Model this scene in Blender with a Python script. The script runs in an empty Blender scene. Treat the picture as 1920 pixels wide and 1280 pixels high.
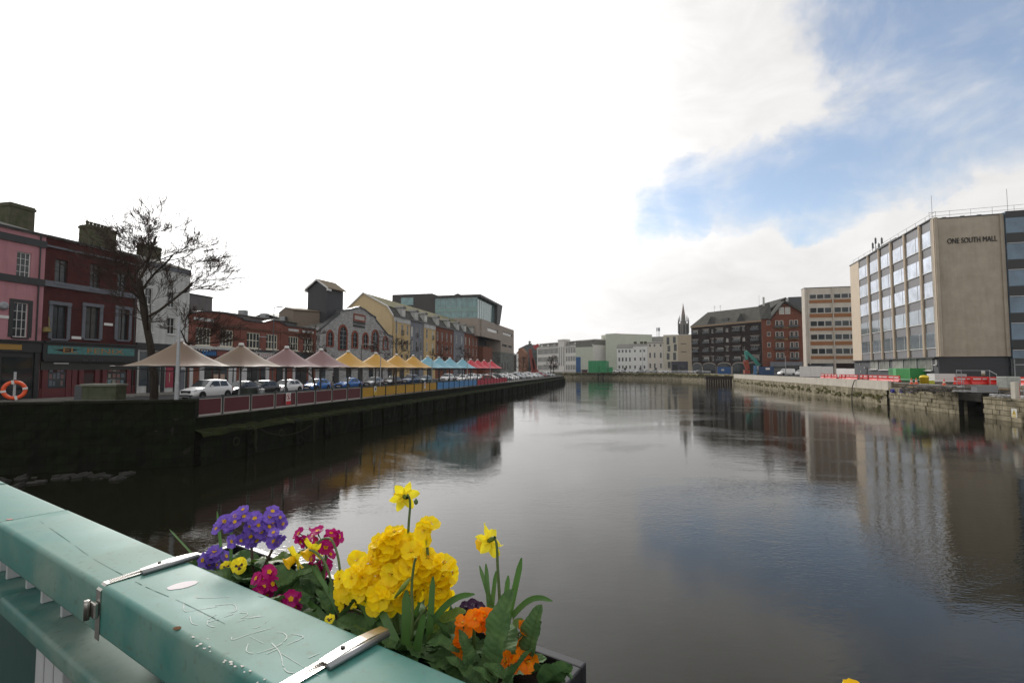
import bpy, bmesh, math, random
from mathutils import Vector, Matrix
R = math.radians
sc = bpy.context.scene
col = sc.collection
rnd = random.Random(7)

# ------------------------------------------------------------------ camera
FPX, PITCH, EYE = 950.0, math.atan(52/950.0), 2.6
cam_d = bpy.data.cameras.new("Camera"); cam = bpy.data.objects.new("Camera", cam_d); col.objects.link(cam)
cam.location = (0, 0, EYE); cam.rotation_euler = (R(90)+PITCH, 0, 0)
cam_d.sensor_width = 36; cam_d.lens = 36*FPX/1920; cam_d.clip_start = .05; cam_d.clip_end = 6000
sc.camera = cam
sc.view_settings.view_transform = 'Standard'; sc.view_settings.look = 'None'
sc.view_settings.exposure = 0.08; sc.view_settings.gamma = 1
sc.view_settings.use_curve_mapping = False

def ray(px, py):
    cx, cy = (px-960)/FPX, (640-py)/FPX
    c, s = math.cos(PITCH), math.sin(PITCH)
    return Vector((cx, c-cy*s, s+cy*c))
def ground(px, py, z=0.0):
    d = ray(px, py); k = (z-EYE)/d.z
    return Vector((d.x*k, d.y*k, z))
def atY(px, Y, z=0.0):
    d = ray(px, 692); return Vector((d.x/d.y*Y, Y, z))
def zat(py, Y, px=960):
    d = ray(px, py); return EYE + d.z/d.y*Y

# ------------------------------------------------------------------ world
w = bpy.data.worlds.new("World"); sc.world = w; w.use_nodes = True
nt = w.node_tree; N = nt.nodes; L = nt.links; N.clear()
def nd(t, tree=None, **kw):
    n = (tree or nt).nodes.new(t)
    for k, v in kw.items(): setattr(n, k, v)
    return n
def mth(op, a, b=None, c=None, clamp=False, tree=None):
    tr = tree or nt
    n = tr.nodes.new('ShaderNodeMath'); n.operation = op; n.use_clamp = clamp
    for i, x in enumerate((a, b, c)):
        if x is None: continue
        if isinstance(x, (int, float)): n.inputs[i].default_value = x
        else: tr.links.new(x, n.inputs[i])
    return n.outputs[0]
SUN = ray(500, 190).normalized()
sun_el = math.asin(SUN.z); sun_az = math.atan2(SUN.x, SUN.y)
out = nd('ShaderNodeOutputWorld'); bg = nd('ShaderNodeBackground'); L.new(bg.outputs[0], out.inputs[0])
sky = nd('ShaderNodeTexSky'); sky.sky_type = 'NISHITA'; sky.sun_disc = False
sky.sun_elevation = sun_el; sky.sun_rotation = sun_az; sky.air_density = 1.0; sky.dust_density = .6; sky.ozone_density = 1.5
tc = nd('ShaderNodeTexCoord'); nrm = nd('ShaderNodeVectorMath', operation='NORMALIZE'); L.new(tc.outputs['Generated'], nrm.inputs[0])
D = nrm.outputs[0]
def vdot(v, src=None):
    n = nd('ShaderNodeVectorMath', operation='DOT_PRODUCT'); L.new(src or D, n.inputs[0]); n.inputs[1].default_value = tuple(v); return n.outputs['Value']
def wnoise(scale, detail=6, rough=.55, sz=1.7, dist=0.0, off=0.0):
    mp = nd('ShaderNodeMapping'); L.new(D, mp.inputs[0]); mp.inputs['Scale'].default_value = (1, 1, sz); mp.inputs['Location'].default_value = (off, off*.7, off*.3)
    n = nd('ShaderNodeTexNoise'); L.new(mp.outputs[0], n.inputs['Vector']); n.inputs['Scale'].default_value = scale
    n.inputs['Detail'].default_value = detail; n.inputs['Roughness'].default_value = rough; n.inputs['Distortion'].default_value = dist
    return n.outputs['Fac']
def warp(scale, amt, src, det=5):
    n = nd('ShaderNodeTexNoise'); L.new(src, n.inputs['Vector']); n.inputs['Scale'].default_value = scale; n.inputs['Detail'].default_value = det; n.inputs['Roughness'].default_value = .6
    a = nd('ShaderNodeVectorMath', operation='SUBTRACT'); L.new(n.outputs['Color'], a.inputs[0]); a.inputs[1].default_value = (.5, .5, .5)
    b = nd('ShaderNodeVectorMath', operation='SCALE'); L.new(a.outputs[0], b.inputs[0]); b.inputs['Scale'].default_value = amt
    c = nd('ShaderNodeVectorMath', operation='ADD'); L.new(src, c.inputs[0]); L.new(b.outputs[0], c.inputs[1])
    e = nd('ShaderNodeVectorMath', operation='NORMALIZE'); L.new(c.outputs[0], e.inputs[0]); return e.outputs[0]
DW = warp(3.0, .34, D, 9)
lob = None
for px, py, rad in [(1225, 385, 4.5), (1320, 350, 5.5), (1430, 320, 6.5), (1550, 315, 7), (1670, 270, 7.5), (1755, 185, 8.5), (1840, 70, 12), (1960, -60, 15), (2300, -500, 24)]:
    dn = ray(px, py).normalized(); c = math.cos(R(rad))
    g = mth('DIVIDE', mth('SUBTRACT', vdot(dn, DW), c), 1-c, clamp=True)
    lob = g if lob is None else mth('MAXIMUM', lob, g)
nz = wnoise(5.5, 9, .6, 1.6, .3, 3.1)
bm_ = mth('ADD', mth('MULTIPLY', mth('POWER', lob, .5), 1.05), mth('MULTIPLY', mth('SUBTRACT', nz, .5), 2.6))
mr = nd('ShaderNodeMapRange', interpolation_type='SMOOTHSTEP'); L.new(bm_, mr.inputs[0])
mr.inputs[1].default_value = .0; mr.inputs[2].default_value = 1.2; mr.inputs[3].default_value = 0; mr.inputs[4].default_value = .86
inb = mth('MULTIPLY', mr.outputs[0], mth('MULTIPLY', lob, 6.0, clamp=True))
sd = mth('MAXIMUM', vdot(SUN), 0.0)
glow = mth('ADD', mth('MULTIPLY', mth('POWER', sd, 12.0), 1.45), mth('MULTIPLY', mth('POWER', sd, 40.0), .9))
glow = mth('ADD', glow, mth('MULTIPLY', mth('POWER', mth('MAXIMUM', vdot(ray(900, 330).normalized()), 0.0), 16.0), .38))
sep = nd('ShaderNodeSeparateXYZ'); L.new(D, sep.inputs[0])
hz = nd('ShaderNodeMapRange'); L.new(sep.outputs['Z'], hz.inputs[0]); hz.inputs[1].default_value = 0; hz.inputs[2].default_value = .35; hz.inputs[3].default_value = 1.0; hz.inputs[4].default_value = 1.0
tex = mth('ADD', mth('ADD', .62, mth('MULTIPLY', wnoise(2.6, 7, .55, 2.2, .4, 8.0), .42)), mth('MULTIPLY', wnoise(8, 7, .6, 2.2, .6, 5.0), .34))
br = mth('MULTIPLY', mth('MULTIPLY', mth('ADD', glow, .82), hz.outputs[0]), tex)
cl = nd('ShaderNodeVectorMath', operation='SCALE'); cl.inputs[0].default_value = (1.0, .985, .972); L.new(br, cl.inputs['Scale'])
sk = nd('ShaderNodeVectorMath', operation='SCALE'); L.new(sky.outputs[0], sk.inputs[0]); sk.inputs['Scale'].default_value = .15
mix = nd('ShaderNodeMix', data_type='RGBA'); L.new(inb, mix.inputs['Factor']); L.new(cl.outputs[0], mix.inputs['A']); L.new(sk.outputs[0], mix.inputs['B'])
L.new(mix.outputs['Result'], bg.inputs['Color']); bg.inputs['Strength'].default_value = 1.0
sd_ = bpy.data.lights.new("Sun", 'SUN'); sd_.energy = 1.5; sd_.angle = R(14); sd_.color = (1, .95, .88)
sun = bpy.data.objects.new("Sun", sd_); col.objects.link(sun); sun.rotation_euler = (-SUN).to_track_quat('-Z', 'Y').to_euler()

# ------------------------------------------------------------------ materials
MATS = {}
def M(name, c=(.5, .5, .5), rough=.8, var=.18, scale=2.0, bump=.15, metal=0.0, spec=.5, kind='noise', c2=None, streak=0.0, bsize=(.5, .22), rnd_=0.0, transl=0.0, bscale=None, stretch=(1, 1, 1)):
    if name in MATS: return MATS[name]
    m = bpy.data.materials.new(name); m.use_nodes = True; t = m.node_tree; n = t.nodes; l = t.links
    b = n['Principled BSDF']; b.inputs['Roughness'].default_value = rough; b.inputs['Metallic'].default_value = metal
    b.inputs['Specular IOR Level'].default_value = spec if rough < .8 else min(spec, .15)
    tcn = n.new('ShaderNodeTexCoord'); co = tcn.outputs['Object']
    mp = n.new('ShaderNodeMapping'); mp.inputs['Scale'].default_value = stretch; l.new(co, mp.inputs[0])
    ns = n.new('ShaderNodeTexNoise'); l.new(mp.outputs[0], ns.inputs['Vector']); ns.inputs['Scale'].default_value = scale; ns.inputs['Detail'].default_value = 7; ns.inputs['Roughness'].default_value = .62
    c2 = c2 or tuple(x*.62 for x in c)
    def mixc(f, a, bb):
        x = n.new('ShaderNodeMix'); x.data_type = 'RGBA'
        for k, v in (('Factor', f), ('A', a), ('B', bb)):
            if isinstance(v, (tuple, float, int)): x.inputs[k].default_value = (*v, 1) if isinstance(v, tuple) else v
            else: l.new(v, x.inputs[k])
        return x.outputs['Result']
    f = mth('MULTIPLY', mth('MULTIPLY_ADD', ns.outputs['Fac'], 2.6, -.8, clamp=True, tree=t), min(1.0, var*2.2), tree=t)
    cc = mixc(f, c, c2)
    hgt = ns.outputs['Fac']
    if kind in ('brick', 'stone'):
        uv = tcn.outputs['UV']
        bt = n.new('ShaderNodeTexBrick'); l.new(uv, bt.inputs['Vector']); bt.inputs['Scale'].default_value = 1
        bt.inputs['Brick Width'].default_value = bsize[0]; bt.inputs['Row Height'].default_value = bsize[1]
        bt.inputs['Mortar Size'].default_value = .012 if kind == 'brick' else .02
        bt.inputs['Color1'].default_value = (.75, .75, .75, 1); bt.inputs['Color2'].default_value = (1.2, 1.2, 1.2, 1)
        bt.inputs['Mortar'].default_value = (.9, .9, .9, 1) if kind == 'brick' else (.4, .4, .4, 1)
        bt.inputs['Bias'].default_value = -.1
        x = n.new('ShaderNodeMix'); x.data_type = 'RGBA'; x.blend_type = 'MULTIPLY'; x.inputs['Factor'].default_value = .85
        l.new(cc, x.inputs['A']); l.new(bt.outputs['Color'], x.inputs['B']); cc = x.outputs['Result']
        hgt = mth('ADD', mth('MULTIPLY', ns.outputs['Fac'], .6, tree=t), mth('MULTIPLY', mth('SUBTRACT', 1.0, bt.outputs['Fac'], tree=t), .5, tree=t), tree=t)
    if streak > 0:
        mp2 = n.new('ShaderNodeMapping'); mp2.inputs['Scale'].default_value = (1.6, 1.6, .13); l.new(co, mp2.inputs[0])
        n2 = n.new('ShaderNodeTexNoise'); l.new(mp2.outputs[0], n2.inputs['Vector']); n2.inputs['Scale'].default_value = 1.5; n2.inputs['Detail'].default_value = 6
        s = mth('MULTIPLY', mth('MULTIPLY_ADD', n2.outputs['Fac'], 3.4, -1.6, clamp=True, tree=t), streak, tree=t)
        cc = mixc(s, cc, tuple(x*.45 for x in c))
    if rnd_ > 0:
        oi = n.new('ShaderNodeObjectInfo'); hs = n.new('ShaderNodeHueSaturation'); l.new(cc, hs.inputs['Color'])
        l.new(mth('MULTIPLY_ADD', oi.outputs['Random'], rnd_*2, 1-rnd_, tree=t), hs.inputs['Value']); cc = hs.outputs['Color']
    l.new(cc, b.inputs['Base Color'])
    if bump > 0:
        bp = n.new('ShaderNodeBump'); bp.inputs['Strength'].default_value = min(1, bump*2.5); bp.inputs['Distance'].default_value = bscale or .05*bump*4/max(scale, .5)
        l.new(hgt, bp.inputs['Height']); l.new(bp.outputs[0], b.inputs['Normal'])
    if transl > 0:
        tr = n.new('ShaderNodeBsdfTranslucent'); l.new(cc, tr.inputs['Color']); ms = n.new('ShaderNodeMixShader'); ms.inputs[0].default_value = transl
        l.new(b.outputs[0], ms.inputs[1]); l.new(tr.outputs[0], ms.inputs[2]); l.new(ms.outputs[0], n['Material Output'].inputs['Surface'])
    MATS[name] = m; return m

def glass(name, c=(.02, .024, .026), rough=.06, spec=.45, metal=0.0, rnd_=.5):
    return M(name, c, rough, .3, .6, .02, metal, spec, rnd_=rnd_, c2=tuple(x*2.2 for x in c), bscale=.01)
GL = glass('window_glass'); GLB = glass('bright_reflecting_glass', (.33, .36, .41), .07, .8, .8, .12)
GLT = glass('teal_glass', (.10, .17, .17), .08, .9, .35, .15); GLD = glass('blue_dark_glass', (.07, .11, .15), .08, .9, .3, .1)
GLC = glass('curtained_glass', (.22, .22, .2), .2, .8, 0, .5)
WHITE = M('white_paint', (.62, .62, .6), .5, .12, 3, .05); CREAMF = M('cream_frame', (.6, .57, .46), .6, .1)
DGREY = M('dark_grey_metal', (.06, .065, .07), .5, .1, 4, .05); GREYM = M('grey_metal', (.28, .29, .3), .45, .15, 6, .05, .6)
BLACK = M('black_matt', (.012, .012, .013), .6, .1, 4, .05); GALV = M('galvanised_steel', (.36, .37, .38), .4, .2, 9, .05, .7)
SLATE = M('slate_roof', (.055, .055, .056), .9, .35, 1.2, .25, kind='brick', bsize=(.3, .2), c2=(.1, .1, .08))
SLATEG = M('grey_slate', (.15, .15, .14), .9, .3, 1, .2, kind='brick', bsize=(.3, .2), c2=(.22, .21, .18))
MOSSR = M('mossy_roof', (.1, .1, .035), 1, .5, .9, .3, c2=(.22, .2, .13))
CHIM = M('mossy_render', (.1, .09, .065), .95, .5, 2.5, .4, c2=(.05, .06, .03))
BRICKR = M('red_brick', (.2, .075, .047), .85, .3, 1.5, .15, kind='brick', bsize=(.225, .075))
BRICKD = M('dark_brown_brick', (.032, .022, .019), .9, .3, 1.5, .15, kind='brick', bsize=(.225, .075))

# ------------------------------------------------------------------ mesh helpers
class MB:
    def __init__(s): s.v = []; s.f = []; s.mi = []
    def add(s, vs, fs, mi=0):
        o = len(s.v); s.v += [tuple(v) for v in vs]; s.f += [tuple(i+o for i in f) for f in fs]; s.mi += [mi]*len(fs); return s
    def box(s, x0, x1, y0, y1, z0, z1, mi=0):
        return s.add([(x0, y0, z0), (x1, y0, z0), (x1, y1, z0), (x0, y1, z0), (x0, y0, z1), (x1, y0, z1), (x1, y1, z1), (x0, y1, z1)],
                     [(0, 3, 2, 1), (4, 5, 6, 7), (0, 1, 5, 4), (1, 2, 6, 5), (2, 3, 7, 6), (3, 0, 4, 7)], mi)
    def obox(s, c, sx, sy, sz, M3, mi=0):
        c = Vector(c); vs = []
        for x, y, z in [(-1, -1, -1), (1, -1, -1), (1, 1, -1), (-1, 1, -1), (-1, -1, 1), (1, -1, 1), (1, 1, 1), (-1, 1, 1)]:
            vs.append(c + M3 @ Vector((x*sx/2, y*sy/2, z*sz/2)))
        return s.add(vs, [(0, 3, 2, 1), (4, 5, 6, 7), (0, 1, 5, 4), (1, 2, 6, 5), (2, 3, 7, 6), (3, 0, 4, 7)], mi)
    def quad(s, a, b, c, d, mi=0): return s.add([a, b, c, d], [(0, 1, 2, 3)], mi)
    def prism_y(s, pts, y0, y1, mi=0):           # polygon in (x,z), extruded in y
        n = len(pts); vs = [(x, y0, z) for x, z in pts]+[(x, y1, z) for x, z in pts]
        return s.add(vs, [tuple(range(n)), tuple(range(2*n-1, n-1, -1))]+[(i, i+n, (i+1) % n+n, (i+1) % n) for i in range(n)], mi)
    def prism_z(s, pts, z0, z1, mi=0):
        n = len(pts); vs = [(x, y, z0) for x, y in pts]+[(x, y, z1) for x, y in pts]
        return s.add(vs, [tuple(range(n-1, -1, -1)), tuple(range(n, 2*n))]+[(i, (i+1) % n, (i+1) % n+n, i+n) for i in range(n)], mi)
    def prism_x(s, pts, x0, x1, mi=0):           # polygon in (y,z)
        n = len(pts); vs = [(x0, y, z) for y, z in pts]+[(x1, y, z) for y, z in pts]
        return s.add(vs, [tuple(range(n-1, -1, -1)), tuple(range(n, 2*n))]+[(i, (i+1) % n, (i+1) % n+n, i+n) for i in range(n)], mi)
    def tube(s, pts, rad, n=6, mi=0, cap=True):
        pts = [Vector(p) for p in pts]; rr = rad if isinstance(rad, (list, tuple)) else [rad]*len(pts); vs = []; fs = []
        up = None
        for i, p in enumerate(pts):
            t = (pts[min(i+1, len(pts)-1)]-pts[max(i-1, 0)]);
            if t.length < 1e-9: t = Vector((0, 0, 1))
            t.normalize()
            if up is None: up = Vector((1, 0, 0)) if abs(t.z) > .9 else Vector((0, 0, 1))
            a = t.cross(up);
            if a.length < 1e-4: a = t.cross(Vector((0, 1, 0)))
            a.normalize(); b = a.cross(t); up = b.copy()
            for k in range(n):
                th = 2*math.pi*k/n; vs.append(p+a*(rr[i]*math.cos(th))+b*(rr[i]*math.sin(th)))
        for i in range(len(pts)-1):
            for k in range(n): fs.append((i*n+k, i*n+(k+1) % n, (i+1)*n+(k+1) % n, (i+1)*n+k))
        if cap: fs.append(tuple(range(n-1, -1, -1))); fs.append(tuple(range((len(pts)-1)*n, len(pts)*n)))
        return s.add(vs, fs, mi)
    def lathe(s, prof, n=16, c=(0, 0, 0), mi=0):
        vs = []; fs = []
        for r, z in prof:
            for k in range(n):
                th = 2*math.pi*k/n; vs.append((c[0]+r*math.cos(th), c[1]+r*math.sin(th), c[2]+z))
        for i in range(len(prof)-1):
            for k in range(n): fs.append((i*n+k, i*n+(k+1) % n, (i+1)*n+(k+1) % n, (i+1)*n+k))
        return s.add(vs, fs, mi)
    def mesh(s, name, mats, smooth=False):
        me = bpy.data.meshes.new(name); me.from_pydata(s.v, [], s.f)
        for m in (mats if isinstance(mats, (list, tuple)) else [mats]): me.materials.append(m)
        me.polygons.foreach_set('material_index', s.mi)
        if smooth: me.polygons.foreach_set('use_smooth', [True]*len(me.polygons))
        uvl = me.uv_layers.new(name='UVMap').data
        for p in me.polygons:
            nn = p.normal
            if abs(nn.z) > .8: ta, tb = Vector((1, 0, 0)), Vector((0, 1, 0))
            else:
                ta = Vector((-nn.y, nn.x, 0)).normalized(); tb = nn.cross(ta)
            for li in p.loop_indices:
                v = me.vertices[me.loops[li].vertex_index].co; uvl[li].uv = (v.dot(ta), v.dot(tb))
        me.update(); return me
    def build(s, name, mats, parent=None, smooth=False, loc=None, bevel=0.0):
        o = bpy.data.objects.new(name, s.mesh(name, mats, smooth)); col.objects.link(o)
        if parent: o.parent = parent
        if loc is not None: o.location = loc
        if bevel:
            bv = o.modifiers.new('Bevel', 'BEVEL'); bv.width = bevel; bv.segments = 2; bv.limit_method = 'ANGLE'
        return o
def link(name, me, parent=None, loc=None, rot=None, scale=None):
    o = bpy.data.objects.new(name, me); col.objects.link(o)
    if parent: o.parent = parent
    if loc is not None: o.location = loc
    if rot is not None: o.rotation_euler = rot
    if scale is not None: o.scale = scale
    return o
def tag(o, label, cat, group=None):
    o['label'] = label; o['category'] = cat
    if group: o['group'] = group
    return o
def struct(o, kind='structure'): o['kind'] = kind; return o
def thing(name, label, cat, loc=(0, 0, 0), rz=0.0, group=None):
    o = bpy.data.objects.new(name, None); col.objects.link(o); o.location = loc; o.rotation_euler = (0, 0, rz); o.empty_display_size = .2
    return tag(o, label, cat, group)
KIDS = {}
def copy_tree(o, parent=None):
    c = o.copy(); col.objects.link(c)
    if parent: c.parent = parent
    for ch in o.children: copy_tree(ch, c)
    return c
def text_mesh(body, size, mat, ext=.01, align='CENTER'):
    cu = bpy.data.curves.new('t', 'FONT'); cu.body = body; cu.size = size; cu.extrude = ext; cu.align_x = align; cu.resolution_u = 3
    o = bpy.data.objects.new('t', cu); col.objects.link(o)
    bpy.context.view_layer.update()
    me = bpy.data.meshes.new_from_object(o.evaluated_get(bpy.context.evaluated_depsgraph_get()))
    bpy.data.objects.remove(o); me.materials.clear(); me.materials.append(mat); return me

class Fac:          # local frame of a facade: x along it, -y outwards, z up
    def __init__(s, a, b, z0=0.0):
        s.a = Vector((a[0], a[1])); s.b = Vector((b[0], b[1])); s.t = (s.b-s.a).normalized(); s.w = (s.b-s.a).length
        s.rz = math.atan2(s.t.y, s.t.x); s.z0 = z0; s.inw = Vector((-s.t.y, s.t.x))
    def sz(s, px, py, y=0.0):
        d = ray(px, py); o = s.a+s.inw*y; k = o.dot(s.inw)/(d.x*s.inw.x+d.y*s.inw.y)
        p = Vector((d.x, d.y))*k; return (p-s.a).dot(s.t), EYE+d.z*k-s.z0
    def s(s_, px, y=0.0): return s_.sz(px, 692, y)[0]
    def z(s_, px, py, y=0.0): return s_.sz(px, py, y)[1]
    def side(s_, px, x=0.0):       # inward depth y at which the pixel column meets the side plane x
        d = ray(px, 692); o = s_.a+s_.t*x; k = o.dot(s_.t)/(d.x*s_.t.x+d.y*s_.t.y) if abs(d.x*s_.t.x+d.y*s_.t.y) > 1e-9 else 0
        return (Vector((d.x, d.y))*k-o).dot(s_.inw)
    def world(s_, x, y, z=0): p = s_.a+s_.t*x+s_.inw*y; return Vector((p.x, p.y, s_.z0+z))
    def thing(s_, name, label, cat, group=None): return thing(name, label, cat, (s_.a.x, s_.a.y, s_.z0), s_.rz, group)

def wall_holes(mb, x0, x1, z0, z1, holes, y=0.0, rec=.15, mi=0, mir=None):
    xs = sorted({x0, x1, *[h[0] for h in holes], *[h[1] for h in holes]}); zs = sorted({z0, z1, *[h[2] for h in holes], *[h[3] for h in holes]})
    xs = [x for x in xs if x0 <= x <= x1]; zs = [z for z in zs if z0 <= z <= z1]
    for i in range(len(xs)-1):
        for j in range(len(zs)-1):
            cx, cz = (xs[i]+xs[i+1])/2, (zs[j]+zs[j+1])/2
            if any(h[0] < cx < h[1] and h[2] < cz < h[3] for h in holes): continue
            mb.quad((xs[i], y, zs[j]), (xs[i+1], y, zs[j]), (xs[i+1], y, zs[j+1]), (xs[i], y, zs[j+1]), mi)
    mir = mi if mir is None else mir
    for a, b, c, d in holes:
        y2 = y+rec
        mb.quad((a, y, c), (a, y2, c), (b, y2, c), (b, y, c), mir); mb.quad((a, y, d), (b, y, d), (b, y2, d), (a, y2, d), mir)
        mb.quad((a, y, c), (a, y, d), (a, y2, d), (a, y2, c), mir); mb.quad((b, y, c), (b, y2, c), (b, y2, d), (b, y, d), mir)
WC = {}
def window(par, x, z, w_, h_, y=.14, nx=2, nz=2, fr=WHITE, gl=GL, sill=None, t=.05, bar=.03, name='window'):
    key = (round(w_, 1), round(h_, 1), nx, nz, fr.name, gl.name, t, bar)
    if key not in WC:
        g = MB().box(0, w_, .03, .05, 0, h_).mesh('window', gl)
        f = MB(); f.box(0, w_, -.03, .03, 0, t); f.box(0, w_, -.03, .03, h_-t, h_); f.box(0, t, -.029, .031, t, h_-t); f.box(w_-t, w_, -.029, .031, t, h_-t)
        for i in range(1, nx): f.box(w_*i/nx-bar/2, w_*i/nx+bar/2, -.02, .029, t, h_-t)
        for j in range(1, nz): f.box(t, w_-t, -.018, .028, h_*j/nz-bar/2, h_*j/nz+bar/2)
        WC[key] = (g, f.mesh('frame', fr), w_, h_)
    g, f, w0, h0 = WC[key]
    o = link(name, g, par, (x, y, z), scale=(w_/w0, 1, h_/h0)); link('frame', f, o)
    if sill:
        k = ('s', round(w_, 1), sill.name)
        if k not in WC: WC[k] = MB().box(-.08, w_+.08, -.26, -.07, -.12, -.003).mesh('sill', sill)
        link('sill', WC[k], o)
    return o
def body(mb, x0, x1, d, z0, z1, holes=(), rec=.15, mi=0, top=True, sidem=None):
    """walls of a block: front with holes, sides, back, flat top"""
    wall_holes(mb, x0, x1, z0, z1, holes, 0, rec, mi); sm = mi if sidem is None else sidem
    mb.quad((x0, d, z0), (x0, 0, z0), (x0, 0, z1), (x0, d, z1), sm); mb.quad((x1, 0, z0), (x1, d, z0), (x1, d, z1), (x1, 0, z1), sm)
    mb.quad((x1, d, z0), (x0, d, z0), (x0, d, z1), (x1, d, z1), sm)
    if top: mb.quad((x0, 0, z1), (x1, 0, z1), (x1, d, z1), (x0, d, z1), mi)
    return mb
# ------------------------------------------------------------------ setting: water, land, quays
ASPH = M('asphalt', (.055, .055, .056), .85, .3, 1.5, .15); PAVE = M('paving_stone', (.2, .19, .17), .85, .25, 1, .1, kind='stone', bsize=(.6, .4))
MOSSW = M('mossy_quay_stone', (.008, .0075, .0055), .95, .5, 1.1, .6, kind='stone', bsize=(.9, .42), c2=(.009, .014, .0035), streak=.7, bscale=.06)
MOSSG = M('green_moss', (.022, .03, .006), 1, .5, 3, .6, c2=(.012, .012, .006), bscale=.08)
CONC = M('pale_concrete', (.6, .56, .48), .85, .25, .7, .1, streak=.35); OLDST = M('weathered_limestone', (.42, .37, .27), .9, .5, .9, .5, kind='stone', bsize=(1.3, .5), c2=(.15, .13, .07), streak=.5, bscale=.05)
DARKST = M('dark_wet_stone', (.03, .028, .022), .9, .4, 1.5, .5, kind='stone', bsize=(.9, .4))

def water_mat():
    m = bpy.data.materials.new('river_water'); m.use_nodes = True; t = m.node_tree; b = t.nodes['Principled BSDF']
    b.inputs['Base Color'].default_value = (.010, .010, .006, 1); b.inputs['Roughness'].default_value = .035; b.inputs['IOR'].default_value = 1.34
    b.inputs['Specular IOR Level'].default_value = .5
    tcn = t.nodes.new('ShaderNodeTexCoord')
    def ns(scale, det, sx, rot, rough=.6, dist=0.0):
        mp = t.nodes.new('ShaderNodeMapping'); t.links.new(tcn.outputs['Object'], mp.inputs[0]); mp.inputs['Scale'].default_value = (1, sx, 1); mp.inputs['Rotation'].default_value = (0, 0, R(rot))
        n = t.nodes.new('ShaderNodeTexNoise'); t.links.new(mp.outputs[0], n.inputs['Vector']); n.inputs['Scale'].default_value = scale; n.inputs['Detail'].default_value = det; n.inputs['Roughness'].default_value = rough; n.inputs['Distortion'].default_value = dist
        return n.outputs['Fac']
    patch = mth('MULTIPLY_ADD', ns(.06, 4, 1.6, 20, .62, .8), 6.5, -3.15, clamp=True, tree=t)
    fine = mth('MULTIPLY', ns(5.0, 2, 2.2, 12, .5, .3), mth('MULTIPLY_ADD', patch, .0068, .0017, tree=t), tree=t)
    mid = mth('MULTIPLY', ns(1.3, 2, 2.2, -8, .5), .0026, tree=t)
    big = mth('MULTIPLY', ns(.3, 2, 1.5, 15), .004, tree=t)
    h = mth('ADD', mth('ADD', fine, mid, tree=t), big, tree=t)
    bp = t.nodes.new('ShaderNodeBump'); bp.inputs['Strength'].default_value = 1; bp.inputs['Distance'].default_value = 1
    t.links.new(h, bp.inputs['Height']); t.links.new(bp.outputs[0], b.inputs['Normal']); return m
struct(MB().quad((-900, -60, -2.5), (1500, -60, -2.5), (1500, 900, -2.5), (-900, 900, -2.5)).build('river', water_mat()))

XL = lambda Y, a=22.9: -a+.22*Y
XR = lambda Y, a=37.8: a+.22*Y
def ccw(pts):
    a = sum(pts[i][0]*pts[(i+1) % len(pts)][1]-pts[(i+1) % len(pts)][0]*pts[i][1] for i in range(len(pts)))
    return pts if a > 0 else pts[::-1]
def land(name, pts, z1, z0=-4.0, top=ASPH, side=DARKST):
    pts = ccw(pts); mb = MB(); mb.prism_z(pts, z0, z1, 1); mb.mi[-len(pts)-1] = 0
    return struct(mb.build(name, [top, side]))
land('street_ground', [(XL(27.2)-.05, 27.2), (-25.6, 24.7), (-62, 12), (-300, -60), (-900, -60), (-900, 420), (-300, 330), (-20, 224), (14, 208), (19.2, 203), (XL(195)-.4, 194)], 0.0)
land('far_bank_ground', [(XR(15, 43.5), 15), (XR(73, 43.5), 73), (XR(73.2, 38.2), 73.2), (76.8, 175), (80.3, 205), (78.3, 235), (68.3, 265), (50.3, 288.3), (20, 303.3), (-40, 318.3), (-400, 400), (-3000, 700), (-3000, 3500), (3500, 3500), (3500, 15)], .8, side=OLDST)
def strip(name, a0, a1, Y0, Y1, z0, z1, mat):
    return struct(MB().prism_z(ccw([(XL(Y0, a0), Y0), (XL(Y1, a0), Y1), (XL(Y1, a1), Y1), (XL(Y0, a1), Y0)]), z0, z1).build(name, mat))
strip('promenade', 23.0, 29.5, 27.5, 193, -.1, .006, PAVE); strip('pavement', 45.5, 50, 22, 240, -.1, .13, PAVE)
LINEW = M('road_paint', (.6, .6, .58), .7, .3, 3, .02)
mb = MB()
for i in range(60):
    Y0 = 30+i*3.2; mb.prism_z(ccw([(XL(Y0, 33.2), Y0), (XL(Y0+1.5, 33.2), Y0+1.5), (XL(Y0+1.5, 33.33), Y0+1.5), (XL(Y0, 33.33), Y0)]), -.05, .005)
struct(mb.build('lane_marking', LINEW))

def rough_wall(mb, x0, x1, z0, z1, y, step, amp, seed, mi=0, nz=None, lean=0.0, ytop=None):
    r = random.Random(seed); nx = max(2, int((x1-x0)/step)); nz = nz or max(2, int((z1-z0)/step)); vs = []; fs = []
    for j in range(nz+1):
        for i in range(nx+1):
            z = z0+(z1-z0)*j/nz; vs.append((x0+(x1-x0)*i/nx, y+r.uniform(-amp, amp)-lean*(z1-z)*.12, z+(r.uniform(-amp, amp)*.5 if 0 < j < nz else 0)))
    for j in range(nz):
        for i in range(nx): a = j*(nx+1)+i; fs.append((a, a+1, a+nx+2, a+nx+1))
    mb.add(vs, fs, mi)
FQ = Fac((XL(27.2), 27.2), (XL(195.5), 195.5)); Lq = FQ.w
t_ = FQ.thing('quay_wall', 'long dark mossy stone quay wall below the coloured fence', 'quay wall')
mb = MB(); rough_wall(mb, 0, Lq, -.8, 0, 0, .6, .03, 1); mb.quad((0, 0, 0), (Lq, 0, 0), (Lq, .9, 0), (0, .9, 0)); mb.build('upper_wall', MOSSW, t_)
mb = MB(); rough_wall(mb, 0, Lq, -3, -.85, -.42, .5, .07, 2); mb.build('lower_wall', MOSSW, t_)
mb = MB(); r = random.Random(5); n_ = int(Lq/.7); vs = []
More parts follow.
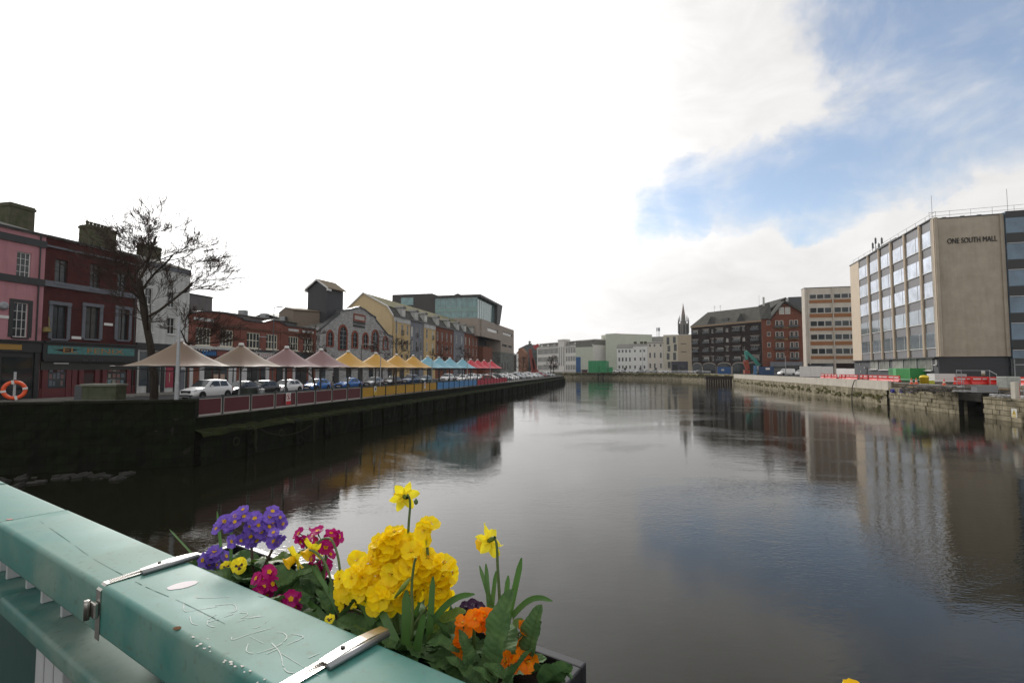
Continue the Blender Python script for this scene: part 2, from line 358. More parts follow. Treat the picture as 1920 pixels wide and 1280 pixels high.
for i in range(n_+1):
    x = Lq*i/n_
    for y, z in ((.02, -.62), (-.18, -.76), (-.45, -.84), (-.54, -1.0)): vs.append((x, y+r.uniform(-.05, .05), z+r.uniform(-.06, .07)))
mb.add(vs, [(i*4+k, i*4+k+1, (i+1)*4+k+1, (i+1)*4+k) for i in range(n_) for k in range(3)]); mb.build('moss_ledge', MOSSG, t_)
for i in range(38):
    x = 3.0+i*4.4+r.uniform(-.8, .8); w0 = r.uniform(.22, .6); mb = MB(); pf = r.uniform(.5, .68)
    rough_wall(mb, x-w0, x+w0, -3, -.95, -pf, .2, .1, 30+i, lean=.25); mb.quad((x-w0, -.42, -3), (x-w0, -pf-.1, -3), (x-w0, -pf, -.95), (x-w0, -.42, -.88)); mb.quad((x+w0, -pf-.1, -3), (x+w0, -.42, -3), (x+w0, -.42, -.88), (x+w0, -pf, -.95)); mb.quad((x-w0, -pf, -.95), (x+w0, -pf, -.95), (x+w0, -.4, -.82), (x-w0, -.4, -.82))
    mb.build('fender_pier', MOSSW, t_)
ROPE = M('old_rope', (.03, .03, .018), 1, .4, 20, .3)
for x, s_ in ((3.4, 1.3), (9.2, 1.6), (17.5, 1.2), (26, 1.1), (35, 1.0)):
    mb = MB(); mb.tube([(x+math.sin(k)*.05, -.96-.02*k, -.95-s_*k/6) for k in range(7)], [.09, .08, .06, .07, .05, .06, .03], 6)
    tag(mb.build('hanging_rope', ROPE, None), 'frayed weedy rope hanging down the dark mossy quay wall', 'rope', 'ropes hanging on the mossy quay wall').matrix_world = Matrix.Translation((FQ.a.x, FQ.a.y, 0)) @ Matrix.Rotation(FQ.rz, 4, 'Z')
mb = MB(); mb.tube([(4+k*.6, -.8, -1.0-.7*math.sin(math.pi*k/10)**.8) for k in range(11)], .03, 6)
tag(mb.build('slack_chain', ROPE), 'slack chain looping between piers near the left end of the quay wall', 'chain').matrix_world = Matrix.Translation((FQ.a.x, FQ.a.y, 0)) @ Matrix.Rotation(FQ.rz, 4, 'Z')
for xx in (2.2, 6.1):
    mb = MB(); mb.tube([(xx+.22*math.cos(a*.5236), -.72, -1.5+.22*math.sin(a*.5236)) for a in range(13)], .035, 6)
    tag(mb.build('mooring_ring', ROPE), 'weedy mooring ring on the quay wall, %s' % ('nearest the corner' if xx < 4 else 'second from the corner'), 'mooring ring').matrix_world = Matrix.Translation((FQ.a.x, FQ.a.y, 0)) @ Matrix.Rotation(FQ.rz, 4, 'Z')
# left parapet wall that turns towards the bridge
FW = Fac((-62, 12.2), (-25.6, 24.5)); FW2 = Fac((-25.6, 24.5), (XL(27.2)+.02, 27.2)); 
for k, F_ in enumerate((FW, FW2)):
    t_ = F_.thing('stone_wall', ('dark stone quay wall running off to the left frame edge' if k == 0 else 'dark mossy stone parapet wall below the orange lifebuoy'), 'wall')
    mb = MB(); rough_wall(mb, 0, F_.w, -3.2, .86, 0, .35, .06, 60+k); mb.quad((0, .62, -.2), (0, 0, -.2), (0, 0, .86), (0, .62, .86)); mb.quad((F_.w, 0, -3), (F_.w, .62, -3), (F_.w, .62, .86), (F_.w, 0, .86)); mb.quad((F_.w, .62, 0), (0, .62, 0), (0, .62, .86), (F_.w, .62, .86)); mb.build('masonry', MOSSW, t_)
    mb = MB(); 
    for i in range(int(F_.w/1.1)+1): mb.box(i*1.1, min(i*1.1+1.08, F_.w), -.05+r.uniform(-.02, .02), .66, .862, 1.0+r.uniform(-.015, .02))
    mb.build('coping', M('coping_stone', (.022, .021, .016), .95, .5, 2, .5, c2=(.014, .017, .008)), t_, bevel=.02)
# foreshore rubble
RUB = M('wet_rubble', (.018, .017, .013), .7, .4, 3, .5)
mb = MB()
for i in range(55):
    u_ = r.uniform(0, 1); x = -27.5+u_*9+r.uniform(-.6, .6); y = 23.6+u_*1.9-abs(r.gauss(0, .9))-.2; s_ = r.uniform(.12, .42)
    if i > 44: x = -24+r.uniform(-3, 3); y = 21+r.uniform(-1.6, 1)
    Mr = Matrix.Rotation(r.uniform(0, 3), 3, 'Z') @ Matrix.Rotation(r.uniform(-.4, .4), 3, 'X')
    mb.obox((x, y, -2.5+s_*.05), s_*r.uniform(.8, 1.7), s_, s_*.5, Mr)
struct(mb.build('foreshore_rubble', RUB, bevel=.04), 'stuff')

# right bank quay wall
FR = Fac((XR(174.5), 174.5), (XR(72.7), 72.7)); LR = FR.w
t_ = FR.thing('quay_wall', 'pale concrete flood parapet on old stone footing along the right bank', 'quay wall')
mb = MB(); k = int(LR/2.0)
for i in range(k): mb.box(LR*i/k+.015, LR*(i+1)/k-.015, 0, .4, -.38, .92+r.uniform(-.008, .008))
mb.build('parapet_panels', CONC, t_)
mb = MB(); rough_wall(mb, 0, LR, -3.2, -.4, -.22, .6, .05, 91); mb.quad((0, -.22, -.4), (LR, -.22, -.4), (LR, .3, -.38), (0, .3, -.38)); mb.quad((0, 3, -3), (0, -.2, -3), (0, -.2, -.4), (0, 3, -.4)); mb.build('stone_footing', OLDST, t_)
mb = MB()
for i in range(140):
    x = r.uniform(0, LR); s_ = r.uniform(.15, .6); mb.obox((x, -.28, -1.45+r.gauss(0, .25)), s_*2.2, .12, s_*.7, Matrix.Rotation(r.uniform(-.2, .2), 3, 'Y'))
mb.build('weed_clumps', M('tide_weed', (.12, .1, .035), 1, .6, 2.5, .6, c2=(.05, .06, .02)), t_).__setitem__('kind', 'stuff')
def stonerun(Ya, Yb, top, label, seed):
    F_ = Fac((XR(Ya), Ya), (XR(Yb), Yb)); t_ = F_.thing('quay_wall', label, 'quay wall')
    mb = MB(); rr = random.Random(seed); z = -3.2; c_ = 0
    while z < top-.05:
        h_ = min(.5, top-z) if z > -2.6 else .6; x = -rr.uniform(0, .8) if c_ % 2 else 0
        while x < F_.w:
            w_ = rr.uniform(.9, 1.6); x1 = min(x+w_, F_.w); x0 = max(x, 0); 
            if x1-x0 > .1: mb.box(x0, x1-.02, rr.uniform(-.06, .05), .9, z, z+h_-.02)
            x += w_
        z += h_; c_ += 1
    mb.build('stone_blocks', OLDST, t_, bevel=.03); return F_
F2 = stonerun(72.6, 57.6, .05, 'stone quay wall with stepped blocks and three blue pipe ends', 3)
F3 = stonerun(53.6, 22, -.25, 'stone quay wall topped with white sandbags at the right edge', 4)
# slipway gap: side walls and back
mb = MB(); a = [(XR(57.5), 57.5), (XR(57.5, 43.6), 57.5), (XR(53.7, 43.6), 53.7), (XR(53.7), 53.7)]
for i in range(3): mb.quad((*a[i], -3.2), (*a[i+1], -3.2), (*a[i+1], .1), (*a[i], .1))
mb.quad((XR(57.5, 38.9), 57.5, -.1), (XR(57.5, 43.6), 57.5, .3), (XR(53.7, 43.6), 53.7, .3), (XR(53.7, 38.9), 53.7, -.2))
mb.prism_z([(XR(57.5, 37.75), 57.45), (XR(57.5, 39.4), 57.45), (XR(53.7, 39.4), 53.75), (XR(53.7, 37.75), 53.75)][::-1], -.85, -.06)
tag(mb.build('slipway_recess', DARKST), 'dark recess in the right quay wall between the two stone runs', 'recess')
# disturbed ground of the works between wall and building
RUBB = M('building_rubble', (.16, .14, .12), .95, .5, 1.5, .6, c2=(.06, .055, .05), bscale=.1)
mb = MB(); rr = random.Random(8)
for (Y0, Y1) in ((57.5, 73.3), (14, 53.7)):
    n1 = int((Y1-Y0)/.8)+1; vs = []
    for i in range(n1+1):
        Y = Y0+(Y1-Y0)*i/n1
        for j, (a_, z_) in enumerate(((38.6, -.03), (39.8, .2), (41.2, .45), (42.5, .62), (44.2, .82))): vs.append((XR(Y, a_), Y, z_-(.25 if Y < 54 and j < 2 else 0)+rr.uniform(-.12, .12)*(j > 0)))
    mb.add(vs, [(i*5+k, i*5+k+1, (i+1)*5+k+1, (i+1)*5+k) for i in range(n1) for k in range(4)])
struct(mb.build('rubble_slope', RUBB))

# ------------------------------------------------------------------ buildings, left bank
PL = lambda Y, a=50.0: (XL(Y, a), Y)
FL = Fac(PL(30), PL(260))
def lfac(p0, p1, F_=FL, z0=0.0):     # p = (px,py) of the two ends
    return Fac(tuple(F_.world(F_.sz(*p0)[0], 0).xy), tuple(F_.world(F_.sz(*p1)[0], 0).xy), z0)
def rects(F_, L_): 
    o = []
    for x0, x1, y0, y1 in L_:
        ym = (y0+y1)/2; xm = (x0+x1)/2
        o.append((F_.sz(x0, ym)[0], F_.sz(x1, ym)[0], F_.sz(xm, y1)[1], F_.sz(xm, y0)[1]))
    return o
PINK = M('pink_render', (.43, .21, .23), .85, .2, .8, .05, streak=.35); DRED = M('dark_red_render', (.078, .024, .022), .85, .45, .9, .08, streak=.4)
BLKP = M('black_gloss_paint', (.012, .013, .014), .4, .1, 2, .03); WREND = M('dirty_white_render', (.52, .53, .51), .9, .35, .6, .08, streak=.5)
ORNG = M('orange_red_render', (.21, .08, .06), .8, .4, 1, .05, streak=.3); MAROON = M('maroon_paint', (.1, .014, .016), .5, .2, 2, .04)
GRYP = M('grey_blue_paint', (.12, .13, .15), .7, .3, 3, .05); TIMB = M('dark_timber', (.04, .03, .025), .8, .3, 3, .2)
def roof2(mb, x0, x1, d, ze, zr, yr, ov=.25, mi=0, th=.12):
    mb.add([(x0, -ov, ze), (x1, -ov, ze), (x1, yr, zr), (x0, yr, zr), (x1, d+ov, ze), (x0, d+ov, ze)], [(0, 1, 2, 3), (3, 2, 4, 5)], mi)
    mb.add([(x0, -ov, ze-th), (x1, -ov, ze-th), (x1, yr, zr-th), (x0, yr, zr-th)], [(0, 3, 2, 1)], mi)
    mb.quad((x0, -ov, ze-th), (x1, -ov, ze-th), (x1, -ov, ze), (x0, -ov, ze), mi)
def gable(mb, x, d, ze, zr, yr, mi=0): mb.add([(x, 0, ze), (x, d, ze), (x, yr, zr)], [(0, 1, 2)], mi)
def chimney(par, x0, x1, y0, y1, z0, z1, pots=0, mat=CHIM):
    c = MB().box(x0, x1, y0, y1, z0, z1).box(x0-.07, x1+.07, y0-.07, y1+.07, z1-.35, z1-.12).build('chimney', mat, par)
    for i in range(pots):
        x = (x0+x1)/2; y = y0+(y1-y0)*(i+.5)/pots
        link('chimney_pot', MB().lathe([(.13, 0), (.11, .25), (.14, .32), (.13, .42), (.0, .42)], 8).mesh('chimney_pot', CHIM), c, (x, y, z1))
# pink house
F_ = lfac((-190, 600), (79, 600)); P = F_.thing('pink_house', 'pink rendered terraced house with black bands and white sash windows', 'house'); W_ = F_.w
zt = F_.z(40, 432); H = rects(F_, [(31, 58, 473, 522), (24, 52, 567, 632)]); dx = 6.4
H = [h for h in H]+[(h[0]-4.6, h[1]-4.6, h[2], h[3]) for h in H]
wz = body(MB(), 0, W_, 10, 0, zt, H+[(W_-5.0, W_-3.2, .1, 2.9)]); gable(wz, 0, 10, zt, zt+1.5, 5); gable(wz, W_, 10, zt, zt+1.5, 5); wz.build('wall', PINK, P)
mb = MB(); roof2(mb, 0, W_, 10, zt+.02, zt+1.55, 5, .1); mb.build('roof', SLATEG, P)
for a, b in ((40, 448), (40, 523)):
    z = F_.z(a, b); MB().box(0, W_+.01, -.14, -.01, z-.35, z+.22).build('string_course', BLKP, P)
for i, h in enumerate(H): window(P, h[0], h[2], h[1]-h[0], h[3]-h[2], nx=3, nz=4, t=.07, bar=.035, sill=BLKP if i % 2 else None)
for h in (H[1], H[3]):
    mb = MB(); mb.box(h[0]-.3, h[0], -.05, 0, h[2], h[3]+.25); mb.box(h[1], h[1]+.3, -.05, 0, h[2], h[3]+.25); mb.box(h[0], h[1], -.05, 0, h[3], h[3]+.25); mb.build('window_surround', BLKP, P)
zs = F_.z(40, 640); mb = MB(); mb.box(0, W_-.1, -.25, -.01, zs-.9, zs+.05); mb.box(0, W_-.1, -.45, -.01, zs-.02, zs+.1)
for x in (W_-.5, W_-3.2, W_-5.6, W_-8): mb.box(x, x+.35, -.16, -.01, .1, zs-.9)
mb.box(0, W_-5.05, -.04, -.01, .1, zs-.9); mb.box(W_-3.15, W_-.05, -.04, -.01, .1, zs-.9); mb.box(W_-5.05, W_-3.15, -.04, -.01, 2.9, zs-.9); mb.build('shopfront', BLKP, P); MB().box(W_-3.0, W_-.6, -.05, -.01, .9, zs-1.3).build('shop_window', GL, P); MB().box(W_-7.6, W_-5.5, -.05, -.01, .7, zs-1.3).build('shop_window', GL, P)
MB().box(W_-4.9, W_-3.3, .05, .12, .1, 2.9).build('door', MAROON, P)
SIGNY = M('ochre_sign', (.3, .17, .03), .6, .1); x, z = F_.sz(9, 650); MB().box(x-1.6, x+1, -.3, -.26, z-.22, z+.22).build('sign_board', SIGNY, P)
x, z = F_.sz(8, 594); MB().box(x-.35, x+.35, -.04, -.005, z-.12, z+.12).build('name_plaque', WHITE, P)
x, z = F_.sz(5, 573); MB().lathe([(.0, 0), (.3, 0), (.34, .12), (.2, .18), (0, .18)], 14).build('wall_lamp', GREYM, P, loc=(x, -.02, z)).rotation_euler = (R(90), 0, 0)
chimney(P, F_.sz(5, 405, 5)[0], F_.sz(53, 405, 5)[0], 4.2, 5.6, zt+.8, F_.z(35, 387, 5), 0)
for xx, nm_ in ((.35, 'downpipe'), (W_-.45, 'downpipe')): MB().tube([(xx, -.1, zt-.1), (xx, -.1, .15)], .055, 6).build(nm_, BLKP, P)
MB().box(0, W_, -.24, -.145, zt-.02, zt+.1).build('gutter', BLKP, P)
# dark red pub
F_ = lfac((79, 600), (256, 600)); P = F_.thing('red_pub', 'dark red three-storey pub with teal painted fascia and grey bands', 'pub'); W_ = F_.w
zt = F_.z(170, 462); H2 = rects(F_, [(103, 127, 487, 531), (169, 188, 495, 542), (220, 238, 508, 549)]); H1 = rects(F_, [(97, 125, 572, 635), (159, 186, 575, 635), (220, 241, 580, 637)])
wz = body(MB(), 0, W_, 10, 0, zt, H2+H1, rec=.22); gable(wz, 0, 10, zt, zt+1.3, 5); gable(wz, W_, 10, zt, zt+1.3, 5); wz.build('wall', DRED, P)
mb = MB(); roof2(mb, 0, W_, 10, zt+.05, zt+1.35, 5, .1); mb.build('roof', SLATEG, P)
for (a, b, h_, m_) in ((170, 478, .16, GRYP), (170, 543, .5, GRYP)):
    z = F_.z(a, b); MB().box(0, W_, -.13, -.01, z-h_/2, z+h_/2).build('string_course', m_, P)
for h in H2: window(P, h[0], h[2], h[1]-h[0], h[3]-h[2], y=.18, nx=2, nz=2, fr=TIMB)
for h in H1:
    o = window(P, h[0], h[2], h[1]-h[0], h[3]-h[2], y=.18, nx=2, nz=2, fr=TIMB)
    mb = MB(); mb.box(h[0]-.28, h[0], -.09, 0, h[2], h[3]); mb.box(h[1], h[1]+.28, -.09, 0, h[2], h[3]); mb.box(h[0]-.32, h[1]+.32, -.12, 0, h[3], h[3]+.3); mb.build('window_surround', GRYP, P)
for px, py in ((143, 633), (203, 608)):
    x, z = F_.sz(px, py); MB().box(x-.42, x+.42, -.04, -.005, z-.12, z+.12).build('name_plaque', WHITE, P)
xa = F_.sz(84, 652)[0]; xb = F_.sz(247, 660)[0]; z1 = F_.z(160, 650.5); z0 = F_.z(160, 665)
MB().box(0, W_, -.3, -.01, z0-.5, z1+.25).box(0, W_, -.5, -.01, z1+.26, z1+.4).box(0, W_, -.42, -.01, z0-.66, z0-.52).build('fascia', BLKP, P)
sg = MB().box(xa, xb, -.335, -.303, z0, z1).build('sign_board', M('teal_sign_paint', (.05, .2, .2), .6, .5, 3, .03, c2=(.05, .11, .09)), P)
me = text_mesh('EL  FENIX', (z1-z0)*.98, M('orange_lettering', (.32, .16, .05), .6, .3, 5)); link('lettering', me, sg, ((xa+xb)/2, -.35, z0+.13), (R(90), 0, 0), (1.9, 1, 1))
MB().prism_y([(xa+.5, (z0+z1)/2), (xa+1.6, z1-.2), (xa+2.6, (z0+z1)/2+.1), (xa+1.6, z0+.15)], -.35, -.336).build('painted_bird', TIMB, sg)
zt2 = z0-.66; me = text_mesh('EL FENIX', .36, WHITE); link('lettering', me, P, (F_.sz(173, 674)[0], -.12, F_.z(173, 676)), (R(90), 0, 0), (1.3, 1, 1))
MB().box(0, W_, -.11, -.01, zt2-.75, zt2).build('lower_fascia', M('olive_black', (.03, .03, .024), .6), P)
zt2 -= .75; mb = MB()
for px in (77, 122, 133, 146, 176, 190, 236, 251):
    x = max(0.02, F_.sz(px, 710)[0]); mb.box(x, min(x+.42, W_), -.14, -.01, .12, zt2)
mb.box(0, W_, -.09, -.01, .12, .95); mb.build('shopfront', MAROON, P)
for (a, b) in ((80, 123), (193, 236)):
    x0, x1 = F_.sz(a, 710)[0], F_.sz(b, 710)[0]; g = MB().box(x0+.3, x1, -.06, -.02, .96, zt2-.15).build('shop_window', GL, P)
    pc = [(.12, .1, .2), (.25, .24, .18), (.2, .05, .05), (.3, .25, .06), (.08, .12, .16), (.2, .08, .06), (.1, .25, .3)]; rr = random.Random(a)
    for i in range(4):
        for j in range(3):
            if rr.random() < .2: continue
            q = rr.randrange(7); w_ = (x1-x0-.6)/4; xx = x0+.45+i*w_; zz = 1.15+j*.62
            MB().box(xx, xx+w_*rr.uniform(.6, .85), -.072, -.062, zz, zz+rr.uniform(.35, .52)).build('poster', M('poster_%d' % q, pc[q], .7, .6, 6, 0, c2=(.1, .1, .1)), g)
x0, x1 = F_.sz(149, 710)[0], F_.sz(175, 710)[0]; d_ = MB().box(x0+.2, x1, -.05, -.015, .13, zt2-.3).build('door', M('dark_door', (.03, .012, .012), .5), P); link('handle', MB().lathe([(0, 0), (.04, 0), (.04, .1), (0, .1)], 8).mesh('handle', GALV), d_, (x1-.3, -.06, 1.2), (R(90), 0, 0))
for px in (112,): 
    x, z = F_.sz(px, 681); MB().box(x-.6, x+.6, -.2, -.15, z-.05, z+.05).build('strip_light', WHITE, P)
chimney(P, F_.sz(158, 440, 5)[0], F_.sz(209, 440, 5)[0], 4.3, 5.7, zt+.8, F_.z(185, 428, 5), 0); 
ch = P.children[-1]
x0, x1 = F_.sz(158, 440, 5)[0], F_.sz(209, 440, 5)[0]; pot = MB().lathe([(.15, 0), (.12, .25), (.16, .32), (.14, .45), (.0, .45)], 8).mesh('chimney_pot', CHIM)
for i in range(7): link('chimney_pot', pot, ch, (x0+.25+(x1-x0-.5)*i/6, 5, F_.z(185, 428, 5)))
MB().box(0.02, W_, -.2, -.01, zt+.0, zt+.13).build('gutter', BLKP, P); MB().tube([(W_-.3, -.12, zt), (W_-.3, -.12, .2)], .055, 6).build('downpipe', BLKP, P)
for h in H1+H2: MB().box(h[0]-.1, h[1]+.1, -.16, -.001, h[2]-.16, h[2]-.01).build('window_sill', GRYP, P)
mb = MB(); mb.tube([(0.1, -.15, zt2+.9), (W_*.4, -.18, zt2+.72), (W_-.2, -.15, zt2+.95)], .015, 4); mb.tube([(.2, -.14, 8.2), (W_*.5, -.16, 8.0), (W_-.2, -.14, 8.25)], .015, 4); mb.build('wall_cable', BLACK, P)
# bracket statue-like planter between the houses
x, z = F_.sz(80, 624); mb = MB(); mb.tube([(0, -.1, 0), (0, -.7, .5), (0, -.6, 1.4)], .04, 6); mb.lathe([(0, 0), (.3, .1), (.25, .45), (.1, .5), (0, .5)], 10, (0, -.45, 0)); mb.build('bracket_lantern', M('faded_yellow_paint', (.25, .2, .08), .8, .5, 3), P, loc=(x, 0, z))
# white building behind the tree
F_ = lfac((256, 600), (354, 600)); P = F_.thing('white_house', 'white rendered house with slate roof behind the big bare tree', 'house'); W_ = F_.w
zt = F_.z(310, 497); H = rects(F_, [(271, 287, 590, 622), (314, 328, 596, 626), (272, 286, 540, 570), (315, 328, 548, 576)])
wz = body(MB(), 0, W_, 10, 0, zt, H); gable(wz, 0, 10, zt, zt+1.6, 5); gable(wz, W_, 10, zt, zt+1.6, 5); wz.build('wall', WREND, P)
mb = MB(); roof2(mb, 0, W_, 10, zt+.03, zt+1.65, 5, .12); mb.build('roof', SLATEG, P)
MB().box(0, W_, -.12, -.01, zt-.5, zt-.1).build('cornice', GRYP, P)
for h in H: window(P, h[0], h[2], h[1]-h[0], h[3]-h[2], nx=2, nz=2, sill=WHITE)
chimney(P, F_.sz(264, 475, 5)[0], F_.sz(296, 470, 5)[0], 4.5, 5.6, zt+.8, F_.z(280, 461, 5), 2)
zs = F_.z(300, 646); MB().box(0, W_, -.2, -.01, zs-.6, zs+.1).build('fascia', BLKP, P)
mb = MB(); [mb.box(W_*k/4-.2 if k else .01, W_*k/4+.2 if k < 4 else W_-.01, -.12, -.01, .13, zs-.6) for k in range(5)]; mb.build('shopfront', BLKP, P)
MB().box(.5, W_/2-.3, -.06, -.02, .9, zs-.8).build('shop_window', GL, P)
k = MB().box(W_/2+.4, W_*.75-.25, -.07, -.02, .6, 2.9).build('notice_board', M('magenta_poster', (.3, .03, .06), .6, .5, 4), P); MB().box(W_/2+.8, W_*.75-.7, -.09, -.071, 1.2, 2.2).build('poster', M('poster_cream', (.4, .35, .25), .7, .5, 6), k)
MB().box(W_*.78, W_-.35, -.06, -.02, .13, 2.6).build('door', GRYP, P)
# low orange brick-and-render range
F_ = lfac((354, 600), (592, 630)); P = F_.thing('orange_commercial_range', 'low orange-red two-storey range with wide white-framed windows', 'building'); W_ = F_.w
zt = F_.z(470, 600); L1 = [(367, 396, 617, 648), (412, 438, 617, 650), (463, 488, 624, 654), (499, 521, 627, 656), (541, 560, 630, 657), (569, 587, 632, 657)]; H = rects(F_, L1)
zz0 = sum(h[2] for h in H)/6; zz1 = sum(h[3] for h in H)/6; H = [(h[0], h[1], zz0, zz1) for h in H]
body(MB(), 0, W_, 12, 0, zt-.2, H, rec=.2).build('wall', ORNG, P)
for h in H: window(P, h[0], h[2], h[1]-h[0], h[3]-h[2], y=.15, nx=4, nz=2, t=.13, bar=.09, fr=CREAMF, sill=CREAMF)
# parapet with low curved humps
mb = MB(); n_ = 60; vs = []; 
pr = [(W_*i/n_, zt-.18+.55*max(0, math.sin(math.pi*min(1, max(0, (i/n_-.02)/.33))))**.6*(1 if i < 22 else 0)+(.5*max(0, math.sin(math.pi*min(1, max(0, (i/n_-.5)/.2)))) if i > 29 else 0)) for i in range(n_+1)]
mb.prism_y([(0, zt-.6)]+pr[:0]+[(W_, zt-.6)]+pr[::-1], -.02, .3); mb.build('parapet', ORNG, P)
mb = MB(); 
for i in range(n_): (x0, z0), (x1, z1) = pr[i], pr[i+1]; mb.add([(x0, -.16, z0), (x1, -.16, z1), (x1, .4, z1), (x0, .4, z0), (x0, -.16, z0+.16), (x1, -.16, z1+.16), (x1, .4, z1+.16), (x0, .4, z0+.16)], [(0, 3, 2, 1), (4, 5, 6, 7), (0, 1, 5, 4), (2, 3, 7, 6)])
mb.build('coping', BLKP, P)
for a, b in ((363, 401), (541, 560), (567, 588)):
    x0, x1 = F_.sz(a, 600)[0], F_.sz(b, 600)[0]; MB().box(x0, x1, -.05, -.021, zt-.85, zt-.5).build('stucco_panel', WREND, P)
MB().box(0, W_, -.13, -.005, zz1+.35, zz1+.6).build('string_course', M('weathered_band', (.14, .07, .05), .9, .4), P)
for k in (0, .335, .66, 1): x = max(.01, min(W_-.5, W_*k-.25)); MB().box(x, x+.48, -.1, -.004, zz0-.6, zt-.6).build('pilaster', ORNG, P)
zs = F_.z(395, 653); MB().box(0, W_*.34, -.32, -.01, zs-.12, zs+.22).build('cornice', WREND, P); MB().box(W_*.34, W_, -.3, -.01, zs-.15, zs+.1).build('cornice', BLKP, P)
mb = MB().box(0, W_, -.18, -.01, zs-1.0, zs-.16).build('fascia', M('navy_fascia', (.02, .028, .045), .5), P)
x0, x1 = F_.sz(377, 661)[0], F_.sz(402, 661)[0]; k = MB().box(x0, x1, -.23, -.185, zs-.9, zs-.25).build('sign_board', M('navy_sign', (.01, .03, .09), .5), P)
link('lettering', text_mesh('Quest', .75, M('blue_lettering', (.02, .2, .5), .5), .01), k, ((x0+x1)/2, -.24, zs-.8), (R(90), 0, 0), (1.1, 1, 1))
x0, x1 = F_.sz(404, 662)[0], F_.sz(425, 662)[0]; MB().box(x0, x1, -.23, -.185, zs-.9, zs-.25).build('sign_board', M('brick_red_sign', (.2, .05, .035), .6, .4, 3), P)
x0, x1 = F_.sz(478, 661)[0], F_.sz(506, 663)[0]; k = MB().box(x0-.6, x1+.6, -.23, -.185, zs-.95, zs-.2).build('sign_board', WREND, P)
link('lettering', text_mesh('THE OYSTER', .62, M('crimson_lettering', (.3, .01, .03), .5), .01), k, ((x0+x1)/2, -.24, zs-.8), (R(90), 0, 0), (1.15, 1, 1))
zg = zs-1.0; mb = MB(); wp = M('white_pilaster_paint', (.5, .5, .5), .6, .2)
for a, b in ((341, 352), (354, 360), (373, 381), (427, 434), (437, 441), (450, 461), (497, 503), (530, 536), (548, 552), (578, 585)):
    x0, x1 = F_.sz(a, 705)[0], F_.sz(b, 705)[0]
    if x0 > 0: MB().box(x0, x1, -.14, -.01, .13, zg).build('pilaster', wp, P)
for a, b in ((383, 396), (398, 409), (411, 425), (434.5, 436.5), (462, 470), (488, 496), (553, 562)):
    x0, x1 = F_.sz(a, 705)[0], F_.sz(b, 705)[0]; MB().box(x0, x1, -.07, -.02, .8, zg-.3).build('shop_window', GL, P)
for a, b in ((399, 408), (412, 420)): x0, x1 = F_.sz(a, 712)[0], F_.sz(b, 712)[0]; MB().box(x0, x1, -.085, -.072, 1.0, 2.0).build('poster', M('poster_red', (.3, .1, .06), .6, .6, 5, c2=(.4, .38, .3)), P)
for a, b in ((471, 486), (518, 529), (563, 574)): x0, x1 = F_.sz(a, 705)[0], F_.sz(b, 705)[0]; MB().box(x0, x1, -.06, -.015, .13, zg-.4).build('door', BLKP, P)
# grey block and sheds behind it
def simplebox(name, label, cat, F_, W_, d, h, mat, roofk=None, rm=None):
    P = F_.thing(name, label, cat); wz = body(MB(), 0, W_, d, 0, h)
    if roofk: gable(wz, 0, d, h, h+roofk, d/2); gable(wz, W_, d, h, h+roofk, d/2)
    wz.build('wall', mat, P)
    if roofk: mb = MB(); roof2(mb, -.1, W_+.1, d, h+.02, h+roofk+.05, d/2); mb.build('roof', rm, P)
    return P
Fb = Fac(PL(30, 57), PL(260, 57)); Fd = lfac((352, 560), (398, 570), Fb); P = simplebox('rooftop_block', 'grey rendered block rising behind the orange range', 'building', Fd, Fd.w, 7, Fd.z(376, 555), M('dull_grey_render', (.14, .14, .14), .9, .3, 1, streak=.4)); MB().box(-.1, Fd.w+.1, -.1, 7.1, Fd.z(376, 555), Fd.z(376, 555)+.15).build('roof_edge', BLKP, P)
Fd = lfac((470, 590), (556, 600), Fb); P = simplebox('low_store', 'low dark-roofed store behind the right half of the orange range', 'building', Fd, Fd.w, 10, Fd.z(510, 593)-.5, M('dull_grey_render'), .8, SLATE)
for k in range(3): MB().box(2+k*5, 3+k*5, 3, 4, Fd.z(510, 593)-.2, Fd.z(510, 593)+.8).build('roof_vent', GREYM, P)
# stone engine-house with stepped gable
STG = M('grey_rubble_stone', (.42, .41, .4), .9, .35, 1.2, .3, kind='stone', bsize=(.55, .28), c2=(.28, .29, .28), bscale=.03); BTRIM = M('brick_trim', (.24, .075, .05), .85, .3, 2, .1)
F_ = lfac((593, 640), (736, 640)); P = F_.thing('stone_gable_building', 'grey stone gabled building with brick-trimmed round-arched windows', 'building'); W_ = F_.w
pts = [F_.sz(a, b) for a, b in ((736, 632), (727, 628.5), (704.5, 601), (704, 596), (694, 590), (684, 582), (674, 577), (655, 582), (637, 584), (636, 590), (620, 602), (606, 614))]
pts = [(W_, 0), (W_, pts[0][1])]+pts[1:]+[(0, pts[-1][1]-.9), (0, 0)]
MB().prism_y(pts[::-1], 0, .6).build('wall', STG, P)
mb = MB(); top = pts[1:-1]
for (x0, z0), (x1, z1) in zip(top[:-1], top[1:]): mb.add([(x0, -.15, z0), (x1, -.15, z1), (x1, .7, z1), (x0, .7, z0), (x0, -.15, z0+.28), (x1, -.15, z1+.28), (x1, .7, z1+.28), (x0, .7, z0+.28)], [(0, 3, 2, 1), (4, 5, 6, 7), (0, 1, 5, 4), (2, 3, 7, 6), (0, 4, 7, 3), (1, 2, 6, 5)])
mb.build('coping', BLKP, P)
xc = F_.sz(672, 600)[0]; ze = pts[-2][1]; zr = F_.z(672, 579)-1.2
mb = MB(); mb.add([(0, .6, ze-.4), (xc, .6, zr), (xc, 24, zr), (0, 24, ze-.4), (W_, .6, ze-.2), (W_, 24, ze-.2)], [(0, 1, 2, 3), (1, 4, 5, 2)]); mb.build('roof', SLATEG, P)
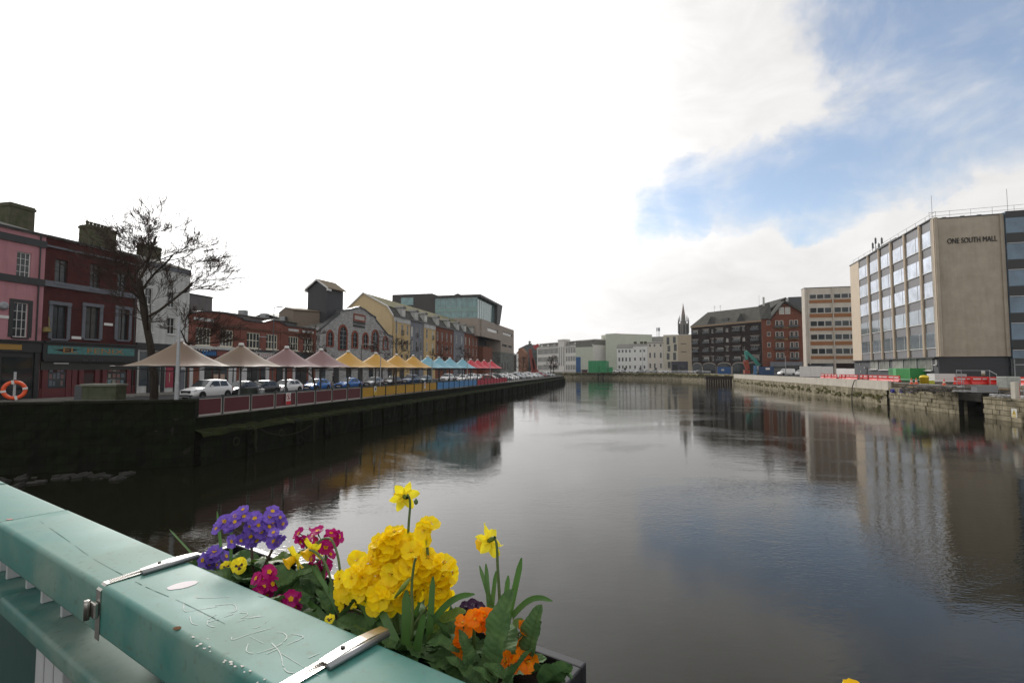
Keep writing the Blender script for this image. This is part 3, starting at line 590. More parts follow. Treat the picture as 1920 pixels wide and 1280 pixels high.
mb = MB(); mb.quad((0, 24, 0), (0, .6, 0), (0, .6, ze-.4), (0, 24, ze-.4)); mb.quad((W_, .6, 0), (W_, 24, 0), (W_, 24, ze-.2), (W_, .6, ze-.2)); mb.build('side_wall', STG, P)
def arch(x0, x1, z0, z1, k=0.0):
    r_ = (x1-x0)/2+k; c = (x0+x1)/2; zc = z1-(x1-x0)/2
    return [(x0-k, z0-k*.5), (x1+k, z0-k*.5)]+[(c+r_*math.cos(math.pi*i/10), zc+r_*math.sin(math.pi*i/10)) for i in range(11)]
for a, b, c, d in ((614, 623, 622, 648), (636, 649, 612, 655), (661, 669, 623, 651), (681, 688.5, 626, 652), (698, 708, 621, 658), (719, 726, 633, 654)):
    x0, x1, z0, z1 = rects(F_, [(a, b, c, d)])[0]; wd = MB().prism_y(arch(x0, x1, z0, z1), -.02, .02).build('window', GL, P)
    o = arch(x0, x1, z0, z1, .38); i_ = arch(x0, x1, z0, z1); mb = MB(); n_ = len(o); vs = [(x, -.13, z) for x, z in o]+[(x, -.13, z) for x, z in i_]+[(x, .02, z) for x, z in o]+[(x, .02, z) for x, z in i_]
    mb.add(vs, [(k, (k+1) % n_, (k+1) % n_+n_, k+n_) for k in range(n_)]+[(k, k+2*n_, (k+1) % n_+2*n_, (k+1) % n_) for k in range(n_)]+[(k+n_, (k+1) % n_+n_, (k+1) % n_+3*n_, k+3*n_) for k in range(n_)]); mb.build('brick_surround', BTRIM, wd)
    mb = MB(); mb.box((x0+x1)/2-.05, (x0+x1)/2+.05, -.06, -.021, z0, z1-.1); nb = int((z1-z0)/1.0)
    for k in range(1, nb+1): mb.box(x0+.02, x1-.02, -.055, -.021, z0+(z1-z0)*k/(nb+1)-.03, z0+(z1-z0)*k/(nb+1)+.03)
    mb.build('frame', GREYM, wd)
x0, x1, z0, z1 = rects(F_, [(664, 683, 592, 600)])[0]; k = MB().box(x0, x1, -.06, -.005, z0, z1).build('plaque', M('pale_plaque', (.4, .37, .34), .8), P)
mb = MB(); mb.box(x0-.3, x0, -.12, -.005, z0-.3, z1+.3); mb.box(x1, x1+.3, -.12, -.005, z0-.3, z1+.3); mb.box(x0, x1, -.12, -.005, z1, z1+.3); mb.box(x0, x1, -.12, -.005, z0-.3, z0); mb.build('plaque_frame', BTRIM, k)
x0, x1, z0, z1 = rects(F_, [(662, 684, 605, 614)])[0]; mb = MB(); rr = random.Random(3)
for j in range(2):
    x = x0
    while x < x1: w_ = rr.uniform(.22, .42); mb.box(x, x+w_*.7, -.07, -.005, z0+j*.62, z0+j*.62+.45); x += w_
mb.build('worn_lettering', BLKP, P)
mb = MB()
for k in range(7): x = 1+k*(W_-3)/6; MB().box(x, x+1.7, -.06, -.005, .13 if k % 2 else .9, 3.1).build('door' if k % 2 else 'window', GL if k % 2 == 0 else BLKP, P)
# black flytower behind
TW = M('black_cladding', (.035, .036, .04), .6, .2, .6, .03, c2=(.028, .028, .032))
zc_ = 0
Pt = ray(577, 560); Yt = 92; a = (Pt.x/Pt.y*Yt, Yt); b_ = ray(613, 560); t1 = Fac(a, (b_.x/b_.y*(Yt-1.5), Yt-1.5))
P = t1.thing('black_tower', 'black clad box tower with small pale-edged gable roof', 'tower'); W_ = t1.w; d = abs(t1.side(641, W_)); zt = t1.z(577, 541); zr = t1.z(596, 525)
wz = MB(); wz.prism_y([(0, 0), (W_, 0), (W_, zt), (W_/2, zr), (0, zt)], 0, d); wz.build('wall', TW, P)
mb = MB(); s_ = (zr-zt)/(W_/2); ov = .5
for sg_ in (-1, 1):
    xe = W_/2+sg_*(W_/2+ov); mb.add([(W_/2, -.3, zr+.06), (xe, -.3, zt-s_*ov+.06), (xe, d+.3, zt-s_*ov+.06), (W_/2, d+.3, zr+.06), (W_/2, -.3, zr+.22), (xe, -.3, zt-s_*ov+.22), (xe, d+.3, zt-s_*ov+.22), (W_/2, d+.3, zr+.22)], [(0, 1, 2, 3), (4, 7, 6, 5), (0, 4, 5, 1), (1, 5, 6, 2), (3, 2, 6, 7)])
mb.build('roof', M('tan_slate', (.2, .16, .11), .85, .3, 1), P); mb = MB()
for sg_ in (-1, 1):
    xe = W_/2+sg_*(W_/2+ov); mb.add([(W_/2, -.36, zr-.1), (xe, -.36, zt-s_*ov-.1), (xe, -.31, zt-s_*ov-.1), (W_/2, -.31, zr-.1), (W_/2, -.36, zr+.24), (xe, -.36, zt-s_*ov+.24), (xe, -.31, zt-s_*ov+.24), (W_/2, -.31, zr+.24)], [(0, 1, 5, 4), (0, 3, 2, 1), (4, 5, 6, 7), (1, 2, 6, 5)])
    mb.box(xe-(.3 if sg_ > 0 else -.0), xe+(.3 if sg_ < 0 else 0), -.37, .6, zt-s_*ov-.3, zt-s_*ov+.02)
mb.build('bargeboard', WHITE, P)
Yt = 88; q = lambda px, Y: (ray(px, 600).x/ray(px, 600).y*Y, Y); Fd = Fac(q(549, Yt), q(630, Yt+5)); P = simplebox('low_hall', 'low beige rendered hall with brown roof under the black tower', 'building', Fd, Fd.w, 8, Fd.z(590, 583), M('beige_render', (.2, .165, .13), .9, .2), .7, M('tan_slate'))
Fd = lfac((545, 600), (630, 600), Fac(PL(30, 63), PL(260, 63))); P = Fd.thing('pale_roofed_shed', 'shed with long pale sloping roof between orange range and stone gable', 'building'); zz = Fd.z(600, 604); body(MB(), 0, Fd.w, 9, 0, zz, top=False).build('wall', M('dull_grey_render'), P); mb = MB(); mb.add([(0, -.2, zz-.6), (Fd.w, -.2, zz), (Fd.w, 6, zz+1.6), (0, 6, zz+1.0), (0, 9.2, zz), (Fd.w, 9.2, zz)], [(0, 1, 2, 3), (3, 2, 5, 4)]); mb.build('roof', M('pale_sheet_roof', (.36, .36, .33), .7, .3, .8, streak=.3), P)
# terrace with mansard
YEL = M('yellow_render', (.5, .37, .19), .85, .15, 1, .05, streak=.2); YG = M('yellow_ochre_gable', (.56, .44, .26), .85, .12, .5, .03, streak=.15); GREYR = M('grey_render_wall', (.2, .21, .23), .85, .25, 1, .05, streak=.3)
F_ = lfac((737, 640), (896, 660)); P = F_.thing('mansard_terrace', 'long colourful apartment terrace with mossy mansard roof and dormers', 'apartment building'); W_ = F_.w
zt = 14.1; dp = 13.7; segs = [737, 768, 794, 815.6, 850, 870, 896]; sm = [YEL, GREYR, YEL, BRICKR, GREYR, BRICKR]; eave = F_.z(737, 594)
xs = [F_.sz(p, 650)[0] for p in segs]; xs[0] = 0; xs[-1] = W_; rr = random.Random(11)
for k in range(6):
    x0, x1 = xs[k], xs[k+1]; n_ = [3, 3, 2, 4, 2, 4][k]; hs = []
    for j in range(3):
        for i in range(n_):
            c = x0+(x1-x0)*(i+.5)/n_; hs.append((c-.55, c+.55, 3.7+j*3.35, 6.0+j*3.35))
    o = wall_holes(wz := MB(), x0, x1, 0, zt, hs, (-.12 if k % 2 == 0 else 0), .2); wz.build('wall', sm[k], P)
    if k % 2 == 0: MB().box(x0, x0+.01, -.12, .2, 0, zt).box(x1-.01, x1, -.12, .2, 0, zt).build('party_edge', sm[k], P)
    for i, h in enumerate(hs):
        wd = window(P, h[0], h[2], 1.1, 2.3, y=.1 if k % 2 else -.02, nx=1, nz=2, t=.08, gl=GLC if rr.random() < .35 else GL, fr=WHITE)
        if i % n_ == n_//2 and k in (0, 1, 2): 
            mb = MB()
            for q_ in range(8): mb.box(-.1+q_*.18, -.07+q_*.18, -.32, -.29, 0, .95)
            mb.box(-.13, 1.25, -.33, -.27, .93, 1.0); mb.box(-.13, 1.25, -.33, .0, -.06, 0); link('balcony_rail', mb.mesh('balcony_rail', BLKP), wd)
    if k in (0, 2): MB().box(x0, x1, -.2, -.12, zt-1.1, zt).build('stucco_band', WREND, P)
    gx = (x0+x1)/2; MB().prism_y(arch(gx-1.2, gx+1.2, .13, 3.0), -.16, -.125).build('doorway', BLKP, P)
MB().box(0, W_, -.3, -.01, zt-.08, zt+.18).build('gutter', BLKP, P)
zb, zr = F_.z(725, 573, 1.3), F_.z(679, 548.5, 7.2)
mb = MB(); mb.add([(0, 0, 0), (0, dp, 0), (0, dp, zt-.6), (0, 7.2, zr), (0, 1.4, zb), (0, 0, zt)], [(0, 5, 4, 3, 2, 1)]); mb.build('gable_wall', YG, P)
mb = MB(); mb.quad((W_, 0, 0), (W_, dp, 0), (W_, dp, zt), (W_, 0, zt)); mb.add([(W_, 0, zt), (W_, dp, zt), (W_, 7.2, zr), (W_, 1.4, zb)], [(0, 1, 2, 3)]); mb.quad((W_, dp, 0), (0, dp, 0), (0, dp, zt-.6), (W_, dp, zt-.6)); mb.build('back_wall', BRICKR, P)
mb = MB(); mb.quad((-.15, -.05, zt+.18), (W_, -.05, zt+.18), (W_, 1.4, zb), (-.15, 1.4, zb)); mb.build('mansard_slope', SLATE, P)
mb = MB(); mb.add([(-.2, 1.25, zb+.03), (W_, 1.25, zb+.03), (W_, 7.2, zr+.08), (-.2, 7.2, zr+.08), (W_, dp+.3, zt-.6), (-.2, dp+.3, zt-.6)], [(0, 1, 2, 3), (3, 2, 4, 5)]); mb.build('roof', MOSSR, P)
mb = MB()
pp = [(-.1, zt+.1), (1.35, zb), (7.2, zr+.05), (dp+.3, zt-.65)]
for (y0, z0), (y1, z1) in zip(pp[:-1], pp[1:]): mb.add([(-.32, y0, z0-.15), (-.32, y1, z1-.15), (-.32, y1, z1+.15), (-.32, y0, z0+.15), (-.02, y0, z0-.15), (-.02, y1, z1-.15), (-.02, y1, z1+.15), (-.02, y0, z0+.15)], [(0, 1, 2, 3), (7, 6, 5, 4), (3, 2, 6, 7), (0, 4, 5, 1)])
mb.build('bargeboard', WHITE, P)
for px in (756, 780.5, 797.5, 820.5, 841, 858.5, 872, 887):
    x = F_.sz(px, 600)[0]; z = zt+.35; d_ = MB().box(x-.95, x+.95, -.1, 2.2, z, z+2.0).build('dormer', WREND, P); window(d_, x-.7, z+.25, 1.4, 1.5, y=-.14, nx=2, nz=1, fr=WHITE, gl=GLC)
    link('dormer_roof', MB().prism_y([(x-1.2, z+2.0), (x+1.2, z+2.0), (x, z+2.6)], -.35, 2.6).mesh('dormer_roof', SLATEG), d_)
# music school: beige body
BEI = M('beige_stone_cladding', (.34, .29, .245), .8, .15, .6, .04, streak=.15); CHAR = M('charcoal_cladding', (.045, .042, .04), .6, .15, .5, .03)
Fm = Fac(PL(160, 48), PL(262, 48)); F_ = lfac((903, 600), (963.5, 640), Fm); P = F_.thing('music_school', 'modern school block with charcoal-framed glass box over beige stone body', 'building'); W_ = F_.w
zt = F_.z(903, 597.5); zo = F_.z(915, 633); xr = F_.sz(939, 650)[0]
mb = MB(); sl = rects(F_, [(914, 934, 616.5, 623), (943, 961, 624.5, 629.5), (941, 951, 645.5, 650), (953, 960, 648, 652)])
hs = [h for h in sl[:2]]; wall_holes(mb, 0, W_, zo, zt, hs, 0, .5); mb.quad((-.0, 40, zo), (0, 0, zo), (0, 0, zt), (0, 40, zt)); mb.quad((0, 0, zo), (0, 40, zo), (xr, 40, zo), (xr, 0, zo)); mb.quad((0, 0, zt), (W_, 0, zt), (W_, 40, zt), (0, 40, zt)); mb.quad((W_, 0, 0), (W_, 40, 0), (W_, 40, zt), (W_, 0, zt))
z8 = F_.z(950, 661); wall_holes(mb, xr, W_, z8, zo, [h for h in sl[2:] if h[3] < zo], 0, .4); mb.quad((xr, 40, z8), (xr, 0, z8), (xr, 0, zo), (xr, 40, zo)); mb.build('wall', BEI, P)
for h in hs: MB().box(h[0], h[1], .35, .4, h[2], h[3]).build('window', GLC, P)
for h in sl[2:]: MB().box(h[0], h[1], .3, .35, h[2], min(h[3], zo-.02)).build('window', GL, P)
MB().box(xr, W_, .1, 30, 0, z8).build('stone_base', M('stone_base_rubble', (.25, .26, .23), .9, .5, 1.2, .3, kind='stone', bsize=(1.4, .8), c2=(.12, .13, .12)), P)
for k in range(4): x = xr+2+k*(W_-xr-3)/4; MB().box(x, x+.9, .02, .09, 2.5, 5.2).build('window', GL, P)
MB().box(0, xr-.1, 6, 6.4, 0, zo).build('recess_wall', CHAR, P); MB().box(.2, 4, 4.5, 5.9, 3, zo-.02).build('recess_glazing', GLT, P)
x0, x1 = F_.sz(909, 670)[0], F_.sz(926, 670)[0]; MB().box(x0, x1, .6, 5.5, 0, F_.z(915, 650)).build('brick_block', BRICKR, P)
zq = F_.z(943, 588, 10); MB().box(W_*.45, W_*.82, 8, 22, zt, zq).build('plant_room', M('pale_grey_panel', (.42, .42, .41), .7, .1), P)
# glass box
Fg_t = -F_.inw*-1; cx_ = F_.world(-3.2, .6); A_ = F_.world(-3.2, 29.5); FG = Fac((A_.x, A_.y), (cx_.x, cx_.y)); Wg = FG.w
G = MB(); gz0 = zt; gb = zt-.3; gz1 = FG.z(890, 556.5); gtop = FG.z(890, 552)
q2 = bpy.data.objects.new('glass_box', None); col.objects.link(q2); q2.parent = P
M3 = (Matrix.Translation((FG.a.x, FG.a.y, 0)) @ Matrix.Rotation(FG.rz, 4, 'Z')); PM = Matrix.Translation((F_.a.x, F_.a.y, 0)) @ Matrix.Rotation(F_.rz, 4, 'Z'); q2.matrix_local = PM.inverted() @ M3
xg = FG.sz(815, 570)[0]; Dg = 26
MB().box(0, xg, 0, Dg, 8, gtop+.3).build('dark_wing', CHAR, q2); MB().box(-2, xg-1, .4, Dg, 8, gtop+.9).build('dark_wing', CHAR, q2)
x0, x1, z0, z1 = rects(FG, [(752, 775, 558, 572)])[0]; MB().box(x0, x1, -.05, -.005, z0, z1).build('window', GLT, q2)
MB().box(xg+.05, Wg-.05, .3, Dg-3, gb, gz1).build('glazing', GLT, q2); MB().box(0, Wg+.02, .15, Dg, zo, zt-.02).build('beige_base', BEI, q2)
mb = MB()
for k in range(9): x = xg+(Wg-xg)*k/8; mb.box(x-.06, x+.06, .2, .29, gb, gz1)
for z in (FG.z(860, 577), FG.z(860, 584), gz0+.2, gz1-.6): mb.box(xg, Wg, .18, .28, z-.08, z+.08)
for k in range(9): y = .3+(Dg-4)*k/8; mb.box(Wg-.04, Wg+.04, y-.06, y+.06, zt+.02, gz1)
mb.build('mullions', M('pale_mullion', (.3, .36, .35), .5), q2)
z0, z1 = FG.z(860, 578), FG.z(860, 583); MB().box(xg+.1, Wg-.1, .22, .27, z0, z1).build('spandrel_band', M('sea_green_panel', (.2, .34, .31), .4), q2)
mb = MB(); mb.box(xg-.2, Wg+1.2, -.3, Dg+5, gz1, gtop); mb.prism_x([(Dg-3.6, zt), (Dg+1, zt), (Dg+5, gz1), (Dg-2.6, gz1)], Wg-.4, Wg+1.15); mb.prism_y([(xg+(Wg-xg)*.35, gtop), (xg+(Wg-xg)*.62, gtop), (xg+(Wg-xg)*.5, gtop+.9)], 2, Dg-4); mb.build('roof_frame', CHAR, q2)
# ------------------------------------------------------------------ buildings, right bank
ZR = .8
STONEB = M('beige_stone_panel', (.42, .365, .29), .75, .4, .6, .03, c2=(.31, .265, .2), streak=.25); STONEP = M('cream_stone_fin', (.58, .48, .36), .7, .12, 1, .02, streak=.1)
SPAN = M('grey_spandrel', (.17, .17, .18), .55, .1, 1, .02); DGR = M('dark_grey_render', (.065, .07, .078), .7, .2, 1, .04)
nx_, ny_ = 58.7, 70.0; far = (68.75, 102.1)
F_ = Fac(far, (nx_, ny_), ZR); P = F_.thing('stone_office_block', 'beige stone office block with fin-divided glazing named on its end wall', 'office building'); W_ = F_.w
ztop = F_.z(1757, 405); zs = F_.z(1757, 668.5); D_ = 9.0
bays = [(1611, 1628), (1631.5, 1648.5), (1652.5, 1671), (1675.5, 1697), (1701, 1726.5), (1731, 1755)]
bx = [(F_.sz(a, 520)[0], F_.sz(b, 520)[0]) for a, b in bays]
MB().box(0, W_-.5, .3, 12, zs, ztop).build('core_wall', STONEB, P); MB().box(.05, W_-.5, .31, 11.9, 0, zs-.01).build('core_base', DGR, P)
MB().box(0, bx[0][0]-.05, -.02, .3, zs, ztop-.01).build('end_pier', STONEP, P)
fh = (ztop-zs)/5.37
for i, (a, b) in enumerate(bx):
    MB().box(a-.05, b+.05, .1, .29, zs, ztop-.02).build('spandrel_bay', SPAN, P)
    for k in range(5):
        z0 = ztop-(k+1)*fh-.05; o = MB().box(a, b, 0, .06, z0, z0+fh*.6).build('window', GLB if k < 3 else M('half_reflecting_glass', (.3, .34, .38), .06, .3, .5, .02, .55, .9, rnd_=.35, c2=(.12, .15, .18)), P)
        w3 = a+(b-a)*.72; mb = MB(); mb.box(a, b, -.04, 0, z0-.1, z0); mb.box(w3-.03, w3+.03, -.03, 0, z0, z0+fh*.6); mb.box(b-.06, b, -.03, 0, z0, z0+fh*.6); link('frame', mb.mesh('frame', WHITE), o)
    for x in ((b+.06, b+.36) if i < 5 else (b+.1,)): MB().box(x, x+.15, -.17, .1, zs, ztop-.03).build('fin', STONEP, P)
    if i < 5: MB().box(b+.23, b+.34, -.03, .1, zs, ztop-.03).build('downpipe_recess', M('rust_recess', (.16, .06, .04), .8), P)
MB().box(bx[5][1]+.45, W_, -.08, .29, zs, ztop-.01).build('corner_pier', STONEB, P)
MB().box(0, W_+.05, -.12, 12, ztop, ztop+.15).build('roof_edge', BLKP, P)
MB().box(0, W_-.1, .15, .28, 0, zs-.02).build('ground_floor_wall', DGR, P)
MB().box(0, W_, -.3, .3, zs-.2, zs-.02).build('soffit', BLKP, P)
for a, b, c, d in ((1631, 1645, 674, 692), (1648, 1666, 674, 693), (1672, 1692, 674, 693), (1695, 1717, 673, 694), (1722, 1747, 673, 694), (1753, 1781, 674, 683)):
    x0, x1 = F_.sz(a, 683)[0], min(F_.sz(b, 683)[0], W_-.3)
    if x1 > x0+.3: window(P, x0, F_.z((a+b)/2, d), x1-x0, F_.z((a+b)/2, c)-F_.z((a+b)/2, d), y=.08, nx=2, nz=1, gl=GLC, sill=WHITE)
for px, py in ((1611, 683), (1620, 689), (1613, 696)): x, z = F_.sz(px, py); MB().box(x-.12, x+.12, .05, .14, z-.15, z+.15).build('wall_lamp', WHITE, P)
x = F_.sz(1622, 700)[0]; MB().box(x, x+.9, .1, .14, 0, 2.2).build('door', BLKP, P)
mb = MB(); 
for z in (.55, 1.1): mb.tube([(0, .6, ztop+z), (W_, .6, ztop+z)], .025, 5)
for k in range(12): mb.tube([(W_*k/11, .6, ztop), (W_*k/11, .6, ztop+1.1)], .025, 5)
mb.build('roof_rail', GREYM, P)
mb = MB(); x = F_.sz(1626, 455)[0]; 
for k, (dx, h) in enumerate(((-.5, 2.6), (0, 3.4), (.6, 2.2), (1.1, 3.1))): mb.tube([(x+dx, 1+.3*k, ztop), (x+dx, 1+.3*k, ztop+h)], .05, 5); mb.box(x+dx-.12, x+dx+.12, .9+.3*k, 1.15+.3*k, ztop+h-1.2, ztop+h-.2)
mb.box(x-1, x+8, 1.5, 5, ztop+.1, ztop+1.3); mb.build('rooftop_plant', DGREY, P)
# end wall with name
FE = Fac((nx_, ny_), (nx_+7.6*.955, ny_-7.6*.299), ZR); E = bpy.data.objects.new('end_block', None); col.objects.link(E); E.parent = P
PM = Matrix.Translation((F_.a.x, F_.a.y, ZR)) @ Matrix.Rotation(F_.rz, 4, 'Z'); toP = lambda G_: PM.inverted() @ (Matrix.Translation((G_.a.x, G_.a.y, ZR)) @ Matrix.Rotation(G_.rz, 4, 'Z'))
E.matrix_local = toP(FE); We = FE.sz(1884, 500)[0]
MB().box(.3, We, .0, 12, zs, ztop+.0).build('end_wall', STONEB, E); MB().box(-.05, .35, -.22, .1, zs-.02, ztop+.02).box(.75, 1.05, -.16, -.01, zs-.02, ztop).box(We-.35, We+.05, -.22, .05, zs-.02, ztop+.02).build('corner_fin', STONEB, E)
MB().box(.3, We, .2, 12, 0, zs-.02).build('lower_wall', M('near_black_cladding', (.03, .033, .038), .6, .1), E)
x0, z0 = FE.sz(1776, 455); x1, z1 = FE.sz(1869, 447); me = text_mesh('ONE SOUTH MALL', 1.05, BLACK, .04); ww = max(v.co.x for v in me.vertices)-min(v.co.x for v in me.vertices)
link('lettering', me, E, ((x0+x1)/2, -.06, (z0+z1)/2-.25), (R(90), 0, 0), ((x1-x0)/ww, 1, 1))
mb = MB(); 
for z in (.55, 1.1): mb.tube([(0, .4, ztop+z), (We+12, .4, ztop+z+.3)], .025, 5)
for k in range(8): mb.tube([(k*2.4, .4, ztop), (k*2.4, .4, ztop+1.2)], .025, 5)
for x in (.4, We+.9): mb.tube([(x, .5, ztop), (x, .5, ztop+3.6)], .035, 5)
for x in (1.5, 3.6, 5.5): mb.box(x, x+.5, .4, .9, ztop, ztop+.35)
mb.build('roof_rail', GREYM, E)
mb = MB(); mb.box(We+.1, We+14, -.5, 12, zs-.3, ztop+.25).build('glass_wing', GLD, E)
for k in range(6):
    z = ztop+.25-k*fh-.75 if k else ztop+.26-.9
    MB().box(We+.08, We+14, -.56, -.505, z, z+(.9 if k == 0 else 1.35)).build('spandrel_band', BLKP, E)
for k in range(1, 6): MB().box(We+.08, We+14, -.6, -.57, ztop+.25-k*fh-.8, ztop+.25-k*fh-.74).build('white_trim', WHITE, E)
MB().box(We+.05, We+14, -.1, 12, 0, zs-.32).build('lower_glazing', GL, E); mb = MB(); mb.box(We+.3, We+.45, -.2, -.12, 0, zs-.4); mb.box(We+2, We+2.15, -.2, -.12, 0, zs-.4); mb.box(We+.3, We+2.15, -.2, -.12, zs-1.2, zs-1.05); mb.build('door_frame', GREYM, E)
# white and brown office
WC_ = M('white_concrete', (.58, .53, .46), .8, .2, .8, .04, streak=.2); BRB = M('brown_brick_band', (.36, .17, .08), .85, .2, 1, kind='brick', bsize=(.225, .075))
a = (.581*130, 130); b = (a[0]+14, 126.5); F_ = Fac(a, b, ZR); P = F_.thing('striped_office', 'white-framed office with brown brick bands and dark windows', 'office building'); W_ = F_.w
zt = F_.z(1555, 539); body(MB(), 0, W_, 2.5, 0, zt).box(4.5, W_-.02, 2.51, 10, 0, zt-.05).build('wall', WC_, P); xm = F_.sz(1555, 600)[0]
py = [(552, 559.5), (577, 586), (602, 611), (627, 636), (653.5, 663)]; bz = [(562, 568), (588, 595), (614.5, 620), (640, 647), (667, 673)]
c0 = [F_.sz(p, 600)[0] for p in (1520, 1530, 1532.5, 1543.5, 1546, 1555.5)]; c0 = [(c0[0], c0[1]), (c0[2], c0[3]), (c0[4], c0[5])]
w1 = c0[0][1]-c0[0][0]; g1 = c0[1][0]-c0[0][0]; xs0 = F_.sz(1519, 600)[0]
for (a_, b_), (c_, d_) in zip(py, bz):
    z0, z1 = F_.z(1540, b_), F_.z(1540, a_)
    for gx in (xs0, xs0+5.55):
        for k in range(3): window(P, gx+k*1.68, z0-.08, 1.6, z1-z0+.16, y=-.04, nx=1, nz=1, t=.07)
    MB().box(xs0-.1, xs0+5.15, -.06, -.005, F_.z(1540, d_), F_.z(1540, c_)).build('brick_band', BRB, P); MB().box(xs0+5.45, W_-.1, -.06, -.005, F_.z(1540, d_), F_.z(1540, c_)).build('brick_band', BRB, P)
MB().box(xs0-.45, xs0-.2, -.25, -.005, 3, zt-.02).build('rib', WC_, P); MB().box(xs0+5.2, xs0+5.4, -.25, -.005, 0, zt-.02).build('rib', WC_, P)
MB().box(-.05, W_, -.1, 2.6, zt, zt+.15).build('roof_edge', BLKP, P); zz = F_.z(1540, 681); MB().box(.3, xs0+5.0, -.07, -.01, .0, zz).build('ground_glazing', GL, P); MB().box(xs0+5.6, W_-.2, -.07, -.01, 0, zz).build('ground_brick', BRICKD, P)
# red brick gabled block
a = (.4945*166, 166); b = (a[0]+11.9, 161.5); F_ = Fac(a, b, ZR); P = F_.thing('brick_gabled_block', 'red brick apartment block with steep slate gable and white bay windows', 'apartment building'); W_ = F_.w
ze = F_.z(1440, 597); xg0, xg1 = F_.sz(1447, 600)[0], F_.sz(1502, 590)[0]; xp = F_.sz(1470, 560)[0]; zp = F_.z(1470, 566)
zg1 = F_.z(1502, 588)
MB().prism_y([(0, 0), (W_, 0), (W_, zg1), (xp, zp-.4), (xg0, ze), (0, ze)], 0, .5).build('wall', BRICKR, P); MB().box(3.5, W_-.01, .5, 16, 0, ze-.5).box(W_-.005, W_+2.8, 1.5, 16, 0, ze+1).build('side_wall', BRICKR, P)
mb = MB(); zq = F_.z(1440, 572, 6); zpk = zp+1.2
mb.add([(-.3, -.5, ze-.1), (xg0, -.5, ze-.1), (xg0+.2, 6, zq+1.0), (-.3, 6, zq)], [(0, 1, 2, 3)])
mb.add([(xg0-1, -.9, ze-.6), (xp, -.9, zp+.3), (xp, 12, zpk+.3), (xg0-1, 12, ze)], [(0, 1, 2, 3)]); mb.add([(xp, -.9, zp+.3), (W_+.8, -.9, zg1-.7), (W_+.8, 12, zg1), (xp, 12, zpk+.3)], [(0, 1, 2, 3)])
mb.add([(xg0-1, -.9, ze-.9), (xp, -.9, zp-.1), (xp, -.9, zp+.3), (xg0-1, -.9, ze-.6)], [(0, 1, 2, 3)]); mb.add([(xp, -.9, zp-.1), (W_+.8, -.9, zg1-1.1), (W_+.8, -.9, zg1-.7), (xp, -.9, zp+.3)], [(0, 1, 2, 3)])
mb.add([(W_+.8, -.5, zg1-.9), (W_+3, .6, ze+1), (W_+3, 12, ze+3), (xp, 9, zpk+.8), (xp+1, 1, zp+.2)], [(0, 1, 2, 3, 4)]); mb.build('roof', SLATE, P)
MB().box(xp+2, W_+1.5, 5, 11, zg1-1, F_.z(1495, 557, 6)).build('roof_plant', DGREY, P); MB().box(xg0-2, xg0-1.4, 5, 5.6, zq-1, F_.z(1450, 556, 5)).build('chimney', WREND, P)
WB = M('brick_white_frame', (.55, .52, .48), .6, .1)
for py_ in ((601, 609), (622, 630), (642, 650.5), (661, 670)):
    z0, z1 = F_.z(1440, py_[1]), F_.z(1440, py_[0]); x = F_.sz(1438, 620)[0]; window(P, x, z0, 1.0, z1-z0, y=-.04, nx=2, nz=1, t=.1, fr=WB)
    for px_ in (1454, 1462.5, 1481, 1489.5):
        x = F_.sz(px_, 630)[0]; d_ = py_[0]-608+609; window(P, x, F_.z(1470, py_[1]+1), 1.05, z1-z0+.25, y=-.3 if px_ in (1454, 1489.5) else -.04, nx=1, nz=2, t=.14, fr=WB, gl=GL)
    xb0, xb1 = F_.sz(1452, 630)[0], F_.sz(1470, 630)[0]; xc0, xc1 = F_.sz(1478.5, 630)[0], F_.sz(1497, 630)[0]; zb = F_.z(1470, py_[1]+4)
    for (q0, q1) in ((xb0, xb1), (xc0, xc1)): MB().box(q0, q1, -.9, -.02, zb-.1, zb).box(q0, q1, -.9, -.86, zb, zb+.6).build('balcony', DGREY, P)
for px_ in (1460.5, 1472): window(P, F_.sz(px_, 582)[0], F_.z(1470, 589), 1.5, 2.3, y=-.04, nx=2, nz=2, t=.12, fr=WB, gl=GLC)
MB().box(F_.sz(1436, 585)[0], F_.sz(1440, 585)[0], .4, .6, 0, .01)
for yy, body_ in ((613.5, 'TO MOOR    THE MILL'), (635, 'WALKWORTH BUILDINGS')):
    mb = MB(); x0, x1 = F_.sz(1452, yy)[0], F_.sz(1497, yy)[0]; z0 = F_.z(1475, yy+1.5); rr = random.Random(int(yy)); x = x0
    while x < x1: w_ = rr.uniform(.2, .32); mb.box(x, x+w_*.6, -.06, -.005, z0, z0+.42*rr.uniform(.8, 1)); x += w_+(.35 if rr.random() < .14 else 0)
    mb.build('worn_lettering', M('gold_letter', (.45, .33, .12), .5), P)
MB().box(xb0-1.5, xc1+.8, -1.0, -.02, 0, F_.z(1470, 678)).build('ground_bay', GREYR if 'GREYR' in globals() else DGR, P); MB().box(xb0-1, xb0+3, -1.05, -1.005, .8, 2.8).build('shop_window', GL, P); MB().box(xc0-1, xc1, -1.05, -1.005, .3, 3.0).build('shop_window', GL, P)
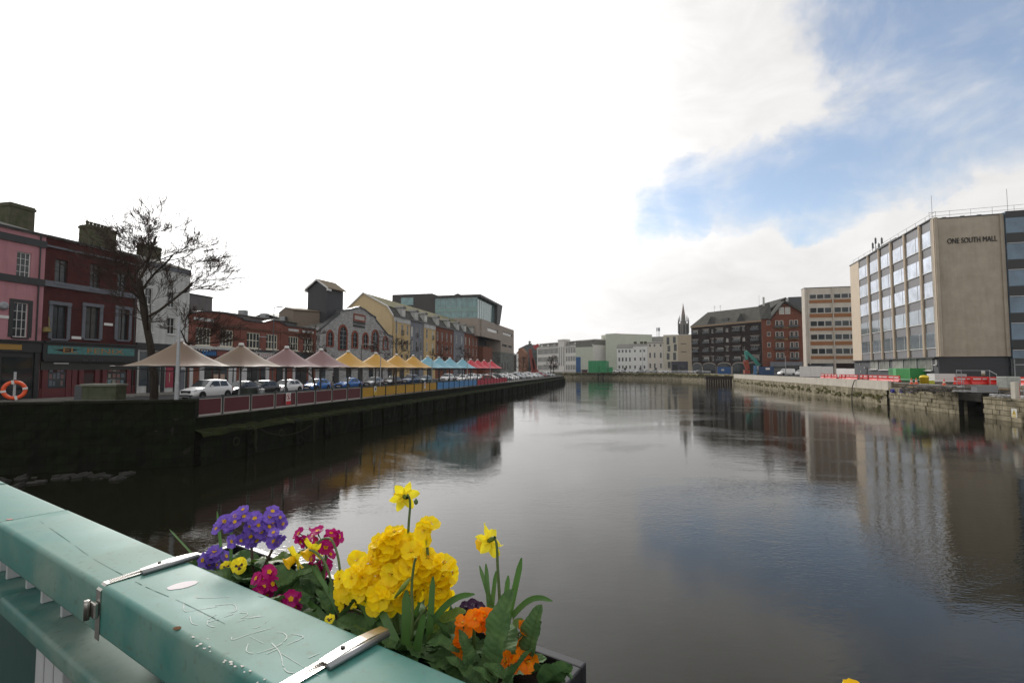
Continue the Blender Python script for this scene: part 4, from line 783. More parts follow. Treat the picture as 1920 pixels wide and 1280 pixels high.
# dark brick warehouse apartments
a = (.3545*236, 236); b = (.4935*205, 205); F_ = Fac(a, b, ZR); P = F_.thing('dark_brick_warehouse', 'long dark brick warehouse flats with pale arches and slate roof', 'apartment building'); W_ = F_.w
zt = F_.z(1360, 606.5); hs = []; cols = [(1298, 1309), (1318, 1329), (1333, 1338), (1343, 1356), (1360, 1366), (1374, 1388), (1391, 1397), (1408, 1423)]
rows = [(.17, .22), (0, 0)]; rw = [(615, 622.5), (634, 641.5), (650.5, 658), (668, 676)]
for a_, b_ in rw:
    for c_, d_ in cols: pass
zrow = [(F_.z(1360, b_), F_.z(1360, a_)) for a_, b_ in rw]; xcol = [(F_.sz(c_, 640)[0], F_.sz(d_, 640)[0]) for c_, d_ in cols]
hs = [(x0, x1, z0, z1) for (z0, z1) in zrow for (x0, x1) in xcol]
body(MB(), 0, W_, 14, 0, zt, hs, rec=.5).build('wall', BRICKD, P); rr = random.Random(4)
for h in hs: window(P, h[0], h[2], h[1]-h[0], h[3]-h[2], y=.4, nx=3 if h[1]-h[0] > 1.8 else 2, nz=1, t=.16, bar=.12, fr=WB, gl=GLC if rr.random() < .3 else GL, sill=M('pale_lintel', (.32, .29, .25), .8))
mb = MB()
for i, h in enumerate(hs):
    if (i*7) % 5 < 3: mb.box(h[0]-.25, h[1]+.25, -.07, -.005, h[3]+.1, h[3]+.42)
mb.build('lintels', M('pale_lintel'), P); mb = MB()
for h in hs:
    if h[1]-h[0] > 2: mb.box(h[0], h[1], -.45, -.4, h[2]-.1, h[2]+.95)
mb.build('balcony_fronts', DGREY, P); MB().box(-.1, W_, -.4, -.005, zt-.6, zt+.15).build('cornice', M('tan_gutter', (.3, .22, .15), .8), P)
za = F_.z(1370, 681); 
for c_, d_ in ((1299, 1316), (1318, 1342), (1346, 1371), (1374, 1398), (1402, 1424)):
    x0, x1 = F_.sz(c_, 690)[0], F_.sz(d_, 690)[0]; r_ = (x1-x0)/2; zz = za-1.2
    o = [(x0+r_-r_*math.cos(math.pi*i/10), zz+1.35*math.sin(math.pi*i/10)) for i in range(11)]; k = MB().prism_y([(x1, 0), ]+o[::-1]+[(x0, 0)], -.06, -.01).build('arch_glazing', GL, P); mb = MB()
    for (p0, p1) in zip(o[:-1], o[1:]): mb.add([(p0[0], -.16, p0[1]), (p1[0], -.16, p1[1]), (p1[0], -.16, p1[1]+.42), (p0[0], -.16, p0[1]+.42), (p0[0], -.01, p0[1]), (p1[0], -.01, p1[1]), (p1[0], -.01, p1[1]+.42), (p0[0], -.01, p0[1]+.42)], [(0, 1, 2, 3), (0, 4, 5, 1), (3, 2, 6, 7)])
    mb.box(x0-.35, x0, -.16, -.01, 0, zz); mb.box(x1, x1+.35, -.16, -.01, 0, zz); link('arch_surround', mb.mesh('arch_surround', M('pale_lintel')), k)
mb = MB(); zr = F_.z(1425, 574, 5); xh = F_.sz(1327, 590, 5)[0]; mb.add([(-.2, -.4, zt+.1), (W_, -.4, zt+.1), (W_, 5, zr), (xh, 5, zr), (-.2, 14, zt+.1), (W_, 14, zt+.1)], [(0, 1, 2, 3), (0, 3, 4), (3, 2, 5, 4)]); mb.build('roof', M('grey_tile_roof', (.12, .115, .1), .95, .4, .8, .2, kind='brick', bsize=(.4, .3), c2=(.075, .075, .065)), P)
for px in (1333, 1389):
    x = F_.sz(px, 600)[0]; mb = MB(); z = zt+.3; mb.prism_y([(x-2.3, z), (x+2.3, z), (x, z+3.4)], -.1, 4.5); d_ = mb.build('dormer', SLATE, P); link('gable_recess', MB().prism_y([(x-1.5, z+.2), (x+1.5, z+.2), (x, z+2.4)], -.14, -.11).mesh('gable_recess', BLKP), d_)
x = F_.sz(1358, 600)[0]; d_ = MB().box(x-1.6, x+1.6, .4, 4, zt+.6, zt+2.4).build('dormer', SLATE, P); window(d_, x-1.2, zt+.9, 2.4, 1.2, y=.35, nx=3, nz=1, fr=WHITE)
for px in (1340, 1351): 
    x = F_.sz(px, 590, 5)[0]; mb = MB(); mb.tube([(x, 5, zr-.5), (x, 5, zr+2.6)], .05, 5)
    for q in range(3): mb.tube([(x-.6, 5, zr+1.8+q*.3), (x+.6, 5, zr+1.8+q*.3)], .03, 4)
    mb.build('aerial', GREYM, P)
a = (.475*224, 224); Fd = Fac(a, (.5135*206, 206), ZR); P = simplebox('hipped_roof_block', 'dark-roofed block rising behind the brick gable', 'building', Fd, Fd.w, 12, Fd.z(1440, 580), BRICKD, 4.6, SLATE)
mb = MB(); mb.tube([(1, 3, Fd.z(1440, 580)+1), (1, 3, Fd.z(1440, 580)+8)], .06, 5); mb.build('aerial', GREYM, P)

# ------------------------------------------------------------------ far bank
PALE = M('pale_limestone', (.66, .64, .6), .85, .15, .8, .03, streak=.15); PGRN = M('pale_green_render', (.5, .53, .44), .85, .12, .6, .03, streak=.15); WR2 = M('white_house_render', (.74, .74, .72), .85, .12, .6, .03, streak=.15)
CRM = M('cream_house_render', (.64, .6, .53), .85, .12, .6, .03, streak=.1); CRM2 = M('cream_modern_render', (.56, .52, .42), .85, .12, .6, .03); FARW = glass('far_window_glass', (.04, .043, .043), .3, .7, 0, .3)
q = lambda px, Y: (ray(px, 692).x/ray(px, 692).y*Y, Y)
F_ = Fac(q(1007, 372), q(1112, 312), ZR); P = F_.thing('long_pale_office', 'long pale stone office with rows of narrow windows and grey attic', 'office building'); W_ = F_.w
zc = F_.z(1060, 650); 
x0 = F_.sz(1048, 660)[0]; x1 = F_.sz(1059, 660)[0]; hs = []
for (ya, yb) in ((652, 662), (668, 677), (684, 693)):
    z0, z1 = F_.z(1060, yb), F_.z(1060, ya)
    for (s0, s1, n_) in ((1, x0-.5, 17), (x1+1, W_-1, 15)):
        for i in range(n_): c = s0+(s1-s0)*(i+.5)/n_; hs.append((c-.55, c+.55, z0, z1))
mb = body(MB(), 0, W_, 16, 0, zc, hs, rec=.12); mb.build('wall', PALE, P)
WIN = MB().box(-.55, .55, .06, .12, 0, 1).mesh('window', FARW)
for h in hs[:96]: link('window', WIN, P, ((h[0]+h[1])/2, 0, h[2]), scale=(1, 1, h[3]-h[2]))
mb = MB()
for h in hs: mb.box(h[1]+.15, h[1]+.35, -.12, -.01, h[2]-.3, h[3]+.3)
mb.build('vertical_fins', PALE, P).__setitem__('kind', 'stuff')
za = F_.z(1060, 641); mb = MB(); mb.prism_x([(0.2, zc), (14, zc), (14, za), (2.5, za)], 0, W_); mb.build('attic', SLATEG, P); MB().box(-.2, W_+.2, -.3, .2, zc-.2, zc+.3).build('cornice', PALE, P); MB().box(0, W_, 1.5, 15, za, za+.5).build('roof_edge', PALE, P)
MB().box(x0, x1, -.6, 4, 0, F_.z(1053, 636)).box(x0-.5, x1+.5, -.8, 4.2, F_.z(1053, 639), F_.z(1053, 637)).build('entrance_bay', PALE, P); mb = MB()
for k in range(3): x = x0+1+k*(x1-x0-2.4)/2; mb.box(x, x+.8, -.64, -.61, 4, F_.z(1053, 650))
mb.build('entrance_glazing', FARW, P); 
for k in range(8): x = 4+k*(W_-8)/7; MB().box(x, x+2.4, 1.0, 1.4, zc+1.2, zc+2.6).build('rooflight', GLC, P)
FB = Fac(q(1112, 312), q(1129, 322), ZR); Pb = FB.thing('office_end_block', 'grey-green end block beside the long pale office', 'building'); zt = FB.z(1112, 650); body(MB(), 0, FB.w, 12, 0, zt, [(3, 4, 5, 8)]).build('wall', PGRN, Pb); MB().box(3, 4, .2, .25, 5, 8).build('window', FARW, Pb); MB().prism_x([(0, zt), (12, zt), (12, zt+4), (1.5, zt+4)], 0, FB.w).build('attic', SLATEG, Pb)
F_ = Fac(q(1128, 322), q(1157, 306), ZR); P = F_.thing('pale_green_block', 'tall pale green modern block with staggered slot windows', 'building'); W_ = F_.w; zt = F_.z(1157, 626)
hs = []
for i, px in enumerate((1132, 1141, 1150)):
    for j, (ya, yb) in enumerate(((631, 640), (643, 652), (656, 665), (670, 680), (684, 693))): x = F_.sz(px+(j % 2)*1.5, 660)[0]; hs.append((x, x+1.2, F_.z(1145, yb), F_.z(1145, ya)))
body(MB(), 0, W_, 26, 0, zt, hs, rec=.3).build('wall', PGRN, P)
for h in hs: MB().box(h[0], h[1], .2, .25, h[2], h[3]).build('window', FARW, P)
MB().box(-.1, W_+.1, -.1, 26, zt, zt+.3).build('roof_edge', PALE, P)
Fq = Fac(q(1157, 306.2), q(1208, 330), ZR); Pq = Fq.thing('blank_grey_block', 'blank pale grey-green wall block behind the white houses', 'building'); body(MB(), 0.1, Fq.w, 8, 0, Fq.z(1160, 626)).build('wall', PGRN, Pq); MB().box(0, Fq.w, -.1, 8, Fq.z(1160, 626), Fq.z(1160, 626)+.3).build('roof_edge', PALE, Pq)
Fq = Fac(q(1205, 318), q(1247, 312), ZR); Pq = simplebox('slate_roofed_hall', 'broad grey slate roof behind the cream house', 'building', Fq, Fq.w, 14, Fq.z(1225, 645), PALE, 5, SLATEG)
mb = MB(); x = Fq.sz(1230, 640)[0]; zz = Fq.z(1225, 645)+5
for dx in (-.6, .3, 1.0): mb.tube([(x+dx, 7, zz-1), (x+dx, 7, zz+6)], .12, 5); mb.box(x+dx-.3, x+dx+.3, 6.8, 7.2, zz+3.5, zz+5.6)
mb.build('phone_mast', GREYM, Pq)
def house(name, label, pa, Ya, pb, Yb, ytop, mat, cols, rws, roofh, chims=()):
    F_ = Fac(q(pa, Ya), q(pb, Yb), ZR); P = F_.thing(name, label, 'house'); zt = F_.z((pa+pb)/2, ytop); hs = []; 
    for (ya, yb) in rws:
        for px in cols: x = F_.sz(px, 670)[0]; hs.append((x-.5, x+.5, F_.z((pa+pb)/2, yb), F_.z((pa+pb)/2, ya)))
    wz = body(MB(), 0, F_.w, 9, 0, zt, hs, rec=.25); gable(wz, 0, 9, zt, zt+roofh, 4.5); gable(wz, F_.w, 9, zt, zt+roofh, 4.5); wz.build('wall', mat, P); mb = MB(); roof2(mb, -.1, F_.w+.1, 9, zt+.05, zt+roofh+.1, 4.5); mb.build('roof', SLATEG, P)
    for h in hs: window(P, h[0], h[2], 1, h[3]-h[2], y=.15, nx=1, nz=2, t=.08, gl=FARW)
    for px in chims: x = F_.sz(px, 650)[0]; MB().box(x-.8, x+.8, 4, 5, zt+roofh-.8, zt+roofh+1.2).build('chimney', CHIM, P)
    MB().box(F_.w/2-.6, F_.w/2+.6, -.1, -.01, 0, 2.6).build('door', BLKP, P); return P
house('white_house', 'wide white house with four window columns on the far bank', 1157, 287, 1187, 284, 652, WR2, (1161, 1167.5, 1174, 1181), ((655.5, 661), (670, 677.5), (685, 691)), 2.2)
house('white_house', 'narrower white house with chimneys beside the cream house', 1187, 284, 1214.5, 281, 647.5, WR2, (1190.5, 1201, 1208), ((655.5, 660), (670, 676), (685, 691)), 1.2, (1189, 1201, 1208))
house('cream_house', 'cream three-storey house with downpipe on the far bank', 1214.7, 281, 1244.5, 278, 642.5, CRM, (1219, 1227.5, 1239), ((645, 650), (661, 671), (681, 690)), .8)
F_ = Fac(q(1244.7, 277.5), q(1272, 274.5), ZR); P = F_.thing('cream_modern_block', 'cream modern block with slot windows and dark ground floor box', 'building'); W_ = F_.w; zt = F_.z(1258, 627.5); hs = []
for px, L_ in ((1251, ((632, 646), (648, 659), (662, 674), (678, 690))), (1263, ((631, 643), (645, 658), (661, 675)))):
    for j, (ya, yb) in enumerate(L_): x = F_.sz(px+(j % 2)*1.6-1, 660)[0]; hs.append((x, x+1.5, F_.z(px, yb), F_.z(px, ya)))
body(MB(), 0, W_, 14, 0, zt, hs, rec=.3).build('wall', CRM2, P)
for h in hs: MB().box(h[0], h[1], .2, .25, h[2], h[3]).build('window', FARW, P)
Fe = Fac(q(1272, 274.4), q(1299, 270), ZR); Pe = Fe.thing('beige_gable_block', 'plain beige end block left of the dark brick warehouse', 'building'); body(MB(), 0, Fe.w, 14, 0, Fe.z(1285, 628)).build('wall', M('beige_plain', (.45, .38, .28), .85, .12, .5, streak=.15), Pe); MB().box(-.1, Fe.w, -.1, 14, Fe.z(1285, 628), Fe.z(1285, 628)+.25).build('roof_edge', PALE, Pe)
k = MB().box(W_-3.5, W_+5, -1.2, -.02, 0, F_.z(1265, 677.5)).build('dark_box', M('purple_black_panel', (.04, .038, .06), .5), P); 
for x in (W_-2.8, W_+1): MB().box(x, x+2.6, -1.25, -1.205, .2, 4.2).build('shop_window', GL, P)
for z in (F_.z(1285, 645), F_.z(1285, 660)): MB().box(1.5, 4.5, -.06, -.01, z, z+.35).build('vent_slot', CHAR, Pe)
# church spire
CH = M('spire_stone', (.2, .19, .175), .9, .3, 1, .1); sp = q(1283, 330); z = lambda py: zat(py, 330); P = thing('church_spire', 'slender gothic church spire with pinnacled belfry behind the beige block', 'church', (sp[0], sp[1], ZR), .3)
mb = MB(); hw = 2.2; mb.box(-hw, hw, -hw, hw, 0, z(606)-ZR); mb.build('tower', CH, P)
mb = MB(); mb.lathe([(1.9, z(606)-ZR), (1.9, z(602)-ZR), (1.5, z(602)-ZR), (1.2, z(590)-ZR)], 8); mb.build('lantern', CH, P)
MB().lathe([(1.15, z(590)-ZR), (.6, z(580)-ZR), (.05, z(568)-ZR)], 8).build('spire', M('spire_pinkish', (.24, .19, .175), .9, .2), P)
for sx in (-1, 1):
    for sy in (-1, 1):
        MB().lathe([(.5, z(625)-ZR), (.5, z(604)-ZR), (.4, z(601)-ZR), (.03, z(594)-ZR)], 6, (sx*2.2, sy*2.2, 0)).build('pinnacle', CH, P); MB().lathe([(.35, z(603)-ZR), (.35, z(596)-ZR), (.03, z(590)-ZR)], 6, (sx*1.6, sy*1.6, 0)).build('pinnacle', CH, P)
for k in range(4):
    for px in (-1.1, 1.1): o = MB().prism_y(arch(px-.5, px+.5, z(626)-ZR, z(609)-ZR), -hw-.06, -hw-.01).build('belfry_opening', BLACK, P); o.rotation_euler = (0, 0, k*math.pi/2)
# far left group beyond the music school
GT = M('green_glass_block', (.06, .1, .095), .3, .3, .5, 0, 0, .8)
F_ = Fac(q(972, 395), q(1007, 385), ZR); P = F_.thing('green_glass_office', 'distant dark green glass office between school and pale office', 'office building'); zt = F_.z(990, 653); MB().box(0, F_.w, 0, 14, 0, zt).build('wall', GT, P); MB().prism_y([(0, zt), (F_.w, zt), (F_.w*.7, zt+3), (F_.w*.45, zt+3)], 0, 14).build('roof', DGREY, P)
mb = MB(); [mb.box(0, F_.w, -.1, -.01, 3+k*3.4, 3.5+k*3.4) for k in range(5)]; mb.build('floor_bands', CHAR, P)
F_ = Fac(q(962, 300), q(972, 300), ZR); P = F_.thing('white_stair_building', 'narrow dark-windowed white building just right of the music school', 'building'); body(MB(), 0, F_.w, 10, 0, F_.z(967, 663)).build('wall', WR2, P); MB().box(.4, 2, -.06, -.01, .5, F_.z(967, 665)).build('window', CHAR, P)
F_ = Fac(q(968, 380), q(985, 378), ZR); P = F_.thing('brick_gable_house', 'small orange-brown gabled building in the distance', 'building'); h_ = F_.z(975, 662); MB().prism_y([(0, 0), (F_.w, 0), (F_.w, h_), (F_.w/2, h_+4), (0, h_)], 0, 9).build('wall', M('rusty_render', (.25, .12, .07), .9), P)
# ------------------------------------------------------------------ canopies
def canopy_mat(n, c, c2): return M(n, c, .55, .35, .7, .03, 0, .4, c2=c2, transl=.3)
CM = {'mauve_brown': canopy_mat('canopy_faded_brown', (.27, .2, .125), (.27, .18, .15)), 'mauve': canopy_mat('canopy_mauve', (.28, .165, .155), (.26, .14, .15)), 'yellow': canopy_mat('canopy_yellow', (.62, .36, .07), (.6, .33, .05)),
      'blue': canopy_mat('canopy_blue', (.2, .45, .56), (.26, .5, .6)), 'red': canopy_mat('canopy_red', (.6, .06, .085), (.58, .05, .07))}
S_ = 2.36; HC = 1.58
def canopy_mesh(key):
    n = 20; vs = []; fs = []
    for j in range(n+1):
        for i in range(n+1):
            u, v = 2*i/n-1, 2*j/n-1; m = max(abs(u), abs(v)); 
            rr_ = math.hypot(u, v); e = (abs(u)*abs(v))
            k = 1-.07*m**3*(1-min(abs(u), abs(v))/max(m, 1e-6))    # scalloped sides
            r_ = (m*.62+rr_*.38)
            z = HC*max(0, 1-min(1, r_))**1.45; z += .028*math.sin(14*math.atan2(v, u))*rr_*max(0, 1-r_)+.012*math.sin(u*9+v*5); z += .05*m**4*(1-(min(abs(u), abs(v))/max(m, 1e-6))**2)
            vs.append((u*S_*k, v*S_*k, z))
    for j in range(n):
        for i in range(n): a = j*(n+1)+i; fs.append((a, a+1, a+n+2, a+n+1))
    mb = MB().add(vs, fs); me = mb.mesh('canopy', CM[key], True); return me
pole = MB().lathe([(.18, 0), (.18, .03), (.075, .035), (.075, 2.85), (.05, 2.9), (.05, 4.15)], 10).mesh('pole', DGREY)
capm = MB().lathe([(.17, -.1), (.19, 0), (.13, .09), (0, .1)], 12).mesh('top_cap', WHITE, True)
mb = MB()
for a in range(4):
    an = math.pi/4+a*math.pi/2; e = (math.cos(an)*S_*1.36, math.sin(an)*S_*1.36); mb.tube([(0, 0, 2.45), (e[0], e[1], 2.74)], .03, 5)
for a in range(4):
    an = math.pi/4+a*math.pi/2; b_ = an+math.pi/2; mb.tube([(math.cos(an)*S_*1.36, math.sin(an)*S_*1.36, 2.75), (math.cos(b_)*S_*1.36, math.sin(b_)*S_*1.36, 2.77)], .028, 5)
armm = mb.mesh('support_arms', DGREY)
kinds = ['mauve_brown']*2+['mauve']*2+['yellow']*4+['blue']*4+['red']*4; cmes = {k: canopy_mesh(k) for k in set(kinds)}; roadang = math.atan2(1, .22)
ordn = ['first', 'second', 'third', 'fourth']; cname = {'mauve_brown': 'faded brown', 'mauve': 'dusty mauve', 'yellow': 'yellow', 'blue': 'pale blue', 'red': 'red'}
Yc = [29.9, 34.7, 39.4, 43.9, 48.2, 53.6, 58.5, 63.1, 67.8, 72.0, 76.4, 82.4, 86.9, 91, 95.3, 100.4]
cnt = {}
for i, k in enumerate(kinds):
    cnt[k] = cnt.get(k, 0)+1; tot = kinds.count(k)
    t_ = thing('canopy_parasol', '%s tent-shaped canopy, %s of the %s in the row counting from the left' % (cname[k], ordn[cnt[k]-1], {2: 'two', 4: 'four'}[tot]), 'canopy', (XL(Yc[i], 26.2), Yc[i], 0), roadang-math.pi/2+rnd.uniform(-.03, .03), 'canopies along the quay')
    link('pole', pole, t_); link('canopy', cmes[k], t_, (0, 0, 2.76)); link('top_cap', capm, t_, (0, 0, 2.76+HC-.03)); link('support_arms', armm, t_)

# ------------------------------------------------------------------ quay fence, one thing per colour
FF = Fac((XL(27.2, 23.45), 27.2), (XL(195, 23.45), 195)); sY = lambda Y: (Y-27.2)/FF.t.y
FCOL = {'maroon': M('maroon_panel', (.085, .01, .014), .5, .2, 1), 'yellow': M('yellow_panel', (.42, .23, .012), .5, .25, 1.5), 'blue': M('blue_panel', (.055, .2, .42), .5, .15, 1), 'red': M('red_panel', (.4, .02, .05), .5, .15, 1)}
post_m = MB().box(-.045, .045, -.06, .06, -.25, 1.12).mesh('post', M('dark_green_post', (.035, .045, .035), .7, .3, 5))
EDGE = M('pale_panel_edge', (.42, .4, .37), .7, .3, 3)
for nm, Y0, Y1, n_ in (('maroon', 27.5, 45.3, 8), ('yellow', 45.5, 63.6, 8), ('blue', 63.8, 81.0, 8), ('red', 81.2, 102.0, 10)):
    x0, x1 = sY(Y0), sY(Y1); o = thing('quay_fence', '%s panelled section of the quayside fence' % nm, 'fence', (FF.a.x, FF.a.y, 0), FF.rz, 'coloured quay fence sections'); pw = (x1-x0)/n_
    for i in range(n_):
        a, b = x0+i*pw+.07, x0+(i+1)*pw-.07; pn = MB().box(a+.05, b-.05, -.02, .02, .1, .93).build('panel', FCOL[nm], o)
        if nm == 'maroon':
            mb = MB(); mb.box(a, a+.045, -.03, .03, .05, .97); mb.box(b-.045, b, -.03, .03, .05, .97); mb.box(a+.05, b-.05, -.03, .03, .02, .095)
            mb.box(a+.05, b-.05, -.03, .03, .935, .975); link('panel_frame', mb.mesh('panel_frame', EDGE), pn)
    for i in range(n_+1): link('post', post_m, o, (x0+i*pw, 0, 0))
    mb = MB(); mb.box(x0, x1, -.045, .045, 1.0, 1.06); mb.build('top_rail', DGREY, o)
o = thing('quay_railing', 'plain grey metal quay railing beyond the red fence panels', 'railing', (FF.a.x, FF.a.y, 0), FF.rz); x0, x1 = sY(102.2), sY(194)
mb = MB(); 
for z in (.35, .68, 1.02): mb.tube([(x0, 0, z), (x1, 0, z)], .03, 4)
mb.build('rails', GREYM, o)
for i in range(47): link('post', post_m, o, (x0+i*(x1-x0)/46, 0, 0), scale=(.6, .6, .97))
def signboard(px, py, w_, h_, label, kindc):
    x = FF.sz(px, py)[0]; z = FF.z(px, py); o = FF.thing('warning_sign', label, 'sign'); o.location = FF.world(x, 0, z)
    MB().box(-w_/2, w_/2, -.12, -.1, -h_/2, h_/2).build('board', WHITE, o)
    rd = M('sign_red', (.5, .02, .03), .5); 
    if kindc == 'swim':
        MB().box(-w_/2, w_/2, -.126, -.1205, -h_/2, -h_/2+h_*.3).build('red_band', rd, o); mb = MB(); n_ = 20
        c = (0, h_*.15)
        for k in range(n_):
            a0, a1 = 2*math.pi*k/n_, 2*math.pi*(k+1)/n_; r0, r1 = w_*.33, w_*.43; mb.quad((c[0]+r0*math.cos(a0), -.124, c[1]+r0*math.sin(a0)), (c[0]+r1*math.cos(a0), -.124, c[1]+r1*math.sin(a0)), (c[0]+r1*math.cos(a1), -.124, c[1]+r1*math.sin(a1)), (c[0]+r0*math.cos(a1), -.124, c[1]+r0*math.sin(a1)))
        mb.quad((-w_*.3, -.124, c[1]+w_*.22), (-w_*.22, -.124, c[1]+w_*.3), (w_*.3, -.124, c[1]-w_*.22), (w_*.22, -.124, c[1]-w_*.3)); mb.build('prohibition_ring', rd, o)
        mb = MB(); mb.lathe([(.0, 0), (.05, 0), (.05, .003), (0, .003)], 10); k = mb.build('swimmer_symbol', BLACK, o, loc=(0, -.122, h_*.22)); k.rotation_euler = (R(90), 0, 0); MB().box(-.04, .04, -.1235, -.121, -h_*.02, h_*.17).build('swimmer_symbol', BLACK, o)
    elif kindc == 'yellow':
        MB().box(-w_/2, w_/2, -.126, -.1205, -h_/2, -h_*.05).build('yellow_band', M('sign_yellow', (.55, .4, .03), .5), o); MB().box(-w_*.2, w_*.2, -.126, -.1205, .02, h_*.36).build('symbol', BLACK, o); MB().box(-w_*.3, w_*.3, -.13, -.127, -h_*.4, -h_*.33).build('text_line', BLACK, o)
    else:
        MB().box(-w_*.3, w_*.3, -.126, -.1205, -h_*.1, h_*.36).build('symbol', rd, o); MB().box(-w_*.12, w_*.12, -.13, -.127, -.05, h_*.3).build('symbol_bar', WHITE, o)
signboard(538, 747, .5, .8, 'white and red no-swimming sign on the maroon fence', 'swim'); signboard(701.5, 732, .42, .8, 'white and yellow notice on the second yellow fence panel', 'yellow'); signboard(795, 722, .45, .75, 'small white notice with red symbol near the end of the yellow fence', 'r')

# ------------------------------------------------------------------ cars
TYRE = M('tyre_rubber', (.015, .015, .015), .85, .1, 8, .05); RIM = M('alloy_rim', (.3, .3, .31), .3, .1, 8, 0, .8); HLG = M('headlight_glass', (.6, .62, .65), .1, .1, 3, 0, .3, .8); TLG = M('tail_light_red', (.3, .01, .01), .2); PLATE = M('number_plate', (.6, .6, .6), .5)
def paint(n, c): return M('car_paint_'+n, c, .22, .04, 1, 0, 0, .7)
PC = {'white': paint('white', (.66, .66, .66)), 'black': paint('black', (.014, .014, .017)), 'blue': paint('blue', (.03, .14, .42)), 'dark blue': paint('dark_blue', (.012, .05, .12)), 'grey': paint('grey', (.14, .145, .15)), 'silver': paint('silver', (.38, .39, .4)), 'red': paint('red', (.3, .02, .02)), 'teal grey': paint('teal', (.05, .11, .13))}
wheel_t = MB().lathe([(.2, -.1), (.3, -.11), (.335, -.07), (.335, .07), (.3, .11), (.2, .1)], 20).mesh('tyre', TYRE, True)
mb = MB(); mb.lathe([(0, .085), (.05, .09), (.06, .07)], 12); mb.lathe([(.19, .06), (.21, .1), (.225, .1)], 20)
for k in range(5):
    a = 2*math.pi*k/5; c, s_ = math.cos(a), math.sin(a); mb.add([(c*.04-s_*.03, s_*.04+c*.03, .085), (c*.2-s_*.035, s_*.2+c*.035, .08), (c*.2+s_*.035, s_*.2-c*.035, .08), (c*.04+s_*.03, s_*.04-c*.03, .085)], [(0, 1, 2, 3)])
mb.lathe([(0, .03), (.2, .03)], 16, mi=1); wheel_r = mb.mesh('rim', [RIM, BLACK])
CAR = {}
def car_proto(kind):
    if kind in CAR: return CAR[kind]
    Lc, Wc, Hc, hood, belt, wsb, wst, rft, rfb = {'suv': (4.5, 1.86, 1.66, .98, 1.06, 1.25, 2.0, 3.85, 4.3), 'hatch': (4.05, 1.74, 1.44, .86, .94, 1.1, 1.8, 3.3, 3.85), 'saloon': (4.6, 1.8, 1.44, .84, .92, 1.35, 2.1, 3.2, 3.95), 'van': (4.9, 1.95, 1.98, 1.1, 1.2, .95, 1.6, 4.75, 4.85)}[kind]
    w2 = Wc/2; st = []
    tail = {'suv': 1.08, 'hatch': .98, 'saloon': .95, 'van': 1.3}[kind]
    for x, wf, zt, zb in ((0, .78, .55, .28), (.06, .86, .68, .22), (.28, .95, hood-.14, .2), (.75, 1, hood-.03, .2), (wsb, 1, belt-.03, .2), (wst, 1, belt, .2), (Lc*.62, 1, belt+.01, .2), (rft, 1, belt+.03, .2), (Lc-.3, .985, tail, .22), (Lc-.06, .9, tail-.12, .26), (Lc, .8, tail-.4, .34)): st.append((x, w2*wf, zt, zb))
    vs = []; n = 14
    for x, ww, zt, zb in st:
        half = [(0, zb), (ww*.8, zb), (ww*.96, zb+.1), (ww, zb+(zt-zb)*.4), (ww*.985, zt-.14), (ww*.9, zt-.03), (ww*.6, zt+.02), (0, zt+.04)]
        ring = [(x, y, z) for y, z in half]+[(x, -y, z) for y, z in half[-2:0:-1]]; vs += ring
    k = 14; fs = [tuple(range(k-1, -1, -1)), tuple(range((len(st)-1)*k, len(st)*k))]
    for i in range(len(st)-1):
        for j in range(k): fs.append((i*k+j, i*k+(j+1) % k, (i+1)*k+(j+1) % k, (i+1)*k+j))
    wx = (.82, Lc-.82)
    bodyb = MB().add(vs, fs)
    g = []; zr = Hc
    for x, wt, z in ((wsb-.05, .86, belt-.02), (wst, .7, zr-.02), ((wst+rft)/2, .7, zr+.02), (rft, .67, zr-.04), (rfb, .8, belt+.02)): g.append((x, w2*wt, z))
    ring = []; vs = []
    for x, ww, z in g:
        top = z > belt+.1; b_ = w2*.9
        half = [(b_, belt-.04), (ww+(.02 if top else 0), z-.05 if top else z-.01), (ww-.08, z), (0, z+.02)]; vs += [(x+(0 if i else 0), y, zz) for i, (y, zz) in enumerate(half)]+[(x, -y, zz) for y, zz in half[-2::-1]]
    # lower corners follow the rake
    m = 7; fs = []
    for i in range(len(g)-1):
        for j in range(m-1): fs.append((i*m+j, i*m+j+1, (i+1)*m+j+1, (i+1)*m+j))
    fs += [tuple(range(m)), tuple(range(len(vs)-1, len(vs)-1-m, -1))]
    gh = MB().add(vs, fs)
    bodyb.add(gh.v, gh.f); r_ = {}
    r_['body'] = bodyb
    # glazing panels lying just outside the cabin shell
    e = .012; win = []
    def P3(x, t, s_):        # point on cabin side: t 0 belt..1 roof
        yb, yt = w2*.9, w2*.72; return (x, s_*(yb+(yt-yb)*t+e), belt+.03+(zr-.09-belt-.03)*t)
    for s_ in (1, -1):
        for xa0, xa1, xb0, xb1 in (((wsb+.38), wst+.16, (wst+rft)/2-.06, (wst+rft)/2-.06), ((wst+rft)/2+.04, (wst+rft)/2+.04, rfb-.45, rft-.12)):
            if kind == 'van' and xb0 > 3: continue
            win.append([P3(xa0, .02, s_), P3(xb0, .02, s_), P3(xb1, .93, s_), P3(xa1, .93, s_)])
    ws = [(wsb+.02-e, w2*.8, belt+.02), (wsb+.02-e, -w2*.8, belt+.02), (wst-.02-e*2, -w2*.64, zr-.05), (wst-.02-e*2, w2*.64, zr-.05)]; ws = [(x-.02, y, z+.015) for x, y, z in ws]
    rw = [(rft+.1, -w2*.6, zr-.09), (rft+.1, w2*.6, zr-.09), (rfb-.03, w2*.72, belt+.12), (rfb-.03, -w2*.72, belt+.12)]; rw = [(x+.045, y, z+.02) for x, y, z in rw]
